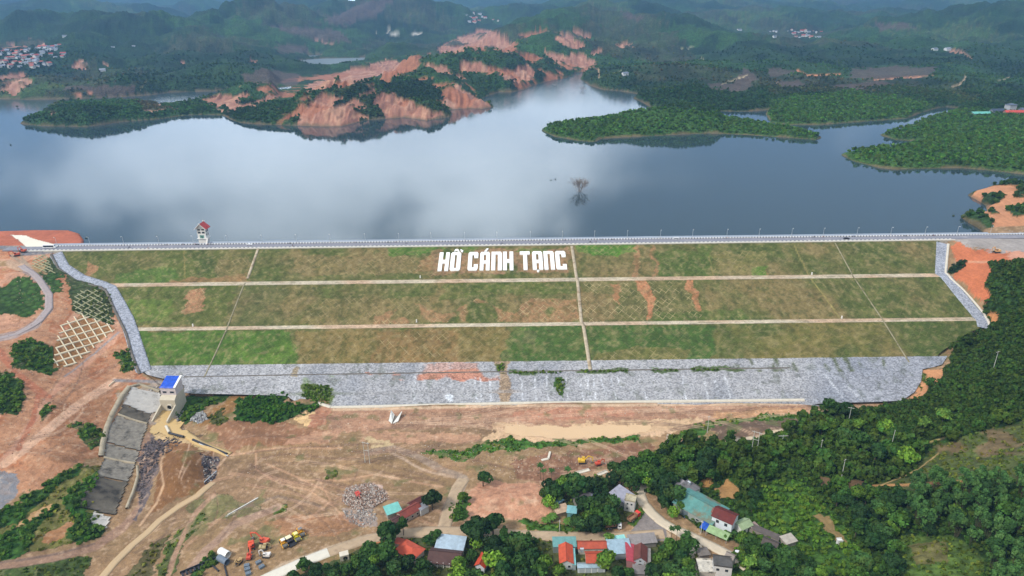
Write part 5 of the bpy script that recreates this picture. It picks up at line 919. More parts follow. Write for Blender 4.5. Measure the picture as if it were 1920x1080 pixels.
# the rest of the wood reads as one mass
def mass(idx, X, Y, Z, cols, tmpl, smin, smax, name, zs=1.0, flat=None, label=None, kind='stuff'):
    Vs, Fs, Cs = [], [], []; q = 0
    n = len(idx); k = rng.integers(0, len(tmpl), n); s = smin+(smax-smin)*rng.random(n); a = rng.random(n)*6.28; tint = .72+.55*rng.random(n)
    for j in range(len(tmpl)):
        sel = np.where(k == j)[0]
        if len(sel) == 0: continue
        v, f, c = tmpl[j]; ii = idx[sel]; ca = np.cos(a[sel])[:, None]*s[sel][:, None]; sa = np.sin(a[sel])[:, None]*s[sel][:, None]
        x = v[:, 0]*ca-v[:, 1]*sa+X[ii][:, None]; y = v[:, 0]*sa+v[:, 1]*ca+Y[ii][:, None]; z = v[:, 2]*s[sel][:, None]*zs+Z[ii][:, None]
        V = np.stack([x, y, z], -1); m = len(v); Vs.append(V.reshape(-1, 3)); Fs.append((f[None]+(np.arange(len(sel))*m)[:, None, None]).reshape(-1, f.shape[1])+q); q += m*len(sel)
        hue = np.stack([.9+.36*rng.random(len(sel)), np.full(len(sel), 1.08), .75+.3*rng.random(len(sel))], 1)[:, None, :]
        Cs.append((cols[ii][:, None, :]*c[None]*tint[sel][:, None, None]*hue).reshape(-1, 3))
    return mesh_np(name, np.concatenate(Vs), np.concatenate(Fs), LEAF, np.concatenate(Cs), kind=kind)
def ctpl(R_, H, z0, b, n, ls): 
    v, f, c = crown(R_, H, z0, b, n, ls, (188, 188, 188), .8); return v, f, c*1.6
midT = [ctpl(3.4, 4.6, 1.2, 7, 120, .75) for i in range(4)]; smT = [ctpl(1.5, 1.6, .1, 4, 34, .48) for i in range(3)]; tinyT = [ctpl(.8, .7, 0, 3, 12, .4) for i in range(3)]; farT = [ctpl(3.0, 3.6, .2, 3, 13, 1.7) for i in range(4)]
rest = np.array([i for i in range(len(X)) if i not in bset and not dk[i]]); mass(rest, X, Y, Zt-.3, C_, midT, .5, 1.6, 'woodland')
Xd, Yd = scatter(90, 520, 230, 560, 3.6); Zd = terrain(Xd, Yd); pxd, pyd = proj(Xd, Yd, Zd); Cd, Vd = paint_near(Xd, Yd, pxd, pyd)
okd = (Vd > .93) & inpoly(pxd, pyd, [(1500, 790), (1590, 765), (1740, 745), (1850, 600), (1850, 480), (2200, 440), (2200, 760), (1860, 790), (1780, 820), (1640, 800)]) & ~inpoly(Xd, Yd, DAMW)
ii = np.where(okd)[0]; dT = [ctpl(1.9, 2.6, .4, 4, 40, .6) for i in range(4)]; mass(ii, Xd, Yd, Zd-.2, Cd*.9, dT, .8, 1.4, 'plantation')
# shrubs and undergrowth
Xs, Ys = scatter(-330, 480, 175, 585, 2.3); Zs = terrain(Xs, Ys); pxs, pys = proj(Xs, Ys, Zs); Cs_, Vs_ = paint_near(Xs, Ys, pxs, pys)
oks = (Vs_ > .35) & (pxs > -60) & (pxs < 1980) & (pys < 1120) & ~inpoly(Xs, Ys, DAMW) & (rng.random(len(Xs)) < Vs_*1.1-.1)
left = oks; ii = np.where(left & (rng.random(len(Xs)) < .75) & (Vs_ > .86))[0]; mass(ii, Xs, Ys, Zs-.15, Cs_, smT, .7, 1.35, 'shrubs')
ii = np.where(left & (Vs_ <= .86))[0]; mass(ii, Xs, Ys, Zs-.1, Cs_*.4+lin((70, 96, 40))*.6, tinyT, .6, 1.5, 'undergrowth')
def patch(polys, sp, T_, a, b, name, col, clip=None):
    XS, YS, ZS = [], [], []
    for p in polys:
        x = [q[0] for q in p]; y = [q[1] for q in p]
        w = [DP(*q)[:2] for q in p]; x = [q[0] for q in w]; y = [q[1] for q in w]; X_, Y_ = scatter(min(x), max(x), min(y), max(y), sp); m = inpoly(X_, Y_, w); XS.append(X_[m]); YS.append(Y_[m])
    X_ = np.concatenate(XS); Y_ = np.concatenate(YS); return mass(np.arange(len(X_)), X_, Y_, damz(Y_)+.1, np.repeat(lin(col)[None], len(X_), 0), T_, a, b, name)
patch([[(568, 722), (620, 722), (618, 756), (600, 762), (568, 745)], [(1042, 708), (1060, 708), (1058, 728), (1052, 746), (1044, 735)], [(960, 696), (1050, 696), (1050, 700), (960, 701)], [(1090, 694), (1180, 692), (1182, 697), (1090, 698)], [(1222, 692), (1272, 692), (1272, 696), (1222, 696)], [(1298, 692), (1350, 690), (1350, 695), (1298, 696)], [(930, 682), (948, 680), (946, 696), (932, 698)]], 1.8, tinyT, .8, 1.6, 'weeds', (78, 108, 46))
# far canopy on the shores and islands
Xf, Yf = scatter(-1050, 1250, 600, 1560, 7.2); pf, qf = proj(Xf, Yf, np.full(Xf.shape, 50.)); m = (pf > -80) & (pf < 2000) & ~inwater(Xf, Yf); Xf, Yf = Xf[m], Yf[m]; Zf = terrain(Xf, Yf)
pf, qf = proj(Xf, Yf, Zf); df = np.full(Xf.shape, 1e9)
for w_ in WATERS+[ISLE]: df = np.minimum(df, segdist(Xf, Yf, w_, True))
Cf, Vf = paint_far(Xf, Yf, Zf, pf, qf, df); kf = (Vf > .7) & (df > 3) & (rng.random(len(Xf)) < Vf); ii = np.where(kf)[0]
mass(ii, Xf, Yf, Zf+.5, Cf, farT, .55, 1.15, 'shore_woodland')
Xh, Yh = scatter(-1900, 2100, 1540, 2750, 11.5); ph, qh = proj(Xh, Yh, np.full(Xh.shape, 60.)); m = (ph > -60) & (ph < 1990) & ~inwater(Xh, Yh); Xh, Yh = Xh[m], Yh[m]; Zh = terrain(Xh, Yh); ph, qh = proj(Xh, Yh, Zh); dh = np.full(Xh.shape, 1e9)
for w_ in WATERS+[ISLE]: dh = np.minimum(dh, segdist(Xh, Yh, w_, True))
Ch, Vh = paint_far(Xh, Yh, Zh, ph, qh, dh); ii = np.where((Vh > .85) & (dh > 4) & ~((ph > 515) & (ph < 715) & (Yh < 2400)) & (rng.random(len(Xh)) < .75*(1-.9*sm(1950, 2700, Yh))*(.35+1.3*sm(-.1, .1, fbm(Xh/70, Yh/90, 3, 6.)))))[0]
mass(ii, Xh, Yh, Zh+1.0, Ch*1.25, [ctpl(3.0, 3.2, .2, 2, 8, 1.8) for i in range(4)], .6, 1.3, 'hill_woodland')
# drowned and dead trees standing in the lake
DEADM = mat('dead_wood', (150, 140, 134), .95, .2, 1.)
def dead_tree(px, py, h, label, n=9, thick=.16, spread=.5):
    X, Y = P(px, py, LAKE); e = empty('dead_tree', (X, Y, LAKE-1.5), label=label, cat='dead tree'); mb = MB(); random.seed(int(px))
    def br(p, d, L_, r, lv):
        q = p+d*L_; mb.tube(p, q, r, r*.6, 4, False)
        if lv:
            for k in range(5 if lv > 1 else 6):
                nd = (d+Vector((random.uniform(-1, 1), random.uniform(-1, 1), random.uniform(-.35, .6)))*.75).normalized(); br(p.lerp(q, random.uniform(.5, 1)), nd, L_*random.uniform(.45, .7), r*.5, lv-1)
    for k in range(n): br(Vector((random.uniform(-1, 1), random.uniform(-1, 1), 0)), Vector((random.uniform(-spread, spread), random.uniform(-spread, spread), 1)).normalized(), h*.42, thick, 3 if h > 8 else 2)
    mb.build('branches', DEADM, e); mb = MB(); mb.tube((0, 0, -2), (0, 0, h*.3), thick*1.6, thick, 7); mb.build('trunk', DEADM, e)
dead_tree(1086, 360, 24, 'large bare grey tree standing alone in the lake', 15, .2, 1.05)
dead_tree(1041, 161, 11, 'low bare tree in the far inlet of the lake', 5, .25, 1.0); dead_tree(1093, 170, 16, 'bare tree near the right bank of the far inlet', 6, .25, .7)
for a, b, s, lb in ((32, 202, 9, 'half drowned bush in the lake near the left edge'), (20, 272, 3, 'small drowned bush tip at the left edge of the lake'), (1033, 338, 2.2, 'left one of two drowned bush tips beside the bare tree'), (1041, 336.5, 2.2, 'right one of two drowned bush tips beside the bare tree'), (1787, 405, 2.5, 'small drowned bush off the red right shore'), (1805, 410, 8, 'left bush of the two standing off the red right shore'), (1823, 404, 7, 'right bush of the two standing off the red right shore'), (1885, 352, 4, 'dark bush at the water edge of the red right shore'), (162, 447, 2.2, 'floating brush beside the red spit')):
    X, Y = P(a, b, LAKE); v, f, c = crown(s*.45, s*.5, -.3, 5, 90, s*.07+.1, (60, 76, 48)); o = mesh_np('bush', v, f, LEAF, c, label=lb, cat='bush'); o.location = (X, Y, LAKE)
# ---------------------------------------------------------------- houses
GLASSD = mat('dark_window_glass', (52, 58, 66), .25, .1, 1.); FRAME = mat('window_frame', (226, 224, 216), .6, .05, 1.)
def wallm(c): return mat('plaster_%d_%d_%d' % c, c, .9, .1, .6, stain=((150, 144, 130), .5, .62))
def px_ground(cx, cy, hm):       # photo position of something hm metres above the ground -> ground point
    X, Y, Z = G1(cx, cy)
    for _ in range(3):
        sc = FPX/math.hypot(Y, CH-Z)*math.cos(math.atan2(CH-Z, Y)); X, Y, Z = G1(cx, cy+hm*sc)
    return X, Y, Z
def rad(m, roof, w, d, h, rh, rc_, kind='sheet', ov=.5, parent=None, z0=None):
    z0 = h if z0 is None else z0
    if roof == 'gable': m.gable(-w/2, w/2, -d/2, d/2, z0, rh, .14, ov)
    elif roof == 'shed': m.add([(-w/2-ov, -d/2-ov, z0), (w/2+ov, -d/2-ov, z0), (w/2+ov, d/2+ov, z0+rh), (-w/2-ov, d/2+ov, z0+rh)]+[(-w/2-ov, -d/2-ov, z0+.14), (w/2+ov, -d/2-ov, z0+.14), (w/2+ov, d/2+ov, z0+rh+.14), (-w/2-ov, d/2+ov, z0+rh+.14)], [(3, 2, 1, 0), (4, 5, 6, 7), (0, 1, 5, 4), (1, 2, 6, 5), (2, 3, 7, 6), (3, 0, 4, 7)])
    elif roof == 'hip':
        a = min(w, d)*.5; W_, D_ = w/2+ov, d/2+ov; ex = max(w/2-d/2, .1)
        m.add([(-W_, -D_, z0), (W_, -D_, z0), (W_, D_, z0), (-W_, D_, z0), (-ex, 0, z0+rh), (ex, 0, z0+rh)], [(0, 1, 5, 4), (1, 2, 5), (2, 3, 4, 5), (3, 0, 4), (3, 2, 1, 0)])
    elif roof == 'flat': m.box(-w/2-.15, w/2+.15, -d/2-.15, d/2+.15, z0+.002, z0+.25); m.box(-w/2-.15, w/2+.15, -d/2-.15, -d/2, z0+.25, z0+.7); m.box(-w/2-.15, w/2+.15, d/2, d/2+.15, z0+.25, z0+.7)
RC = {}
def roof_of(c, pitch=.35, axis=0): return roofmat('roof_%d_%d_%d_%d' % (*c, axis), c, pitch, axis=axis)
def house(cx, cy, w, d, h, rot, roof, rc_, wc, label, rh=1.8, wins=(), door=None, name='house', cat='house', storeys=1, ov=.5, pitch=.35, extra=None, loc=None, sink=1.5, group=None):
    X, Y, Z = loc or px_ground(cx, cy, h+rh*.4)
    zs = terrain(np.array([X-w/3, X+w/3, X, X]), np.array([Y, Y, Y-d/3, Y+d/3])); Z = float(zs.mean())+.1
    e = empty(name, (X, Y, Z), R(rot), label, cat, group); W_ = wallm(wc); m = MB()
    t = .18
    m.box(-w/2, w/2, -d/2, -d/2+t, -sink, h); m.box(-w/2, w/2, d/2-t, d/2, -sink, h); m.box(-w/2, -w/2+t, -d/2+t, d/2-t, -sink, h); m.box(w/2-t, w/2, -d/2+t, d/2-t, -sink, h)
    if roof == 'gable': m.gwall(-w/2+.12, -d/2, d/2, h+.002, rh); m.gwall(w/2-.12, -d/2, d/2, h+.002, rh)
    if roof == 'shed':
        for sx in (-1, 1): x = sx*(w/2-.1); m.add([(x-.08, -d/2, h+.002), (x-.08, d/2, h+.002), (x-.08, d/2, h+rh), (x+.08, -d/2, h+.002), (x+.08, d/2, h+.002), (x+.08, d/2, h+rh)], [(0, 2, 1), (3, 4, 5), (0, 1, 4, 3), (1, 2, 5, 4), (2, 0, 3, 5)])
        m.box(-w/2, w/2, d/2-t, d/2, h+.002, h+rh)
    m.build('wall', W_, e)
    m = MB(); rad(m, roof, w, d, h, rh, rc_, ov=ov); ro = m.build('roof', roof_of(rc_, pitch) if roof != 'flat' else mat('roof_slab_%d' % rc_[0], rc_, .9, .3, .4, stain=((70, 68, 64), .3, .5)), e)
    if roof == 'gable': m = MB(); m.box(-w/2-ov, w/2+ov, -.16, .16, h+rh+.06, h+rh+.26); m.build('ridge_cap', roof_of(tuple(int(v*.85) for v in rc_), pitch), ro)
    for sd, u, z, ww, wh in wins:                 # side: f(-y) b(+y) l(-x) r(+x)
        fr = MB(); gl = MB()
        def place(mb, hw, z0, z1, o0, o1):
            if sd in 'fb':
                s = -1 if sd == 'f' else 1; y = s*d/2; a, b = sorted((y+s*o0, y+s*o1)); mb.box(u-hw, u+hw, a, b, z0, z1)
            else:
                s = -1 if sd == 'l' else 1; x = s*w/2; a, b = sorted((x+s*o0, x+s*o1)); mb.box(a, b, u-hw, u+hw, z0, z1)
        place(fr, ww/2+.08, z-.08, z+wh+.08, -.03, .05); f = fr.build('window', FRAME, e); place(gl, ww/2, z, z+wh, .052, .075); gl.build('pane', GLASSD, f)
    if door:
        sd, u, ww, wh, dc = door; mb = MB()
        if sd in 'fb': s = -1 if sd == 'f' else 1; a, b = sorted((s*d/2-s*.02, s*d/2+s*.07)); mb.box(u-ww/2, u+ww/2, a, b, 0, wh)
        else: s = -1 if sd == 'l' else 1; a, b = sorted((s*w/2-s*.02, s*w/2+s*.07)); mb.box(a, b, u-ww/2, u+ww/2, 0, wh)
        mb.build('door', mat('door_%d_%d_%d' % dc, dc, .7), e)
    if extra: extra(e, w, d, h, rh)
    return e
ORANGE = (206, 92, 56); TILE = (158, 74, 54); TEAL = (96, 152, 146); PBLUE = (152, 176, 190); BRN = (98, 66, 58); DKRED = (112, 54, 48); GRY = (140, 138, 140); BLK = (84, 82, 84)
def posts(x0, x1, y, h, n):
    def f(e, w, d, hh, rh):
        m = MB()
        for i in range(n): x = x0+(x1-x0)*i/(n-1); m.box(x-.12, x+.12, y-.12, y+.12, -.5, h)
        m.build('porch_posts', WHITE, e)
    return f
def tank(x, y):
    def f(e, w, d, h, rh):
        m = MB(); m.box(x-.6, x+.6, y-.5, y+.5, h+.2, h+1.2); m.tube((x-.8, y, h+1.8), (x+.8, y, h+1.8), .55, .55, 10); m.build('water_tank', mat('steel_tank', (196, 202, 206), .3, .05, 1, metal=.6), e)
    return f
house(1313, 946, 21, 15, 4.2, -47, 'gable', (92, 142, 136), (150, 156, 150), 'large warehouse, teal sheet roof rusted brown in the middle, beside the two storey house', rh=2.6, door=('f', -4, 3.4, 3, (96, 110, 118)), name='warehouse', cat='warehouse', ov=.6, wins=(('f', 3, 1.2, 1.6, 1.1), ('f', 7, 1.2, 1.6, 1.1)))
wh_ = [o for o in COL.objects if o.name.startswith('roof') and o.parent and o.parent.name.startswith('warehouse')][0]
wh_.data.materials[0] = roofmat('warehouse_sheet', (92, 142, 136), .4, stain=((122, 106, 78), .09, .5))
def balcony(e, w, d, h, rh):
    m = MB(); m.box(-w/2-1.5, -w/2-.02, -3.2, 3.2, 3.3, 3.5); m.box(-w/2-1.5, -w/2-1.4, -3.2, 3.2, 3.5, 4.3); m.build('balcony', WHITE, e)
    m = MB(); m.gable(-w/2-1.2, -w/2+2, -1.8, 1.8, 6.9, 1.2, .12, .3); m.build('porch_roof', roof_of((132, 92, 78)), e)
house(1357, 966, 9.5, 8, 7, -38, 'gable', (104, 48, 44), (214, 220, 226), 'white two storey house with dark red gable roof right of the warehouse', rh=2.2, wins=(('l', -2.4, 4.2, 1.5, 1.6), ('l', 1.6, 4.2, 1.5, 1.6), ('l', -2.4, 1, 1.5, 1.5), ('f', -2, 4.2, 1.4, 1.6), ('f', 2, 4.2, 1.4, 1.6)), door=('l', 1.6, 2.2, 2.4, (96, 70, 50)), extra=balcony)
house(1392, 982, 6.5, 5, 3.2, 28, 'gable', (150, 168, 130), (222, 222, 214), 'small white shed with pale green gable roof behind the two storey house', rh=1.3, wins=(('f', -1.5, 1, 1.1, 1.1),), door=('f', 1.2, 1, 2, (60, 66, 70)), name='shed', cat='shed')
house(1412, 987, 4, 3, 2.2, 28, 'shed', (150, 128, 122), (170, 140, 132), 'tiny reddish grey lean to beside the small white shed', rh=.5, name='shed', cat='shed', ov=.2)
for (a, b, w_, c, lb) in ((1345, 1000, 10, (150, 176, 128), 'pale green sheet awning over the shop front of the two storey house'), (1322, 988, 4, (44, 92, 190), 'blue tarpaulin awning left of the pale green awning')):
    X, Y, Z = px_ground(a, b, 2.6); e = empty('awning', (X, Y, Z), R(-38 if w_ > 5 else -40), lb, 'awning'); m = MB(); m.add([(-w_/2, -2.2, 2.4), (w_/2, -2.2, 2.4), (w_/2, 2.2, 3.2), (-w_/2, 2.2, 3.2), (-w_/2, -2.2, 2.48), (w_/2, -2.2, 2.48), (w_/2, 2.2, 3.28), (-w_/2, 2.2, 3.28)], [(3, 2, 1, 0), (4, 5, 6, 7), (0, 1, 5, 4), (1, 2, 6, 5), (2, 3, 7, 6), (3, 0, 4, 7)]); m.build('canopy', roof_of(c), e)
    m = MB(); [m.box(x-.06, x+.06, -2.1, -1.98, -.3, 2.4) for x in (-w_/2+.2, 0, w_/2-.2)]; m.build('posts', MPOLE, e)
house(1291, 914, 8, 6.5, 5.2, -52, 'flat', (104, 102, 104), (186, 182, 176), 'two storey grey block with flat dark slab roof above the warehouse', rh=.6, wins=(('f', -2, 3.2, 1.2, 1.2), ('f', 2, 3.2, 1.2, 1.2), ('r', 0, 3.2, 1.2, 1.2)), extra=tank(-1, 1))
house(1268, 904, 7, 4.5, 3.6, -52, 'shed', (150, 146, 150), (160, 154, 146), 'grey sheet lean to behind the flat dark slab roof', rh=1.0, name='shed', cat='shed')
house(1274, 928, 6.5, 5, 3.2, -52, 'gable', (142, 134, 136), (150, 146, 140), 'grey roofed cottage between the concrete road bend and the warehouse', rh=1.2, wins=(('f', 0, 1, 1.2, 1),))
house(1284, 880, 5.5, 4, 2.6, -15, 'gable', (138, 130, 122), (140, 132, 120), 'small weathered hut buried in the wood above the grey houses', rh=1, name='hut', cat='hut')
house(1165, 928, 9.5, 6.5, 4.4, -52, 'shed', (150, 150, 164), (188, 186, 184), 'grey two storey block with wide grey sheet roof by the red cabbed truck', rh=1.4, wins=(('f', -3, 3, 1, 1), ('r', 0, 1, 1.2, 1.2)), door=('f', 1, 1.2, 2, (80, 74, 70)))
house(1181, 936, 5, 4.6, 6.2, -20, 'flat', (176, 166, 140), (196, 194, 190), 'narrow grey concrete tower room next to the grey sheet roof', rh=.5, wins=(('f', -1, 4, .9, 1), ('f', 1, 4, .9, 1), ('f', -1, 1.2, .9, 1), ('l', 0, 4, 1.4, .8), ('r', 0, 4, 1.4, .8)))
house(1092, 934, 8, 5, 3.0, 30, 'gable', (88, 84, 86), (130, 126, 118), 'old black tiled cottage under the very wide dark tree', rh=1.8, wins=(('f', 0, 1, 1.2, 1),))
house(1112, 931, 6, 4.5, 3.0, -35, 'gable', (92, 94, 104), (140, 136, 130), 'small slate grey roof right of the old black cottage', rh=1.4)
house(1072, 957, 4, 4, 3.0, -10, 'shed', (124, 178, 184), (110, 158, 160), 'small teal clad hut at the edge of the shaded yard', rh=.5, name='hut', cat='hut', door=('f', 0, 1, 2, (70, 110, 112)))
house(1052, 955, 6, 4.5, 2.6, 20, 'shed', (186, 158, 132), (150, 130, 110), 'rusty tan open shed left of the teal hut', rh=.5, name='shed', cat='shed')
house(1047, 938, 3.5, 3, 2.2, 40, 'shed', (120, 160, 176), (120, 126, 130), 'small blue grey lean to above the rusty tan shed', rh=.4, name='shed', cat='shed')
house(1125, 905, 4, 3, 2.4, -30, 'shed', (98, 160, 150), (130, 130, 120), 'tiny teal roofed shelter among dead branches', rh=.4, name='shed', cat='shed')
# the row below the village road
house(1058, 1018, 10.5, 5.5, 3.4, 0, 'shed', (106, 154, 152), (120, 128, 126), 'teal sheet roofed lean to at the left end of the row below the road', rh=.7, name='shed', cat='shed', ov=.2)
house(1061, 1039, 10.5, 5.6, 3.8, 88, 'gable', (194, 84, 56), (196, 200, 200), 'bright orange gable roofed house end on to the camera', rh=1.6, ov=.45, wins=(('l', -1.2, 1.2, 1.1, 1.2), ('l', 1.2, 1.2, 1.1, 1.2)))
house(1075, 1045, 10, 1.6, 3.0, 88, 'shed', (130, 190, 190), (150, 160, 160), 'narrow light teal strip roof between the two orange roofs', rh=.25, name='shed', cat='shed', ov=.1)
house(1109, 1021, 12.5, 4.4, 3.6, 0, 'gable', (176, 84, 62), (190, 182, 170), 'mottled clay tiled roof with small water tank beside the road', rh=1.5, ov=.4, wins=(('f', 2, 1, 1.2, 1.2),))
house(1117, 1044, 8.8, 6.4, 3.4, 0, 'gable', (180, 80, 56), (178, 170, 160), 'deep orange tiled house in front of the mottled clay roof', rh=1.8, ov=.4, wins=(('f', -2, 1, 1.3, 1.2), ('f', 2, 1, 1.3, 1.2)), extra=tank(-6.0, 3))
house(1108, 1062, 12, 3.2, 2.8, 0, 'shed', (160, 182, 192), (170, 176, 178), 'pale blue grey veranda roof in front of the deep orange tiles', rh=-.5, name='veranda', cat='veranda', ov=.2, extra=posts(-5.5, 5.5, -1.5, 2.6, 5))
house(1160, 1027, 10, 7.5, 3.4, 4, 'shed', (150, 174, 188), (160, 168, 172), 'pale blue sheet roofed workshop in the middle of the row', rh=1.1, name='workshop', cat='workshop', ov=.3)
house(1153, 1010, 9, 2, 3.3, 10, 'shed', (150, 212, 208), (150, 170, 170), 'bright aqua strip roof at the roadside edge of the workshop', rh=.3, name='shed', cat='shed', ov=.1)
house(1181, 1038, 10.5, 3.6, 3.2, 84, 'shed', (178, 72, 84), (170, 120, 118), 'pinkish red sheet roof at the right end of the row', rh=1.0, name='shed', cat='shed', ov=.3)
house(1200, 1038, 8.5, 5.2, 4.2, 78, 'gable', (112, 62, 54), (186, 190, 196), 'brown gable roofed house with white front beside the pink red roof', rh=1.9, wins=(('l', 0, 1.2, 1.4, 1.3), ('l', 0, 3.6, 1, .8)), ov=.4)
house(1203, 1012, 12, 5, 3, 6, 'shed', (142, 136, 134), (140, 134, 128), 'old grey fibre sheet roof at the end of the row by the junction', rh=.6, name='shed', cat='shed')
house(1213, 1045, 10, 2.6, 3, 80, 'shed', (150, 144, 140), (134, 126, 120), 'narrow weathered grey lean to right of the brown gable', rh=.5, name='shed', cat='shed', ov=.2)
house(1203, 1070, 7, 4, 2.6, -6, 'shed', (128, 122, 120), (134, 128, 122), 'low dark grey roof below the brown gable', rh=.4, name='shed', cat='shed')
# bottom right group
house(1352, 1056, 7.5, 6, 6.0, -12, 'flat', (84, 82, 80), (206, 204, 202), 'white and pink two storey house with blackened slab roof at the bottom edge', rh=.6, wins=(('f', -2, 3.6, 1.3, 1.3), ('f', 1.6, 3.6, 1.3, 1.3), ('l', 0, 3.6, 1.2, 1.2)))
house(1367, 1044, 3.4, 3.4, 5.6, -40, 'gable', (140, 130, 122), (170, 164, 158), 'small stair tower roof behind the blackened slab', rh=1.2, name='shed', cat='shed', ov=.3)
house(1322, 1063, 6.5, 7.5, 2.6, -4, 'flat', (196, 190, 178), (180, 174, 164), 'bare pale concrete terrace left of the blackened slab roof', rh=.2, name='outbuilding', cat='outbuilding')
house(1317, 1036, 4.5, 3.5, 2.4, 10, 'shed', (120, 112, 106), (130, 122, 116), 'ruined dark outbuilding at the road corner', rh=.3, name='outbuilding', cat='outbuilding')
house(1443, 1018, 6, 5, 3, -35, 'gable', (86, 78, 74), (186, 182, 176), 'dark roofed house in the gardens at the right end of the village', rh=1.4)
house(1477, 1012, 5.5, 4, 2.6, 20, 'shed', (176, 168, 156), (150, 142, 132), 'pale tin roofed hut alone among the right gardens', rh=.6, name='hut', cat='hut')
house(1432, 998, 14, 3, 2.2, -38, 'shed', (96, 88, 84), (140, 132, 124), 'long dark pig shed running down from the small white shed', rh=.4, name='shed', cat='shed', ov=.2)
house(1573, 1014, 2, 1.6, 2.2, 0, 'flat', (214, 214, 212), (216, 214, 210), 'tiny white pump box on the brown footpath', rh=.1, name='pump_box', cat='box')
# left group
house(737, 955, 6.8, 5.5, 3.2, 28, 'shed', (120, 190, 182), (150, 146, 136), 'teal sheet roofed shed at the left of the brown tiled house', rh=.7, name='shed', cat='shed')
house(768, 957, 11, 5.4, 3.4, 42, 'gable', (134, 66, 56), (176, 160, 146), 'brown tiled longhouse below the demolition rubble', rh=1.6, wins=(('f', -3, 1, 1.1, 1.1), ('f', 0, 1, 1.1, 1.1), ('f', 3, 1, 1.1, 1.1)), ov=.4)
house(781, 940, 8, 3.6, 2.8, 42, 'gable', (104, 54, 50), (140, 124, 112), 'dark red roofed shed behind the brown tiled longhouse', rh=1.0, name='shed', cat='shed', ov=.3)
house(793, 951, 4.6, 3.6, 3.4, 42, 'shed', (140, 142, 150), (190, 190, 188), 'small grey roofed annex at the right end of the longhouse', rh=.5, name='annex', cat='annex', door=('r', 0, 1.6, 2.2, (100, 120, 150)), ov=.2)
house(745, 974, 5, 4.5, 2.6, 42, 'gable', (88, 58, 56), (120, 104, 94), 'low dark maroon roof below the teal shed', rh=.9, name='shed', cat='shed', ov=.3)
house(769, 1030, 10.5, 7.5, 3.2, -34, 'hip', (194, 88, 64), (184, 172, 160), 'orange hip roofed bungalow below the village road', rh=1.9, ov=.6)
house(752, 1017, 5, 3, 2.8, -20, 'shed', (170, 84, 66), (160, 140, 128), 'short orange lean to behind the hip roofed bungalow', rh=.5, name='shed', cat='shed', ov=.2)
house(846, 1019, 12.5, 7, 3.6, -9, 'shed', (166, 184, 198), (176, 172, 166), 'broad pale blue sheet roof beside the village road', rh=1.0, name='shed', cat='shed')
house(836, 1041, 12.5, 7.5, 3.2, -9, 'gable', (86, 62, 58), (196, 190, 178), 'dark brown tiled house with white veranda in front of the pale blue roof', rh=2.0, extra=posts(-5.5, 5.5, -4.4, 3.1, 5), wins=(('f', -3, .9, 1.4, 1.4), ('f', 0, .9, 1.4, 1.4), ('f', 3, .9, 1.4, 1.4)), ov=1.2)
house(906, 1050, 7.5, 4.2, 3.4, 70, 'gable', (196, 76, 50), (208, 210, 216), 'narrow white house with bright orange roof half hidden by trees', rh=1.5, wins=(('l', 0, 1, 1.1, 1.2),))
# ---------------------------------------------------------------- intake tower
tx = float(P(378, 459, 45)[0]); TW = empty('intake_tower', (tx, 572.5, 45.2), R(0), 'white intake tower with a red gable roof standing at the lake side of the dam', 'tower')
m = MB(); m.box(-3.6, 3.6, -2.6, 3.6, -14, 4.2, .03, .03); m.build('base', wallm((226, 220, 212)), TW)
m = MB(); m.box(-4.3, 4.3, -3.2, 4.6, 4.202, 4.6); m.build('platform', WHITE, TW)
m = MB(); m.box(-3.6, 3.6, -2.4, 4.2, 4.602, 13.6); m.build('wall', WHITE, TW)
for x in (-1.75, 1.75):
    for z, h_ in ((9.0, 1.5), (11.7, 1.3)):
        m = MB(); m.box(x-1.35, x+1.35, -2.46, -2.38, z-.12, z+h_+.12); f = m.build('window', FRAME, TW); m = MB(); m.box(x-1.2, x+1.2, -2.5, -2.462, z, z+h_); m.build('pane', GLASSD, f)
for y in (-.5, 2.3):
    for z in (6.5, 9.8):
        m = MB(); m.box(3.58, 3.66, y-.8, y+.8, z-.1, z+1.7); f = m.build('window', FRAME, TW); m = MB(); m.box(3.662, 3.7, y-.65, y+.65, z, z+1.6); m.build('pane', GLASSD, f)
m = MB(); m.box(-1.8, 1.8, -2.47, -2.38, 4.62, 7.4); f = m.build('door', mat('green_door', (110, 156, 144), .6), TW); m = MB(); m.box(-.35, .35, -2.52, -2.472, 4.62, 6.7); m.build('opening', GLASSD, f)
m = MB(); ov = 1.6; y0, y1 = -4.0, 5.8
for s in (-1, 1):
    xs = s*(3.6+ov); zl = 13.6-1.0; zr = 17.4; q = [(xs, y0, zl), (0, y0, zr), (0, y1, zr), (xs, y1, zl)]; q += [(a, b, c+.3) for a, b, c in q]; f = [(0, 1, 2, 3), (7, 6, 5, 4), (0, 4, 5, 1), (1, 5, 6, 2), (2, 6, 7, 3), (3, 7, 4, 0)]
    m.add(q, f if s > 0 else [t_[::-1] for t_ in f])
m.build('roof', roofmat('tower_tiles', (190, 70, 66), .4, axis=1, stain=((170, 66, 62), .3, .6)), TW)
m = MB(); m.add([(-3.6, -2.4, 13.602), (3.6, -2.4, 13.602), (0, -2.4, 16.6), (-3.6, -2.1, 13.602), (3.6, -2.1, 13.602), (0, -2.1, 16.6)], [(0, 1, 2), (5, 4, 3), (0, 3, 4, 1), (1, 4, 5, 2), (2, 5, 3, 0)]); m.build('gable_wall', WHITE, TW)
m = MB()
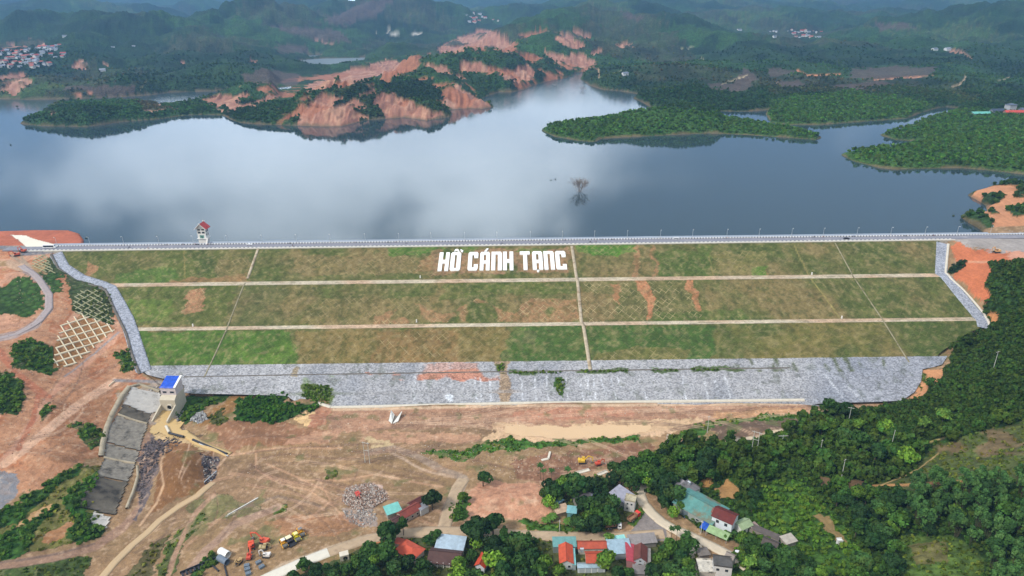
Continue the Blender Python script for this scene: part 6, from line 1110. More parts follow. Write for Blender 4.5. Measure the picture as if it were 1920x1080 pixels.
for s in (-1, 1): m.add([(0, y0-.06, 17.3), (s*5.2, y0-.06, 12.5), (s*5.2, y0-.06, 13.1), (0, y0-.06, 17.95), (0, y0-.01, 17.3), (s*5.2, y0-.01, 12.5), (s*5.2, y0-.01, 13.1), (0, y0-.01, 17.95)], [(0, 1, 2, 3), (7, 6, 5, 4), (0, 4, 5, 1), (1, 5, 6, 2), (2, 6, 7, 3), (3, 7, 4, 0)] if s < 0 else [(3, 2, 1, 0), (4, 5, 6, 7), (1, 5, 4, 0), (2, 6, 5, 1), (3, 7, 6, 2), (0, 4, 7, 3)])
m.box(-.5, .5, y0-.3, y0+.3, 17.4, 18.3); m.box(-.9, -.3, y1-.4, y1+.2, 17.6, 18.4); m.box(.3, .9, y1-.4, y1+.2, 17.6, 18.4); m.build('barge_board', WHITE, TW)
m = MB(); m.add([(3.7, -6.0, 0), (5.0, -6.0, 0), (5.0, -2.6, 4.3), (3.7, -2.6, 4.3), (3.7, -6.0, .5), (5.0, -6.0, .5), (5.0, -2.6, 4.8), (3.7, -2.6, 4.8)], [(3, 2, 1, 0), (4, 5, 6, 7), (0, 1, 5, 4), (1, 2, 6, 5), (2, 3, 7, 6), (3, 0, 4, 7)])
m.box(3.6, 5.1, -2.6, 1.0, 4.0, 4.4); m.box(4.9, 5.0, -6, 1.0, 4.4, 5.4) if 0 else None; m.build('stairs', wallm((220, 216, 210)), TW)
# ---------------------------------------------------------------- valve house with blue tarpaulin
X, Y, Z = G1(318, 772); VH = empty('valve_house', (X, Y, Z), R(-4), 'concrete valve house with blue tarpaulin roof at the left foot of the dam', 'building'); CB = wallm((196, 186, 166))
bz = 10.5
m = MB(); m.box(-5, 5, 0, 12, -3, bz-2); m.add([(-5, 0, bz-2), (5, 0, bz-2), (5, 3, bz), (-5, 3, bz), (-5, 12, bz-2), (5, 12, bz-2), (5, 12, bz), (-5, 12, bz)], [(0, 1, 2, 3), (3, 2, 6, 7), (0, 3, 7, 4), (1, 5, 6, 2), (4, 7, 6, 5)]); m.build('base', CB, VH)
m = MB(); m.box(-4.9, 4.9, 3.2, 11.8, bz+.002, bz+5.2); m.add([(-4.9, 3.2, bz+5.201), (4.9, 3.2, bz+5.201), (4.9, 11.8, bz+5.201), (-4.9, 11.8, bz+5.201), (-4.9, 11.8, bz+8.1), (4.9, 11.8, bz+8.1)], [(0, 1, 5, 4), (1, 2, 5), (0, 4, 3), (2, 3, 4, 5), (3, 2, 1, 0)]); m.build('wall', wallm((206, 196, 196)), VH)
for x in (-2.4, 2.4):
    m = MB(); m.box(x-1.4, x+1.4, 3.1, 3.22, bz+1.2, bz+2.8); f = m.build('window', wallm((206, 196, 196)), VH); m = MB(); m.box(x-1.25, x+1.25, 3.06, 3.098, bz+1.35, bz+2.65); m.build('opening', GLASSD, f)
n = 14; V = []; F = []
for i in range(n+1):
    for j in range(n+1):
        x = -5.3+9.4*i/n; y = 2.9+9.6*j/n; z = bz+5.25+3.1*(j/n)+.28*float(fbm(np.array([x*.9]), np.array([y*.7]), 3)[0]*4)*.5+(.35 if i in (0, n) else .3); V.append((x, y, z-(.6 if i == 0 or j == 0 else 0)))
for i in range(n):
    for j in range(n): a = i*(n+1)+j; F.append((a, a+n+1, a+n+2, a+1))
m = MB(); m.add(V, F); o = m.build('tarpaulin', mat('blue_tarpaulin', (34, 82, 190), .45, .3, .5), VH); sm_ = o.modifiers.new('thickness', 'SOLIDIFY'); sm_.thickness = .05
m = MB(); m.add([(4.1, 2.8, bz+5.3), (5.5, 2.8, bz+5.3), (5.5, 12.6, bz+8.7), (4.1, 12.6, bz+8.7), (4.1, 2.8, bz+5.75), (5.5, 2.8, bz+5.75), (5.5, 12.6, bz+9.15), (4.1, 12.6, bz+9.15)], [(3, 2, 1, 0), (4, 5, 6, 7), (0, 1, 5, 4), (1, 2, 6, 5), (2, 3, 7, 6), (3, 0, 4, 7)]); m.build('roof_edge', WHITE, VH)
for s in (-1, 1):
    m = MB(); m.add([(s*4.4, -12, -3), (s*5.2, -12, -3), (s*5.2, 0, -3), (s*4.4, 0, -3), (s*4.4, -12, .8), (s*5.2, -12, .8), (s*5.2, 0, 5.2), (s*4.4, 0, 5.2)], [(3, 2, 1, 0), (4, 5, 6, 7), (0, 1, 5, 4), (1, 2, 6, 5), (2, 3, 7, 6), (3, 0, 4, 7)] if s > 0 else [(0, 1, 2, 3), (7, 6, 5, 4), (4, 5, 1, 0), (5, 6, 2, 1), (6, 7, 3, 2), (7, 4, 0, 3)]); m.build('wing_wall', CB, VH)
m = MB(); n = 18
for i in range(n):
    a0 = 2*math.pi*i/n; a1 = 2*math.pi*(i+1)/n; c_ = lambda a, r, y: (1.0+math.cos(a)*r, y, 3.6+math.sin(a)*r)
    q = [c_(a0, 2.0, -.8), c_(a1, 2.0, -.8), c_(a1, 1.6, -.8), c_(a0, 1.6, -.8), c_(a0, 2.0, .0), c_(a1, 2.0, .0), c_(a1, 1.6, 0), c_(a0, 1.6, 0)]; m.add(q, [(0, 1, 2, 3), (1, 0, 4, 5), (3, 2, 6, 7)])
pp = m.build('outlet_ring', MCL, VH); m = MB(); m.tube((1.0, -.06, 3.6), (1.0, -.02, 3.6), 1.6, 1.6, 18); m.build('outlet_opening', mat('dark_opening', (26, 24, 22), .9), pp)
# ---------------------------------------------------------------- far villages
def village(pts, sc, kinds, zone, group):
    first = {}
    for k, (a, b) in enumerate(pts):
        X, Y, Z = G1(a, b); i = (k*7+int(a)) % len(kinds); rc_, wc, nm = kinds[i]
        if i not in first:
            m = MB(); s = sc
            m.box(-5*s, 5*s, -3.5*s, 3.5*s, -4, 4.6*s); m.gwall(-5*s+.12, -3.5*s, 3.5*s, 4.6*s, 1.6*s); m.gwall(5*s-.12, -3.5*s, 3.5*s, 4.6*s, 1.6*s)
            me = m.build('walls', wallm(wc)).data; bpy.data.objects.remove(bpy.data.objects['walls']) if 'walls' in bpy.data.objects else None
            m = MB(); m.gable(-5*s, 5*s, -3.5*s, 3.5*s, 4.6*s, 1.9*s, .3, .7*s); r2 = m.build('roofx', roof_of(rc_, .8)).data; bpy.data.objects.remove(bpy.data.objects['roofx']); first[i] = (me, r2)
        e = empty('house', (X, Y, Z), random.choice((0, .3, -.3, 1.4, 1.7)), '%s in %s' % (nm, zone), 'house', group); s_ = random.uniform(.75, 1.25); e.scale = (s_, s_, s_*random.uniform(.8, 1.3))
        put(bpy.data.objects.new('wall', first[i][0]), e); put(bpy.data.objects.new('roof', first[i][1]), e)
KV = [((176, 84, 78), (226, 224, 220), 'white walled house with red roof'), ((150, 156, 170), (226, 226, 226), 'white walled house with grey roof'), ((184, 104, 92), (214, 206, 196), 'cream walled house with pink roof'), ((120, 130, 144), (232, 232, 232), 'bright white house with slate roof')]
lv = [(4, 98), (14, 97), (24, 97), (33, 99), (42, 96), (50, 98), (3, 104), (18, 102), (30, 104), (40, 103), (52, 106), (60, 104), (68, 108), (76, 106), (24, 110), (34, 110), (44, 114), (54, 116), (62, 112), (70, 114), (40, 119), (50, 121), (60, 122), (68, 120), (78, 118), (84, 121), (92, 122), (3, 119), (10, 120), (6, 126), (20, 127), (38, 126), (62, 128), (72, 125), (14, 112), (70, 93), (76, 91), (82, 94), (86, 90), (94, 91), (100, 90), (106, 88), (112, 86), (98, 95), (105, 94), (90, 97), (118, 108), (104, 109), (96, 103), (56, 93), (28, 119), (80, 100), (46, 108)]
village(lv, 1.3, KV, 'the hillside village at the left edge', 'houses of the hillside village at the left edge')
village([(1443, 61), (1450, 60), (1455, 61), (1478, 60), (1484, 58), (1490, 61), (1497, 62), (1503, 61), (1510, 60), (1516, 62), (1524, 60), (1530, 62), (1540, 61), (1452, 71), (1492, 70), (1500, 72), (1506, 70), (1514, 69), (1520, 72), (1528, 71), (1488, 66), (1512, 66), (1535, 72)], 1.5, KV, 'the distant village on the right horizon', 'houses of the distant village on the right horizon')
village([(875, 30), (882, 34), (888, 38), (893, 36), (898, 40), (904, 33), (910, 35), (880, 42), (890, 44), (925, 38), (934, 41), (900, 28), (888, 26)], 2.0, KV, 'the hazy valley town at the top centre', 'houses of the hazy valley town at the top centre')
for a, b, s, i, lb in ((122, 70, 1.2, 3, 'white temple like building on the hill above the left village'), (212, 90, 1.0, 3, 'lone pale farmhouse right of the left village'), (251, 88, .9, 1, 'small pale farmhouse further right of the left village'), (193, 134, 1.3, 1, 'pale house by the red road below the left village'), (119, 103, 1.3, 0, 'red roofed hall at the right edge of the left village'), (1172, 141, 1.2, 3, 'white hut on the headland right of the inlet'), (1386, 59, 2.0, 3, 'lone white pagoda roofed building on the far right hills'), (1752, 95, 1.5, 3, 'white shed by the curved hillside track'), (1776, 95, 1.6, 1, 'pale shed at the end of the curved hillside track')):
    X, Y, Z = G1(a, b); rc_, wc, nm = KV[i]; e = empty('house', (X, Y, Z), .3, lb, 'house'); m = MB(); m.box(-6*s, 6*s, -4*s, 4*s, -4, 4.5*s); m.gwall(-5.8*s, -4*s, 4*s, 4.5*s, 1.7*s); m.gwall(5.8*s, -4*s, 4*s, 4.5*s, 1.7*s); m.build('wall', wallm(wc), e); m = MB(); m.gable(-6*s, 6*s, -4*s, 4*s, 4.5*s, 2*s, .3, .7); m.build('roof', roof_of(rc_, .8), e)
# lakeside compound at the right edge
for a, b, w, d, h, ro, rk, rc_, wc, lb in ((1893, 204, 14, 12, 11, 10, 'hip', (96, 106, 124), (186, 186, 190), 'tall grey house of the lakeside compound at the right edge'), (1902, 211, 34, 10, 5, -5, 'gable', (206, 84, 72), (196, 150, 140), 'long red roofed hall in front of the tall grey house'), (1868, 208, 22, 9, 5, 8, 'gable', (70, 82, 100), (150, 156, 166), 'dark slate roofed building left of the long red hall'), (1840, 213, 32, 7, 4, 3, 'shed', (110, 186, 172), (140, 160, 156), 'long turquoise roofed shed of the lakeside compound'), (1925, 206, 26, 10, 5, 0, 'gable', (96, 104, 122), (150, 156, 166), 'slate roofed building behind the long red hall')):
    house(a, b, w, d, h, ro, rk, rc_, wc, lb, rh=2.6, ov=1, sink=4, wins=(('f', -3, 1.5, 2, 1.6), ('f', 3, 1.5, 2, 1.6)), loc=G1(a, b+4))
# ---------------------------------------------------------------- ground works: slabs, lattices, tracks, water
_gc = {}
def ground_z(X, Y): return terrain(X, Y)
def drape(name, poly, m, dz, res=1.2, kind='structure', parent=None, thick=0, colr=None, flatz=None, warp=0, **k):
    """sheet lying over the ground inside a photo outline, with its own thickness when it is a slab"""
    w = [G1(*p)[:2] for p in poly]; xs = [p[0] for p in w]; ys = [p[1] for p in w]
    nx = max(2, int((max(xs)-min(xs))/res)+2); ny = max(2, int((max(ys)-min(ys))/res)+2); gx = min(xs)+np.arange(nx)*res; gy = min(ys)+np.arange(ny)*res
    GX, GY = np.meshgrid(gx, gy); wx = GX+fbm(GX/4, GY/4, 3, 3)*warp; wy = GY+fbm(GX/4, GY/4, 3, 33)*warp; ins = inpoly(wx+res/2, wy+res/2, w)
    GZ = terrain(GX, GY)+dz if flatz is None else np.full(GX.shape, flatz)
    ids = np.arange(nx*ny).reshape(ny, nx); c = ins[:-1, :-1]; a = ids[:-1, :-1][c]; F = [np.stack([a, a+1, a+1+nx, a+nx], 1)]; V = np.stack([GX, GY, GZ], -1).reshape(-1, 3)
    if thick:
        V2 = V.copy(); V2[:, 2] -= thick; off = len(V); pad = np.zeros((ny+1, nx+1), bool); pad[1:ny, 1:nx] = c
        up_ = c & ~pad[2:ny+1, 1:nx]; dn = c & ~pad[0:ny-1, 1:nx]; lf = c & ~pad[1:ny, 0:nx-1]; rg = c & ~pad[1:ny, 2:nx+1]; I = ids[:-1, :-1]
        for msk, p, q in ((up_, nx, nx+1), (dn, 1, 0), (lf, 0, nx), (rg, nx+1, 1)): a = I[msk]; F.append(np.stack([a+q, a+p, a+p+off, a+q+off], 1))
        V = np.concatenate([V, V2])
    F = np.concatenate(F); used = np.unique(F); mp_ = np.zeros(len(V), int); mp_[used] = np.arange(len(used)); V = V[used]; F = mp_[F]
    if parent is not None: V = V-np.array(parent.location)
    col = np.repeat(lin(colr)[None], len(V), 0) if colr is not None else None
    return mesh_np(name, V, F, m, col, np.zeros(len(V)) if colr is not None else None, smooth=not thick, parent=parent, kind=None if parent is not None else kind, **k)
def pathway(name, pts, w, m, dz=.12, h=0., kind='structure', step=1.5, parent=None, **k):
    P_ = [G1(*p)[:2] for p in pts]
    def sf(x, y):
        s = terrain(x, y); return np.maximum(s, s.mean(axis=-1, keepdims=True)) if s.ndim == 2 else s
    o = strip(P_, w, h, m, name, parent, dz=dz, step=step, kind=kind, surf=sf, **k); return o
CONR = mat('village_concrete_road', (194, 180, 158), .9, .1, .35, stain=((158, 140, 116), .22, .56))
pathway('concrete_road', [(1240, 893), (1203, 915), (1200, 928), (1207, 945), (1222, 962), (1240, 978), (1262, 992), (1290, 1003), (1330, 1022), (1362, 1038), (1385, 1052), (1402, 1066)], 5.4, CONR, .28)
pathway('concrete_road', [(1268, 994), (1290, 1008), (1305, 1025), (1305, 1050), (1303, 1120)], 5.6, CONR, .22)
pathway('concrete_road', [(616, 1036), (580, 1050), (545, 1065), (500, 1085), (460, 1105)], 6.0, mat('fresh_concrete', (208, 202, 188), .85, .07, .4), .3)
DIRTR = mat('dirt_road', (172, 150, 124), .95, .14, .3, bump=.15, stain=((138, 118, 98), .2, .55))
pathway('dirt_road', [(616, 1036), (680, 1014), (740, 1002), (800, 996), (880, 996), (960, 1003), (1060, 1006), (1160, 1006), (1245, 1001)], 6.2, DIRTR, .14)
pathway('dirt_road', [(832, 992), (843, 955), (858, 915), (870, 898)], 6.5, DIRTR, .1)
for pts, w_ in (([(40, 498), (72, 522), (92, 552), (92, 578), (72, 603), (32, 626), (-30, 640)], 5), ):
    pathway('gravel_road', pts, w_, mat('gravel_road', (160, 148, 146), .95, .14, .5, bump=.1), .15)
# muddy outlet pool and stream
MUD = water_mat('muddy_water', (196, 166, 114), 1.33, .25, .01)
drape('muddy_pool', [(306, 765), (327, 768), (326, 788), (345, 792), (338, 803), (352, 812), (336, 822), (318, 822), (300, 812), (286, 818), (282, 804), (300, 792)], MUD, .45, 1.0, warp=3)
pathway('muddy_stream', [(345, 812), (372, 830), (400, 842), (430, 853)], 4.5, MUD, .4)
pathway('muddy_stream', [(400, 905), (370, 930), (335, 950), (300, 975), (275, 1000), (248, 1022), (215, 1055), (190, 1085)], 3.8, water_mat('silt_water', (186, 160, 124), 1.33, .4, .01), .18)
drape('silt_flat', [(940, 797), (1060, 800), (1150, 798), (1230, 797), (1210, 812), (1150, 820), (1060, 823), (980, 820), (945, 812)], water_mat('wet_silt', (208, 176, 138), 1.33, .5, .02), .12, 1.2, warp=6)
# ruined chute
CH_ = empty('spillway_chute', G1(235, 850), label='long stained concrete chute curving down the left bank beside the spoil heap', cat='chute')
PCN = mat('light_chute_concrete', (176, 172, 166), .9, .15, .4, stain=((120, 116, 110), .25, .55)); DCN = mat('mottled_chute_concrete', (128, 122, 112), .95, .3, .5, stain=((72, 68, 62), .18, .5)); VDC = mat('blackened_chute_concrete', (96, 90, 80), .95, .3, .6, stain=((52, 49, 45), .15, .47))
for q, m_, t_ in (([(247, 727), (300, 738), (303, 772), (280, 776), (232, 758)], PCN, .5), ([(231, 759), (281, 778), (277, 795), (222, 777)], VDC, .4), ([(221, 779), (277, 797), (268, 822), (262, 846), (200, 829), (205, 802)], DCN, .5), ([(199, 831), (261, 848), (255, 867), (197, 858)], DCN, .4), ([(196, 861), (254, 871), (240, 903), (181, 894)], DCN, .6), ([(180, 896), (239, 905), (216, 966), (176, 958), (150, 950)], VDC, .6), ([(177, 961), (208, 972), (199, 992), (170, 981)], PCN, .7)): drape('slab', q, m_, t_, 1.0, parent=CH_, thick=1.6, warp=1.2)
for q, w_ in (([(243, 726), (228, 745), (212, 775), (200, 805), (194, 830), (190, 857)], 2.4), ([(196, 859), (254, 870)], 1.0), ([(222, 778), (277, 796)], .7), ([(258, 875), (259, 895), (250, 925), (238, 955)], 1.2), ([(300, 735), (262, 722), (245, 727)], 1.5)):
    Pp = [G1(*p)[:2] for p in q]; o = strip(Pp, w_, .5, mat('stained_kerb', (168, 156, 134), .9, .2, .4, stain=((112, 104, 88), .2, .52)), 'kerb', None, dz=.7, surf=lambda x, y: terrain(x, y)); o.parent = CH_; o.matrix_parent_inverse = Matrix.Translation(-CH_.location)
# slope lattices
def lattice_field(name, poly, dA, sA, dB, sB, w, m, label, h=.35):
    e = empty(name, G1(sum(p[0] for p in poly)/len(poly), sum(p[1] for p in poly)/len(poly)), label=label, cat='slope lattice'); cx_ = sum(p[0] for p in poly)/len(poly); cy_ = sum(p[1] for p in poly)/len(poly)
    for (dx, dy), sp in ((dA, sA), (dB, sB)):
        L_ = math.hypot(dx, dy); dx /= L_; dy /= L_; nx, ny = -dy, dx; Vs = []; F = []
        for k in range(-14, 15):
            t = np.arange(-160, 160, 2.0); X_ = cx_+nx*sp*k+dx*t; Y_ = cy_+ny*sp*k+dy*t; ins = inpoly(X_, Y_, poly)
            run = []
            for i_, v in enumerate(list(ins)+[False]):
                if v: run.append((X_[i_], Y_[i_]))
                elif len(run) > 2:
                    pp = [G1(*run[j])[:2] for j in (list(range(0, len(run)-1, 5))+[len(run)-1])]; o = strip(pp, w, h, m, 'beam', None, dz=.1 if (dx, dy) == (dx, dy) and sp == sA else .16, surf=lambda x, y: terrain(x, y)); o.parent = e; o.matrix_parent_inverse = Matrix.Translation(-e.location); run = []
                else: run = []
CREAM = mat('cream_concrete', (214, 200, 172), .9, .08, .6)
lattice_field('slope_lattice', [(98, 688), (104, 650), (112, 610), (150, 586), (215, 612), (216, 622), (172, 658), (136, 688)], (40, 62), 15, (85, -26), 12.5, .85, CREAM, 'clean cream concrete diamond lattice on the bare left bank')
lattice_field('slope_lattice', [(136, 588), (138, 560), (148, 545), (182, 542), (204, 578), (213, 608), (180, 600)], (60, 34), 7.5, (60, -34), 10, .6, mat('mossy_concrete', (158, 156, 122), .9, .15, .6), 'overgrown concrete lattice above the clean cream lattice')
lattice_field('slope_lattice', [(60, 500), (62, 480), (88, 477), (97, 500), (106, 514), (84, 510)], (50, 24), 5, (50, -26), 8, .6, mat('mossy_concrete', (158, 156, 122), .9), 'small overgrown concrete lattice under the left end of the crest road', .3)
# ---------------------------------------------------------------- pale spillway apron at the left end of the crest
drape('spillway_apron', [(20, 441), (48, 442), (80, 453), (110, 462), (96, 464), (48, 464), (34, 450)], mat('cream_apron', (226, 218, 200), .85, .05, .5), .35, 1.2)
# ---------------------------------------------------------------- machines
def track(mb, x0, x1, y, w, h):
    n = 6; pts = [(x0+h/2+h/2*math.cos(a), h/2+h/2*math.sin(a)) for a in np.linspace(math.pi*1.5, math.pi*.5, n)]+[(x1-h/2+h/2*math.cos(a), h/2+h/2*math.sin(a)) for a in np.linspace(math.pi*.5, -math.pi*.5, n)]
    k = len(pts); v = [(x, y-w/2, z) for x, z in pts]+[(x, y+w/2, z) for x, z in pts]; mb.add(v, [tuple(range(k)), tuple(range(k, 2*k))[::-1]]+[(i, k+i, k+(i+1) % k, (i+1) % k) for i in range(k)])
def boxrot(mb, p, q, w, h):     # beam from p to q (x,z plane) at y centre
    (x0, y0, z0), (x1, y1, z1) = p, q; d = Vector((x1-x0, y1-y0, z1-z0)); L_ = d.length; R_ = d.to_track_quat('X', 'Z').to_matrix().to_4x4(); old = mb.m; mb.m = Matrix.Translation((x0, y0, z0)) @ R_; mb.box(0, L_, -w/2, w/2, -h/2, h/2); mb.m = old
RUB = mat('rubber_and_track', (58, 56, 56), .9)
def excavator(px, py, rot, c, label, s=1.0, reach=1.0, loc=None, up_=1.0):
    X, Y, Z = loc or G1(px, py); e = empty('excavator', (X, Y, Z+.1), R(rot), label, 'excavator', sc=s); M_ = mat('paint_%d_%d_%d' % c, c, .55, .12, .9)
    for y in (-1.15, 1.15): m = MB(); track(m, -2, 2, y, .55, .95); m.build('track', RUB, e)
    m = MB(); m.box(-2.3, 1.2, -1.3, 1.3, 1.1, 2.1); m.box(-2.35, -1.0, -1.25, 1.25, 2.1, 2.5, .1, .1); m.build('body', M_, e)
    m = MB(); m.box(-.2, 1.35, .35, 1.3, 2.102, 3.1, .1, .08); cb = m.build('cab', M_, e); m = MB(); m.box(1.3, 1.38, .45, 1.2, 2.2, 2.9); m.box(0, 1.1, 1.26, 1.33, 2.2, 2.85); m.build('cab_window', GLASSD, cb)
    a = (.9, -.2, 1.9); b = (3.1*reach, -.2, 4.4*up_); c_ = (5.4*reach, -.2, 3.4*up_); d = (5.2*reach, -.2, 1.2); bm = MB(); boxrot(bm, a, b, .4, .55); boxrot(bm, b, c_, .38, .5); bm.build('boom', M_, e); am = MB(); boxrot(am, c_, d, .32, .4); am.build('arm', M_, e)
    m = MB(); m.box(4.3*reach, 5.3*reach, -.75, .35, .3, 1.15, .25, 0); m.build('bucket', mat('worn_steel', (120, 112, 104), .6), e); return e
def roller(px, py, rot, c, roofc, label):
    X, Y, Z = G1(px, py); e = empty('road_roller', (X, Y, Z+.1), R(rot), label, 'road roller', sc=1.12); M_ = mat('paint_%d_%d_%d' % c, c, .5, .1, .9)
    m = MB(); m.tube((1.9, -1.05, .8), (1.9, 1.05, .8), .8, .8, 16); m.build('drum', mat('drum_steel', (120, 118, 112), .5, metal=.4), e)
    for y in (-.85, .85): m = MB(); m.tube((-1.5, y-.22, .7), (-1.5, y+.22, .7), .7, .7, 14); m.build('wheel', RUB, e)
    m = MB(); m.box(-2.4, .2, -.9, .9, .75, 1.9, .12, .1); m.box(.2, 2.9, -1.25, -1.07, .7, 1.15); m.box(.2, 2.9, 1.07, 1.25, .7, 1.15); m.box(.2, .75, -1.07, 1.07, .75, 1.4); m.build('body', M_, e)
    m = MB(); m.box(-.9, .7, -.85, .85, 2.75, 2.92, .05, .05); m.build('canopy', mat('paint_%d_%d_%d' % roofc, roofc, .6), e); m = MB(); [m.box(x-.05, x+.05, y-.05, y+.05, 1.3, 2.75) for x in (-.8, .6) for y in (-.75, .75)]; m.build('canopy_posts', RUB, e)
YEL = (226, 186, 44)
roller(532, 1022, -52, (224, 164, 52), (232, 232, 226), 'yellow road roller with white canopy, front left of the parked row'); roller(556, 1010, -52, (222, 206, 50), (230, 220, 150), 'lemon yellow road roller in the middle of the parked row')
roller(564, 1001, -52, (222, 160, 50), (130, 126, 126), 'yellow road roller with grey canopy at the far end of the row')
X, Y, Z = G1(543, 1018); e = empty('asphalt_paver', (X, Y, Z+.1), R(-48), 'black and cream asphalt paver with a wide dark hopper among the rollers', 'asphalt paver')
m = MB(); m.box(-3, 1.2, -1.2, 1.2, .6, 1.9); m.build('body', mat('paver_dark', (74, 72, 78), .7), e)
for y in (-1, 1): m = MB(); track(m, -2.6, 1.0, y, .4, .9); m.build('track', RUB, e)
m = MB(); m.add([(1.2, -1.6, .5), (3.6, -1.6, .5), (3.6, 1.6, .5), (1.2, 1.6, .5), (1.2, -2.0, 1.6), (3.9, -2.0, 1.2), (3.9, 2.0, 1.2), (1.2, 2.0, 1.6)], [(0, 1, 2, 3), (0, 4, 5, 1), (3, 2, 6, 7), (0, 3, 7, 4)]); o = m.build('hopper', mat('hopper_black', (44, 44, 48), .6), e); o.modifiers.new('t', 'SOLIDIFY').thickness = .08
m = MB(); m.box(-1.6, .6, -1.3, 1.3, 3.0, 3.2); m.build('canopy', mat('cream_canopy', (224, 216, 180), .6), e); m = MB(); [m.box(x-.06, x+.06, y-.06, y+.06, 1.9, 3.0) for x in (-1.5, .5) for y in (-1.1, 1.1)]; m.build('canopy_posts', RUB, e); m = MB(); m.box(-3.6, -3, -2.4, 2.4, .3, .9); m.build('screed', RUB, e)
excavator(496, 1018, 160, (206, 92, 66), 'orange red excavator at the top of the machine yard, boom stretched left', 1.05, 1.35); excavator(472, 1028, -70, (208, 88, 60), 'orange excavator with its long boom lowered over the yard', 1.05, 1.3)
excavator(468, 1047, 95, (196, 84, 66), 'small red loader with white cab parked left of the orange boom', .8, .8); excavator(495, 1030, 10, (178, 160, 120), 'dusty tan excavator behind the white machine', .85, .7); excavator(500, 1044, 175, (220, 214, 208), 'white excavator with grey tracks near the concrete road', .85, .75)
excavator(449, 1056, 250, (176, 148, 104), 'small ochre roller like excavator standing alone left in the yard', .75, .6)
excavator(672, 932, -60, (196, 84, 74), 'red excavator working on top of the demolition rubble', .9, .75); excavator(1092, 868, 0, (214, 176, 64), 'yellow excavator in the field above the palms', 1.05, 1.0); excavator(1122, 872, 20, (196, 84, 64), 'red excavator right of the yellow one in the field', .8, .8)
excavator(45, 473, 170, (196, 96, 72), 'rust orange excavator nearest the left end of the crest road', 1.1, .9); excavator(32, 480, 200, (196, 96, 72), 'rust orange excavator below the other one at the left end of the crest road', 1.1, .9)
excavator(1868, 474, 180, (206, 170, 120), 'tan excavator with black cab on the bare ground right of the dam', 1.15, .6)
def wheel(mb, x, y, r, w=.3): mb.tube((x, y-w/2, r), (x, y+w/2, r), r, r, 14)
def dump_truck(px, py, rot, cabc, label, tip=12):
    X, Y, Z = G1(px, py); e = empty('dump_truck', (X, Y, Z+.25), R(rot), label, 'dump truck')
    for x in (2.6, -1.2, -2.4):
        for y in (-1.05, 1.05): m = MB(); wheel(m, x, y, .52); w_ = m.build('wheel', RUB, e); m = MB(); m.tube((x, y-.17, .52), (x, y+.17, .52), .25, .25, 10); m.build('rim', WHITE, w_)
    m = MB(); m.box(-3.6, 3.4, -.5, .5, .6, .95); m.build('chassis', RUB, e)
    m = MB(); m.box(1.9, 3.7, -1.2, 1.2, .9, 2.9, .06, .05); cb = m.build('cab', mat('paint_%d_%d_%d' % cabc, cabc, .4, .06), e); m = MB(); m.box(3.62, 3.74, -1.0, 1.0, 1.8, 2.6); m.box(2.3, 3.3, -1.24, -1.17, 1.8, 2.55); m.box(2.3, 3.3, 1.17, 1.24, 1.8, 2.55); m.build('cab_window', GLASSD, cb)
    for y in (-.85, .85): m = MB(); m.box(3.66, 3.76, y-.16, y+.16, 1.0, 1.25); m.build('headlight', WHITE, cb)
    m = MB(); old = m.m; m.m = Matrix.Translation((-3.6, 0, 1.0)) @ Matrix.Rotation(-R(tip), 4, 'Y')
    m.box(0, 5.0, -1.25, 1.25, 0, .12); m.box(0, 5, -1.25, -1.15, .121, 1.3); m.box(0, 5, 1.15, 1.25, .121, 1.3); m.box(4.9, 5.0, -1.149, 1.149, .121, 1.5); m.box(0, .1, -1.149, 1.149, .121, 1.2); m.box(4.9, 6.0, -1.1, 1.1, 1.5, 1.62); m.m = old
    m.build('tipper_body', mat('rusty_body', (146, 110, 84), .8, .2, .8, stain=((104, 72, 56), .5, .5)), e)
dump_truck(1150, 991, -4, (232, 232, 234), 'brown bodied dump truck with a white cab parked beside the village road', 14); dump_truck(1188, 974, 40, (214, 62, 52), 'rust brown dump truck with a red cab parked on the grass corner', 2)
def car(px, py, rot, c, label, L_=4.5, van=False, loc=None, cat='car', name='parked_car', bus=False):
    X, Y, Z = loc or G1(px, py); e = empty(name, (X, Y, Z), R(rot), label, cat); h = 2.6 if bus else 1.9 if van else 1.45; w = .9 if not bus else 1.1
    prof = [(-L_/2, .35), (L_/2, .35), (L_/2, .85), (L_*.28, .95), (L_*.14, h), (-L_*.28, h), (-L_*.44, .95), (-L_/2, .9)] if not (van or bus) else [(-L_/2, .35), (L_/2, .35), (L_/2, 1.0), (L_*.44, h*.62), (L_*.40, h), (-L_*.49, h), (-L_/2, 1.0)]
    k = len(prof); v = []; 
    for y, ins in ((-w, 1), (w, 1)): v += [(x, y*(1 if z < 1.0 else .86), z) for x, z in prof]
    m = MB(); m.add(v, [tuple(range(k)), tuple(range(k, 2*k))[::-1]]+[(i, k+i, k+(i+1) % k, (i+1) % k) for i in range(k)]); b = m.build('body', mat('paint_%d_%d_%d' % c, c, .3, .03), e)
    m = MB(); zt = h-.12; zb = 1.0
    x0, x1 = (-L_*.30, L_*.12) if not (van or bus) else (-L_*.44, L_*.36)
    for y in (-1, 1): a, b2 = sorted((y*w*.88, y*w*.96)); m.box(x0, x1, a, b2, zb+.03, zt)
    m.build('side_window', GLASSD, e); m = MB()
    xa = L_*.23 if not (van or bus) else L_*.435; boxrot(m, (xa, 0, 1.05), (L_*.16 if not (van or bus) else L_*.415, 0, h-.1), w*1.5, .12); m.build('windscreen', GLASSD, e)
    for x in (-L_*.31, L_*.31):
        for y in (-w+.05, w-.05): m = MB(); wheel(m, x, y, .33, .22); m.build('wheel', RUB, e)
    for y in (-.6, .6): m = MB(); m.box(L_/2-.03, L_/2+.04, y-.18, y+.18, .62, .8); m.build('headlight', WHITE, e)
    return e
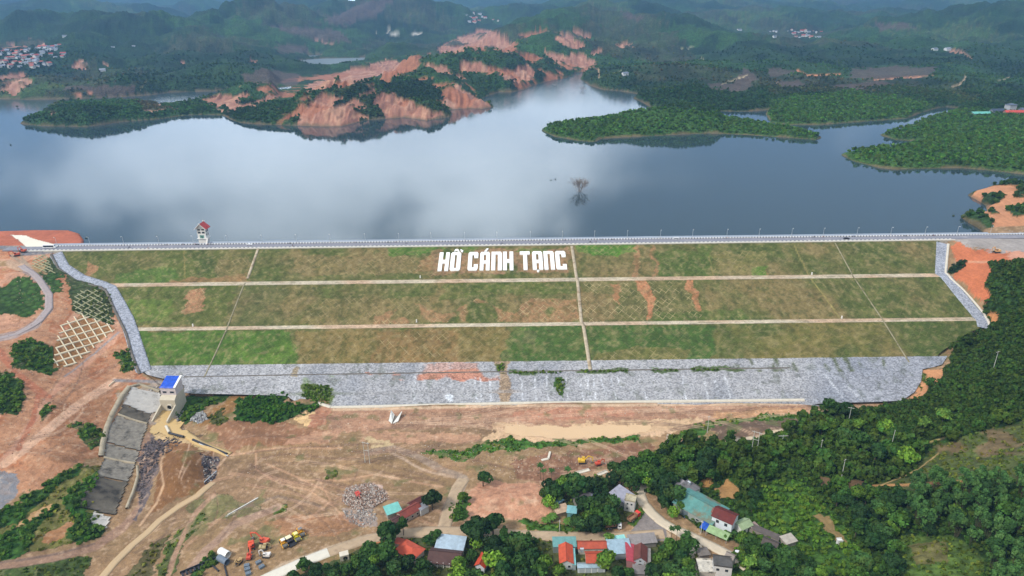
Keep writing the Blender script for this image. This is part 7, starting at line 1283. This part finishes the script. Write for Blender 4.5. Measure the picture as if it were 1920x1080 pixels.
car(1387, 1040, -35, (226, 228, 232), 'silver white hatchback parked at the right edge of the concrete road', loc=None)
def crest(px, lane): return (float(P(px, 455-.0122*(px-960), 45)[0]), 560+lane, 45.24)
car(0, 0, 0, (240, 240, 240), 'long white minibus at the left end of the crest road', 11, bus=True, loc=crest(93, 2.5), cat='bus', name='minibus'); car(0, 0, 0, (238, 238, 240), 'white car on the crest road right of the intake tower', loc=crest(467, 3.5)); car(0, 0, 180, (242, 242, 242), 'white van on the crest road right of the lettering', 5.2, van=True, loc=crest(1268, 4.5), cat='van', name='van'); car(0, 0, 0, (52, 52, 58), 'black car on the right part of the crest road', 5, loc=crest(1585, 0))
# motorcycles and people on the crest
def body_mesh(sit=False):
    me = bpy.data.meshes.new('person'); 
    if sit: J = [(0, 0, .95), (0.05, 0, 1.15), (.1, 0, 1.38), (.13, 0, 1.5), (.15, 0, 1.66), (.12, .2, 1.36), (.3, .26, 1.12), (.5, .25, 1.1), (.12, -.2, 1.36), (.3, -.26, 1.12), (.5, -.25, 1.1), (.1, .14, .9), (.42, .2, .85), (.35, .2, .4), (.5, .2, .34), (.1, -.14, .9), (.42, -.2, .85), (.35, -.2, .4), (.5, -.2, .34)]
    else: J = [(0, 0, .95), (0, 0, 1.15), (0, 0, 1.4), (0, 0, 1.52), (.02, 0, 1.66), (0, .2, 1.4), (.02, .26, 1.12), (.08, .27, .86), (0, -.2, 1.4), (-.02, -.26, 1.12), (.03, -.27, .86), (0, .1, .9), (.06, .12, .48), (.0, .12, .06), (.12, .12, .04), (0, -.1, .9), (-.02, -.12, .48), (-.1, -.12, .06), (.02, -.12, .04)]
    E = [(0, 1), (1, 2), (2, 3), (3, 4), (2, 5), (5, 6), (6, 7), (2, 8), (8, 9), (9, 10), (0, 11), (11, 12), (12, 13), (13, 14), (0, 15), (15, 16), (16, 17), (17, 18)]
    rr = [.15, .14, .17, .06, .11, .07, .05, .035, .07, .05, .035, .1, .07, .045, .04, .1, .07, .045, .04]
    me.from_pydata(J, E, []); o = bpy.data.objects.new('t', me); COL.objects.link(o); o.modifiers.new('skin', 'SKIN'); 
    for i, r_ in enumerate(rr): me.skin_vertices[0].data[i].radius = (r_, r_)
    me.skin_vertices[0].data[0].use_root = True; o.modifiers.new('s', 'SUBSURF').levels = 1
    dg = bpy.context.evaluated_depsgraph_get(); m2 = bpy.data.meshes.new_from_object(o.evaluated_get(dg)); bpy.data.objects.remove(o); return m2
PM = {s: body_mesh(s) for s in (False, True)}
CL = [(56, 62, 84), (190, 60, 56), (60, 60, 62), (196, 190, 182), (70, 96, 140), (150, 120, 60)]
def person(x, y, z, rot, ci, label, sit=False, group=None):
    me = PM[sit].copy(); me.materials.clear(); me.materials.append(mat('skin', (176, 128, 100), .7)); me.materials.append(mat('cloth_%d' % ci, CL[ci], .9)); me.materials.append(mat('trousers', (46, 48, 58), .9)); me.materials.append(mat('hair_black', (28, 26, 26), .8))
    for p in me.polygons:
        c = p.center; p.material_index = 3 if c.z > 1.68 or (c.z > 1.6 and c.x < .02) else 0 if c.z > 1.5 or (abs(c.y) > .2 and c.z < 1.12 and c.z > .8 and not sit) else 1 if c.z > .98 else 2
    o = bpy.data.objects.new('person', me); put(o, label=label, cat='person', group=group); o.location = (x, y, z); o.rotation_euler = (0, 0, R(rot)); return o
def bike(x, y, z, rot, c, label, group=None):
    e = empty('motorcycle', (x, y, z), R(rot), label, 'motorcycle', group)
    for wx in (-.62, .62): m = MB(); m.tube((wx, -.05, .3), (wx, .05, .3), .3, .3, 14); m.build('wheel', RUB, e)
    m = MB(); m.box(-.75, .1, -.12, .12, .45, .78, .1, .2); m.box(.1, .5, -.1, .1, .35, .5); boxrot(m, (.62, 0, .3), (.42, 0, 1.0), .12, .1); m.box(.36, .62, -.16, .16, .6, .95, .2, .2); m.build('body', mat('paint_%d_%d_%d' % c, c, .35), e)
    m = MB(); m.box(-.7, .05, -.13, .13, .78, .86, .1, .1); m.build('seat', RUB, e); m = MB(); m.tube((.4, -.34, 1.02), (.4, .34, 1.02), .02, .02, 6); m.build('handlebar', RUB, e)
random.seed(5)
spots = [(245, 0), (283, -3.5), (300, 5.5), (309, 5.5), (340, 5.8), (361, 5.8), (367, 5.6), (386, 5.8), (393, 5.6), (541, 6), (551, -1), (662, 5.5), (727, 5.2), (740, 5.2), (762, 2), (941, -1), (1011, -1.5), (1058, 5.8), (1106, -1), (1115, 0), (1130, 5.8), (1148, 5.6), (1190, 0), (1362, 5), (1530, 5.8), (1546, 5.4), (1604, 5.8), (1701, 5.6), (1755, 5.6)]
for i, (px, ln) in enumerate(spots):
    x, y, z = crest(px, ln); ci = (i*5) % 6; ref = 'left of the intake tower' if px < 350 else 'at the intake tower' if px < 400 else 'between tower and lettering' if px < 800 else 'above the lettering' if px < 1070 else 'right of the centre stairway' if px < 1450 else 'towards the right end'
    cn = ['navy', 'red', 'black', 'pale', 'blue', 'ochre'][ci]; rid = i % 2 == 0; side = 'near the lake wall' if ln > 4 else 'in mid road' if ln > -1.2 else 'near the grass wall'
    bike(x, y, z, 90*(i % 3 == 1), [(60, 60, 66), (170, 50, 46), (200, 200, 204)][i % 3], '%s motorcycle %s on the crest, %s' % (['black', 'red', 'white'][i % 3], side, ref), 'motorcycles on the crest road'); 
    if rid: person(x-.15+0*(i % 3 == 1), y, z, 90*(i % 3 == 1), ci, 'rider in %s top %s on the crest, %s' % (cn, side, ref), True, 'riders on the crest road')
    else: person(x+1.2, y-.6, z, random.random()*360, ci, 'standing person in %s top %s, %s' % (cn, side, ref), False, 'people standing on the crest road')
for i, (px, py) in enumerate([(1390, 996), (1283, 974)]):
    X, Y, Z = G1(px, py); person(X, Y, Z+.1, 40, (2, 4)[i], ['person in black standing at the edge of the concrete road by the sheds', 'person in blue standing outside the warehouse'][i])
# ---------------------------------------------------------------- poles and wires
PCO = mat('pole_concrete', (196, 196, 190), .8, .06)
def pole(px, py, h, label, arm=1.8, rot=0, double=False, r=.18):
    X, Y, Z = G1(px, py); e = empty('power_pole', (X, Y, Z-.2), R(rot), label, 'power pole'); 
    for x in ((-1.4, 1.4) if double else (0,)): m = MB(); m.tube((x, 0, 0), (x, 0, h), r, r*.65, 8); m.build('pole', PCO, e)
    m = MB(); m.box(-arm, arm, -.09, .09, h-.7, h-.5); 
    if double: m.box(-1.4, 1.4, -.07, .07, h*.6, h*.6+.15)
    m.build('crossarm', PCO, e); m = MB(); [m.tube((x, 0, h-.5), (x, 0, h-.15), .07, .05, 6) for x in (-arm*.9, 0, arm*.9)]; m.build('insulators', mat('insulator', (120, 90, 80), .4), e); return Vector((X, Y, Z-.2+h-.2))
tp = [pole(1862, 693, 13, 'tall pale power pole on the hill at the right edge', 1.6, 20), pole(1590, 795, 12, 'power pole beside the big round tree at the foot of the dam', 1.8, -20), pole(1577, 899, 13, 'power pole above the reddish clearing in the right wood', 1.0, 30), pole(1464, 846, 11, 'wide armed power pole near the sandy track in the wood', 2.8, 0), pole(1671, 838, 11, 'slim power pole at the hillside grass clearing', 1.2, 60), pole(1537, 852, 10, 'bare leaning pole left of the massive crowned tree', .5, 0)]
pole(1414, 848, 14, 'double pole power support standing in the trees by the sandy track', 2.8, -30, True); pole(689, 868, 14, 'double pole power support on the bare earth left of the track bend', 2.2, -15, True); pole(1326, 812, 12, 'thin pole standing at the grassy strip below the dam', .8, 0); pole(1314, 1000, 7.5, 'street pole in front of the warehouse', .7, -40); pole(1049, 995, 6.5, 'thin pole on the grass verge of the village road', .5, 0)
X, Y, Z = G1(1254, 838); e = empty('lattice_pylon', (X, Y, Z), .3, 'short steel lattice pylon rising out of the trees', 'pylon'); m = MB(); h = 8
for sx in (-1, 1):
    for sy in (-1, 1): m.tube((sx*1.6, sy*1.6, -.5), (sx*1.1, sy*1.1, h), .09, .09, 5)
for k in range(4):
    z0, z1 = h*k/4, h*(k+1)/4
    for a, b in (((-1, -1), (1, -1)), ((1, -1), (1, 1)), ((1, 1), (-1, 1)), ((-1, 1), (-1, -1))):
        w0 = 1.6-.5*k/4; w1 = 1.6-.5*(k+1)/4; m.tube((a[0]*w0, a[1]*w0, z0), (b[0]*w1, b[1]*w1, z1), .06, .06, 4); m.tube((b[0]*w1, b[1]*w1, z1), (a[0]*w1, a[1]*w1, z1), .06, .06, 4)
m.build('frame', mat('white_steel', (214, 216, 214), .5), e)
def wire(a, b, label, off=((-1, 0), (1, 0))):
    e = empty('power_line', tuple(a), label=label, cat='power line')
    for ox, oy in off:
        m = MB(); n = 14; pr = None
        for i in range(n+1):
            t = i/n; p = Vector((a.x+(b.x-a.x)*t+ox, a.y+(b.y-a.y)*t+oy, a.z+(b.z-a.z)*t-4*t*(1-t)*2.0))-a
            if pr is not None: m.tube(pr, p, .035, .035, 4, False)
            pr = p
        m.build('wire', mat('wire', (60, 62, 60), .6), e)
wire(tp[1], tp[0], 'pair of wires from the big tree pole up to the hill pole'); wire(tp[3], tp[1], 'wires between the wide armed pole and the big tree pole'); wire(tp[2], Vector((tp[2].x+115, tp[2].y-125, tp[2].z+4)), 'long pair of wires running down to the lower right corner'); wire(tp[2], tp[4], 'wires from the clearing pole to the hillside pole')
# ---------------------------------------------------------------- site litter
def pipe_obj(p0, p1, r, m_, label, name='pipe', cat='pipe', dz=.6, hollow=False):
    a = Vector(G1(*p0)); b = Vector(G1(*p1)); a.z += dz; b.z += dz; e = empty(name, tuple(a), label=label, cat=cat); m = MB(); d = b-a; m.tube((0, 0, 0), d, r, r, 14, not hollow); o = m.build('shell', m_, e)
    if hollow: o.modifiers.new('t', 'SOLIDIFY').thickness = .12
    m = MB(); u = d.normalized(); [m.tube(d*t-u*.15, d*t+u*.15, r*1.12, r*1.12, 14) for t in ((.02, .98) if not hollow else ())]; 
    if not hollow: m.build('flange', m_, e)
BLKP = mat('black_pipe', (52, 54, 60), .45)
pipe_obj((318, 815), (345, 822), .7, BLKP, 'black pipe crossing the muddy pool', dz=1.2); pipe_obj((312, 802), (318, 814), .8, MCL, 'pale pipe collar at the head of the black pipe', dz=1.1); pipe_obj((362, 826), (426, 853), .7, BLKP, 'long black pipe lying in the muddy stream'); pipe_obj((374, 833), (428, 856), .35, MPOLE, 'thin silver pipe beside the long black pipe', dz=.4)
pipe_obj((427, 966), (484, 934), .22, WHITE, 'long thin white pipe on the bare ground', dz=.3); pipe_obj((383, 905), (406, 884), .3, MPOLE, 'thin grey pipe at the foot of the spoil heap', dz=.3)
pipe_obj((414, 1038), (429, 1046), 1.7, WHITE, 'large white pipe ring section lying in the machine yard', dz=1.7, hollow=True); pipe_obj((411, 1050), (427, 1059), 1.5, mat('blue_grey_pipe', (104, 116, 130), .6), 'large blue grey pipe section beside the white one', dz=1.5, hollow=True)
BG = mat('blue_grey_block', (108, 120, 132), .8, .1)
for i, (a, b) in enumerate([(463, 1062), (464, 1069), (466, 1077), (485, 1056), (491, 1064)]):
    X, Y, Z = G1(a, b); e = empty('precast_block', (X, Y, Z), R(15+i*7), 'blue grey precast block, %s' % ['top of the left row in the yard', 'middle of the left row in the yard', 'bottom of the left row in the yard', 'upper one of the right pair in the yard', 'lower one of the right pair in the yard'][i], 'precast block'); m = MB(); m.box(-1.2, 1.2, -.9, .9, 0, 1.1, .06, .06); m.build('body', BG, e); m = MB(); [m.tube((x, -.2, 1.1), (x, .2, 1.1), .1, .1, 6) for x in (-.6, .6)]; m.build('lifting_eye', RUB, e)
X, Y, Z = G1(372, 1066); e = empty('formwork_stack', (X, Y, Z), R(35), 'long rack of blackened steel formwork at the bottom edge of the yard', 'formwork'); m = MB()
for i in range(9): m.box(-7+i*1.7, -6.2+i*1.7, -1.1, 1.1, .1, .6+.3*(i % 2))
m.build('panels', BLKP, e); m = MB(); m.box(-7.4, 8, 1.2, 1.5, 0, 1.3); m.build('beam', BLKP, e)
for a, b, c, d, lb in ((397, 1060, 410, 1072, 'black steel beam lying across the machine yard'), (421, 1062, 426, 1082, 'upright leaning black steel beam in the machine yard')): pipe_obj((a, b), (c, d), .35, BLKP, lb, 'steel_beam', 'beam', .4)
# flume pieces below the toe
X, Y, Z = G1(740, 787); e = empty('outlet_flume', (X, Y, Z), R(-8), 'white V shaped outlet flume standing at the toe of the dam', 'flume')
for s in (-1, 1): m = MB(); m.add([(s*.3, -5.0, .2), (s*3.0, -2.5, .5), (s*3.6, 5.2, 3.2), (s*1.4, 4.4, .4), (s*.3, -5.0, .6), (s*3.0, -2.5, .9), (s*3.6, 5.2, 3.6), (s*1.4, 4.4, .8)], [(3, 2, 1, 0), (4, 5, 6, 7), (0, 1, 5, 4), (1, 2, 6, 5), (2, 3, 7, 6), (3, 0, 4, 7)] if s > 0 else [(0, 1, 2, 3), (7, 6, 5, 4), (4, 5, 1, 0), (5, 6, 2, 1), (6, 7, 3, 2), (7, 4, 0, 3)]); m.build('side_wall', mat('white_concrete', (224, 222, 214), .8), e)
m = MB(); m.box(-1.3, 1.3, -3.4, 4, .0, .18); m.build('channel_floor', MCD, e)
X, Y, Z = G1(1028, 861); e = empty('concrete_channel', (X, Y, Z), R(20), 'bent pale concrete channel piece lying in the upper field', 'channel'); m = MB(); m.box(-4, 0, -.8, .8, 0, .6); m.build('long_piece', MCL, e); m = MB(); boxrot(m, (0.1, .2, .3), (3.4, 5.5, .3), 1.2, .6); m.build('short_piece', MCL, e)
X, Y, Z = G1(646, 1047); e = empty('culvert_box', (X, Y, Z), R(20), 'square concrete culvert box with a round hole beside the road end', 'culvert'); m = MB(); m.box(-2, 2, -1.5, 1.5, 0, 3.0); m.build('body', MCL, e); m = MB(); m.tube((.3, -1.56, 1.4), (.3, -1.5, 1.4), 1.0, 1.0, 16); m.build('opening', mat('dark_opening', (26, 24, 22)), e)
for a, b, l_, ro, lb in ((1093, 885, 8, 22, 'long grey concrete slab above the palms'), (1130, 888, 6, 30, 'pale concrete slab beside the dark pit'), (832, 722+0, 1, 0, None)):
    if lb: X, Y, Z = G1(a, b); e = empty('concrete_slab', (X, Y, Z), R(ro), lb, 'slab'); m = MB(); m.box(-l_/2, l_/2, -1, 1, 0, .5); m.build('body', MCL, e); m = MB(); m.box(-l_/2, l_/2, .6, 1, .501, .8); m.build('rim', MC, e)
pb = [(204, 725), (215, 716)]
a = Vector(G1(*pb[0])); b = Vector(G1(*pb[1])); e = empty('road_barrier', tuple(a), label='cream barrier beam at the corner of the left bank road', cat='barrier'); m = MB(); boxrot(m, (0, 0, .6), tuple(b-a+Vector((0, 0, .6))), .5, .7); m.build('beam', CREAM, e); m = MB(); [m.box((b-a).x*t-.2, (b-a).x*t+.2, (b-a).y*t-.2, (b-a).y*t+.2, -.5, .2) for t in (.1, .9)]; m.build('feet', MC, e)
def heap(name, poly, n, smin, smax, cols, label=None, dz=0, lift=0):
    w = [G1(*p)[:2] for p in poly]; xs = [p[0] for p in w]; ys = [p[1] for p in w]; X = min(xs)+rng.random(n*3)*(max(xs)-min(xs)); Y = min(ys)+rng.random(n*3)*(max(ys)-min(ys)); k = inpoly(X, Y, w); X, Y = X[k][:n], Y[k][:n]; n = len(X)
    Z = terrain(X, Y)+dz; mx, my = sum(xs)/len(xs), sum(ys)/len(ys); rr = np.hypot((X-mx)/((max(xs)-min(xs))/2), (Y-my)/((max(ys)-min(ys))/2)); Z = Z+lift*np.clip(1-rr, 0, 1)
    cube = np.array([(x, y, z) for z in (-.5, .5) for x, y in ((-.5, -.5), (.5, -.5), (.5, .5), (-.5, .5))]); F0 = np.array([(3, 2, 1, 0), (4, 5, 6, 7), (0, 1, 5, 4), (1, 2, 6, 5), (2, 3, 7, 6), (3, 0, 4, 7)])
    s = smin+(smax-smin)*rng.random(n)**2; V = cube[None]*(s[:, None, None]*(.5+rng.random((n, 1, 3))))+rng.normal(size=(n, 8, 3))*s[:, None, None]*.12; q = rng.normal(size=(n, 3, 3)); Q = np.linalg.qr(q)[0]; V = np.einsum('nij,nkj->nki', Q, V)+np.stack([X, Y, Z], 1)[:, None]
    c = np.array([lin(q_) for q_ in cols])[rng.integers(0, len(cols), n)]*(.8+.4*rng.random((n, 1))); return mesh_np(name, V.reshape(-1, 3), (F0[None]+np.arange(n)[:, None, None]*8).reshape(-1, 4), LEAF, np.repeat(c, 8, 0), kind='stuff')
heap('rubble', [(640, 940), (648, 915), (690, 905), (720, 920), (730, 935), (700, 952), (665, 958)], 2600, .15, .8, [(220, 204, 192), (226, 216, 206), (200, 164, 142), (176, 152, 138)], lift=2.2)
heap('rubble', [(645, 958), (700, 955), (708, 975), (680, 990), (650, 975)], 350, .2, .8, [(170, 164, 160), (150, 140, 134), (200, 196, 190)])
heap('loose_stones', [(430, 980), (470, 870), (640, 850), (880, 870), (960, 900), (1200, 860), (1190, 845), (620, 825), (500, 850)], 1500, .1, .5, [(196, 168, 146), (214, 200, 184), (150, 124, 104)])
heap('loose_stones', [(0, 640), (40, 500), (90, 520), (220, 640), (200, 760), (100, 850), (0, 900)], 1100, .1, .55, [(206, 164, 140), (214, 190, 170), (150, 110, 88)])
heap('loose_stones', [(620, 768), (1500, 758), (1500, 785), (620, 810)], 900, .12, .5, [(196, 168, 140), (214, 200, 184), (140, 110, 88)])
heap('broken_rock', [(270, 830), (330, 815), (340, 830), (300, 860), (285, 900), (262, 950), (255, 900)], 700, .2, 1.0, [(96, 90, 92), (110, 100, 96), (70, 66, 68)])
heap('broken_rock', [(375, 850), (410, 860), (405, 895), (385, 910)], 300, .2, .9, [(96, 92, 98), (180, 176, 170), (70, 66, 68)])
heap('broken_rock', [(258, 732), (345, 712), (345, 745), (338, 795), (330, 790), (330, 745), (300, 740)], 500, .3, 1.1, [(176, 172, 168), (150, 146, 144), (196, 190, 184)])
heap('broken_rock', [(360, 775), (380, 772), (392, 785), (375, 795), (358, 790)], 260, .3, 1.1, [(190, 190, 188), (160, 160, 162)], lift=1)
# marker posts on the berms
for a, b, lb in ((362, 612, 'left'), (781, 604, 'second from the left'), (788, 521, 'on the upper berm below the lettering'), (1522, 515, 'upper right'), (1578, 597, 'lower right')):
    x, y, z = DP(a, b); e = empty('marker_post', (x, y, z), label='small white marker post on the berm path, %s' % lb, cat='marker post'); m = MB(); m.box(-.4, .4, -.4, .4, 0, 2.0, .1, .1); m.build('post', WHITE, e); m = MB(); m.box(-.6, .6, -.6, .6, -.2, .2); m.build('base', MC, e)
# ---------------------------------------------------------------- haze
hz = MB(); hz.box(-16500, 16500, 20, 15600, -10, 2200)
hm = bpy.data.materials.new('haze_air'); hm.use_nodes = True; t = hm.node_tree; t.nodes.remove(t.nodes['Principled BSDF'])
v = t.nodes.new('ShaderNodeVolumePrincipled'); v.inputs['Color'].default_value = (.28, .56, .98, 1); v.inputs['Density'].default_value = 8.5e-5; v.inputs['Anisotropy'].default_value = .2
t.links.new(v.outputs[0], t.nodes['Material Output'].inputs['Volume'])
hz = MB(); hz.box(-16500, 16500, -60, 15600, -10, 2200); hz.build('haze', hm, kind='stuff')
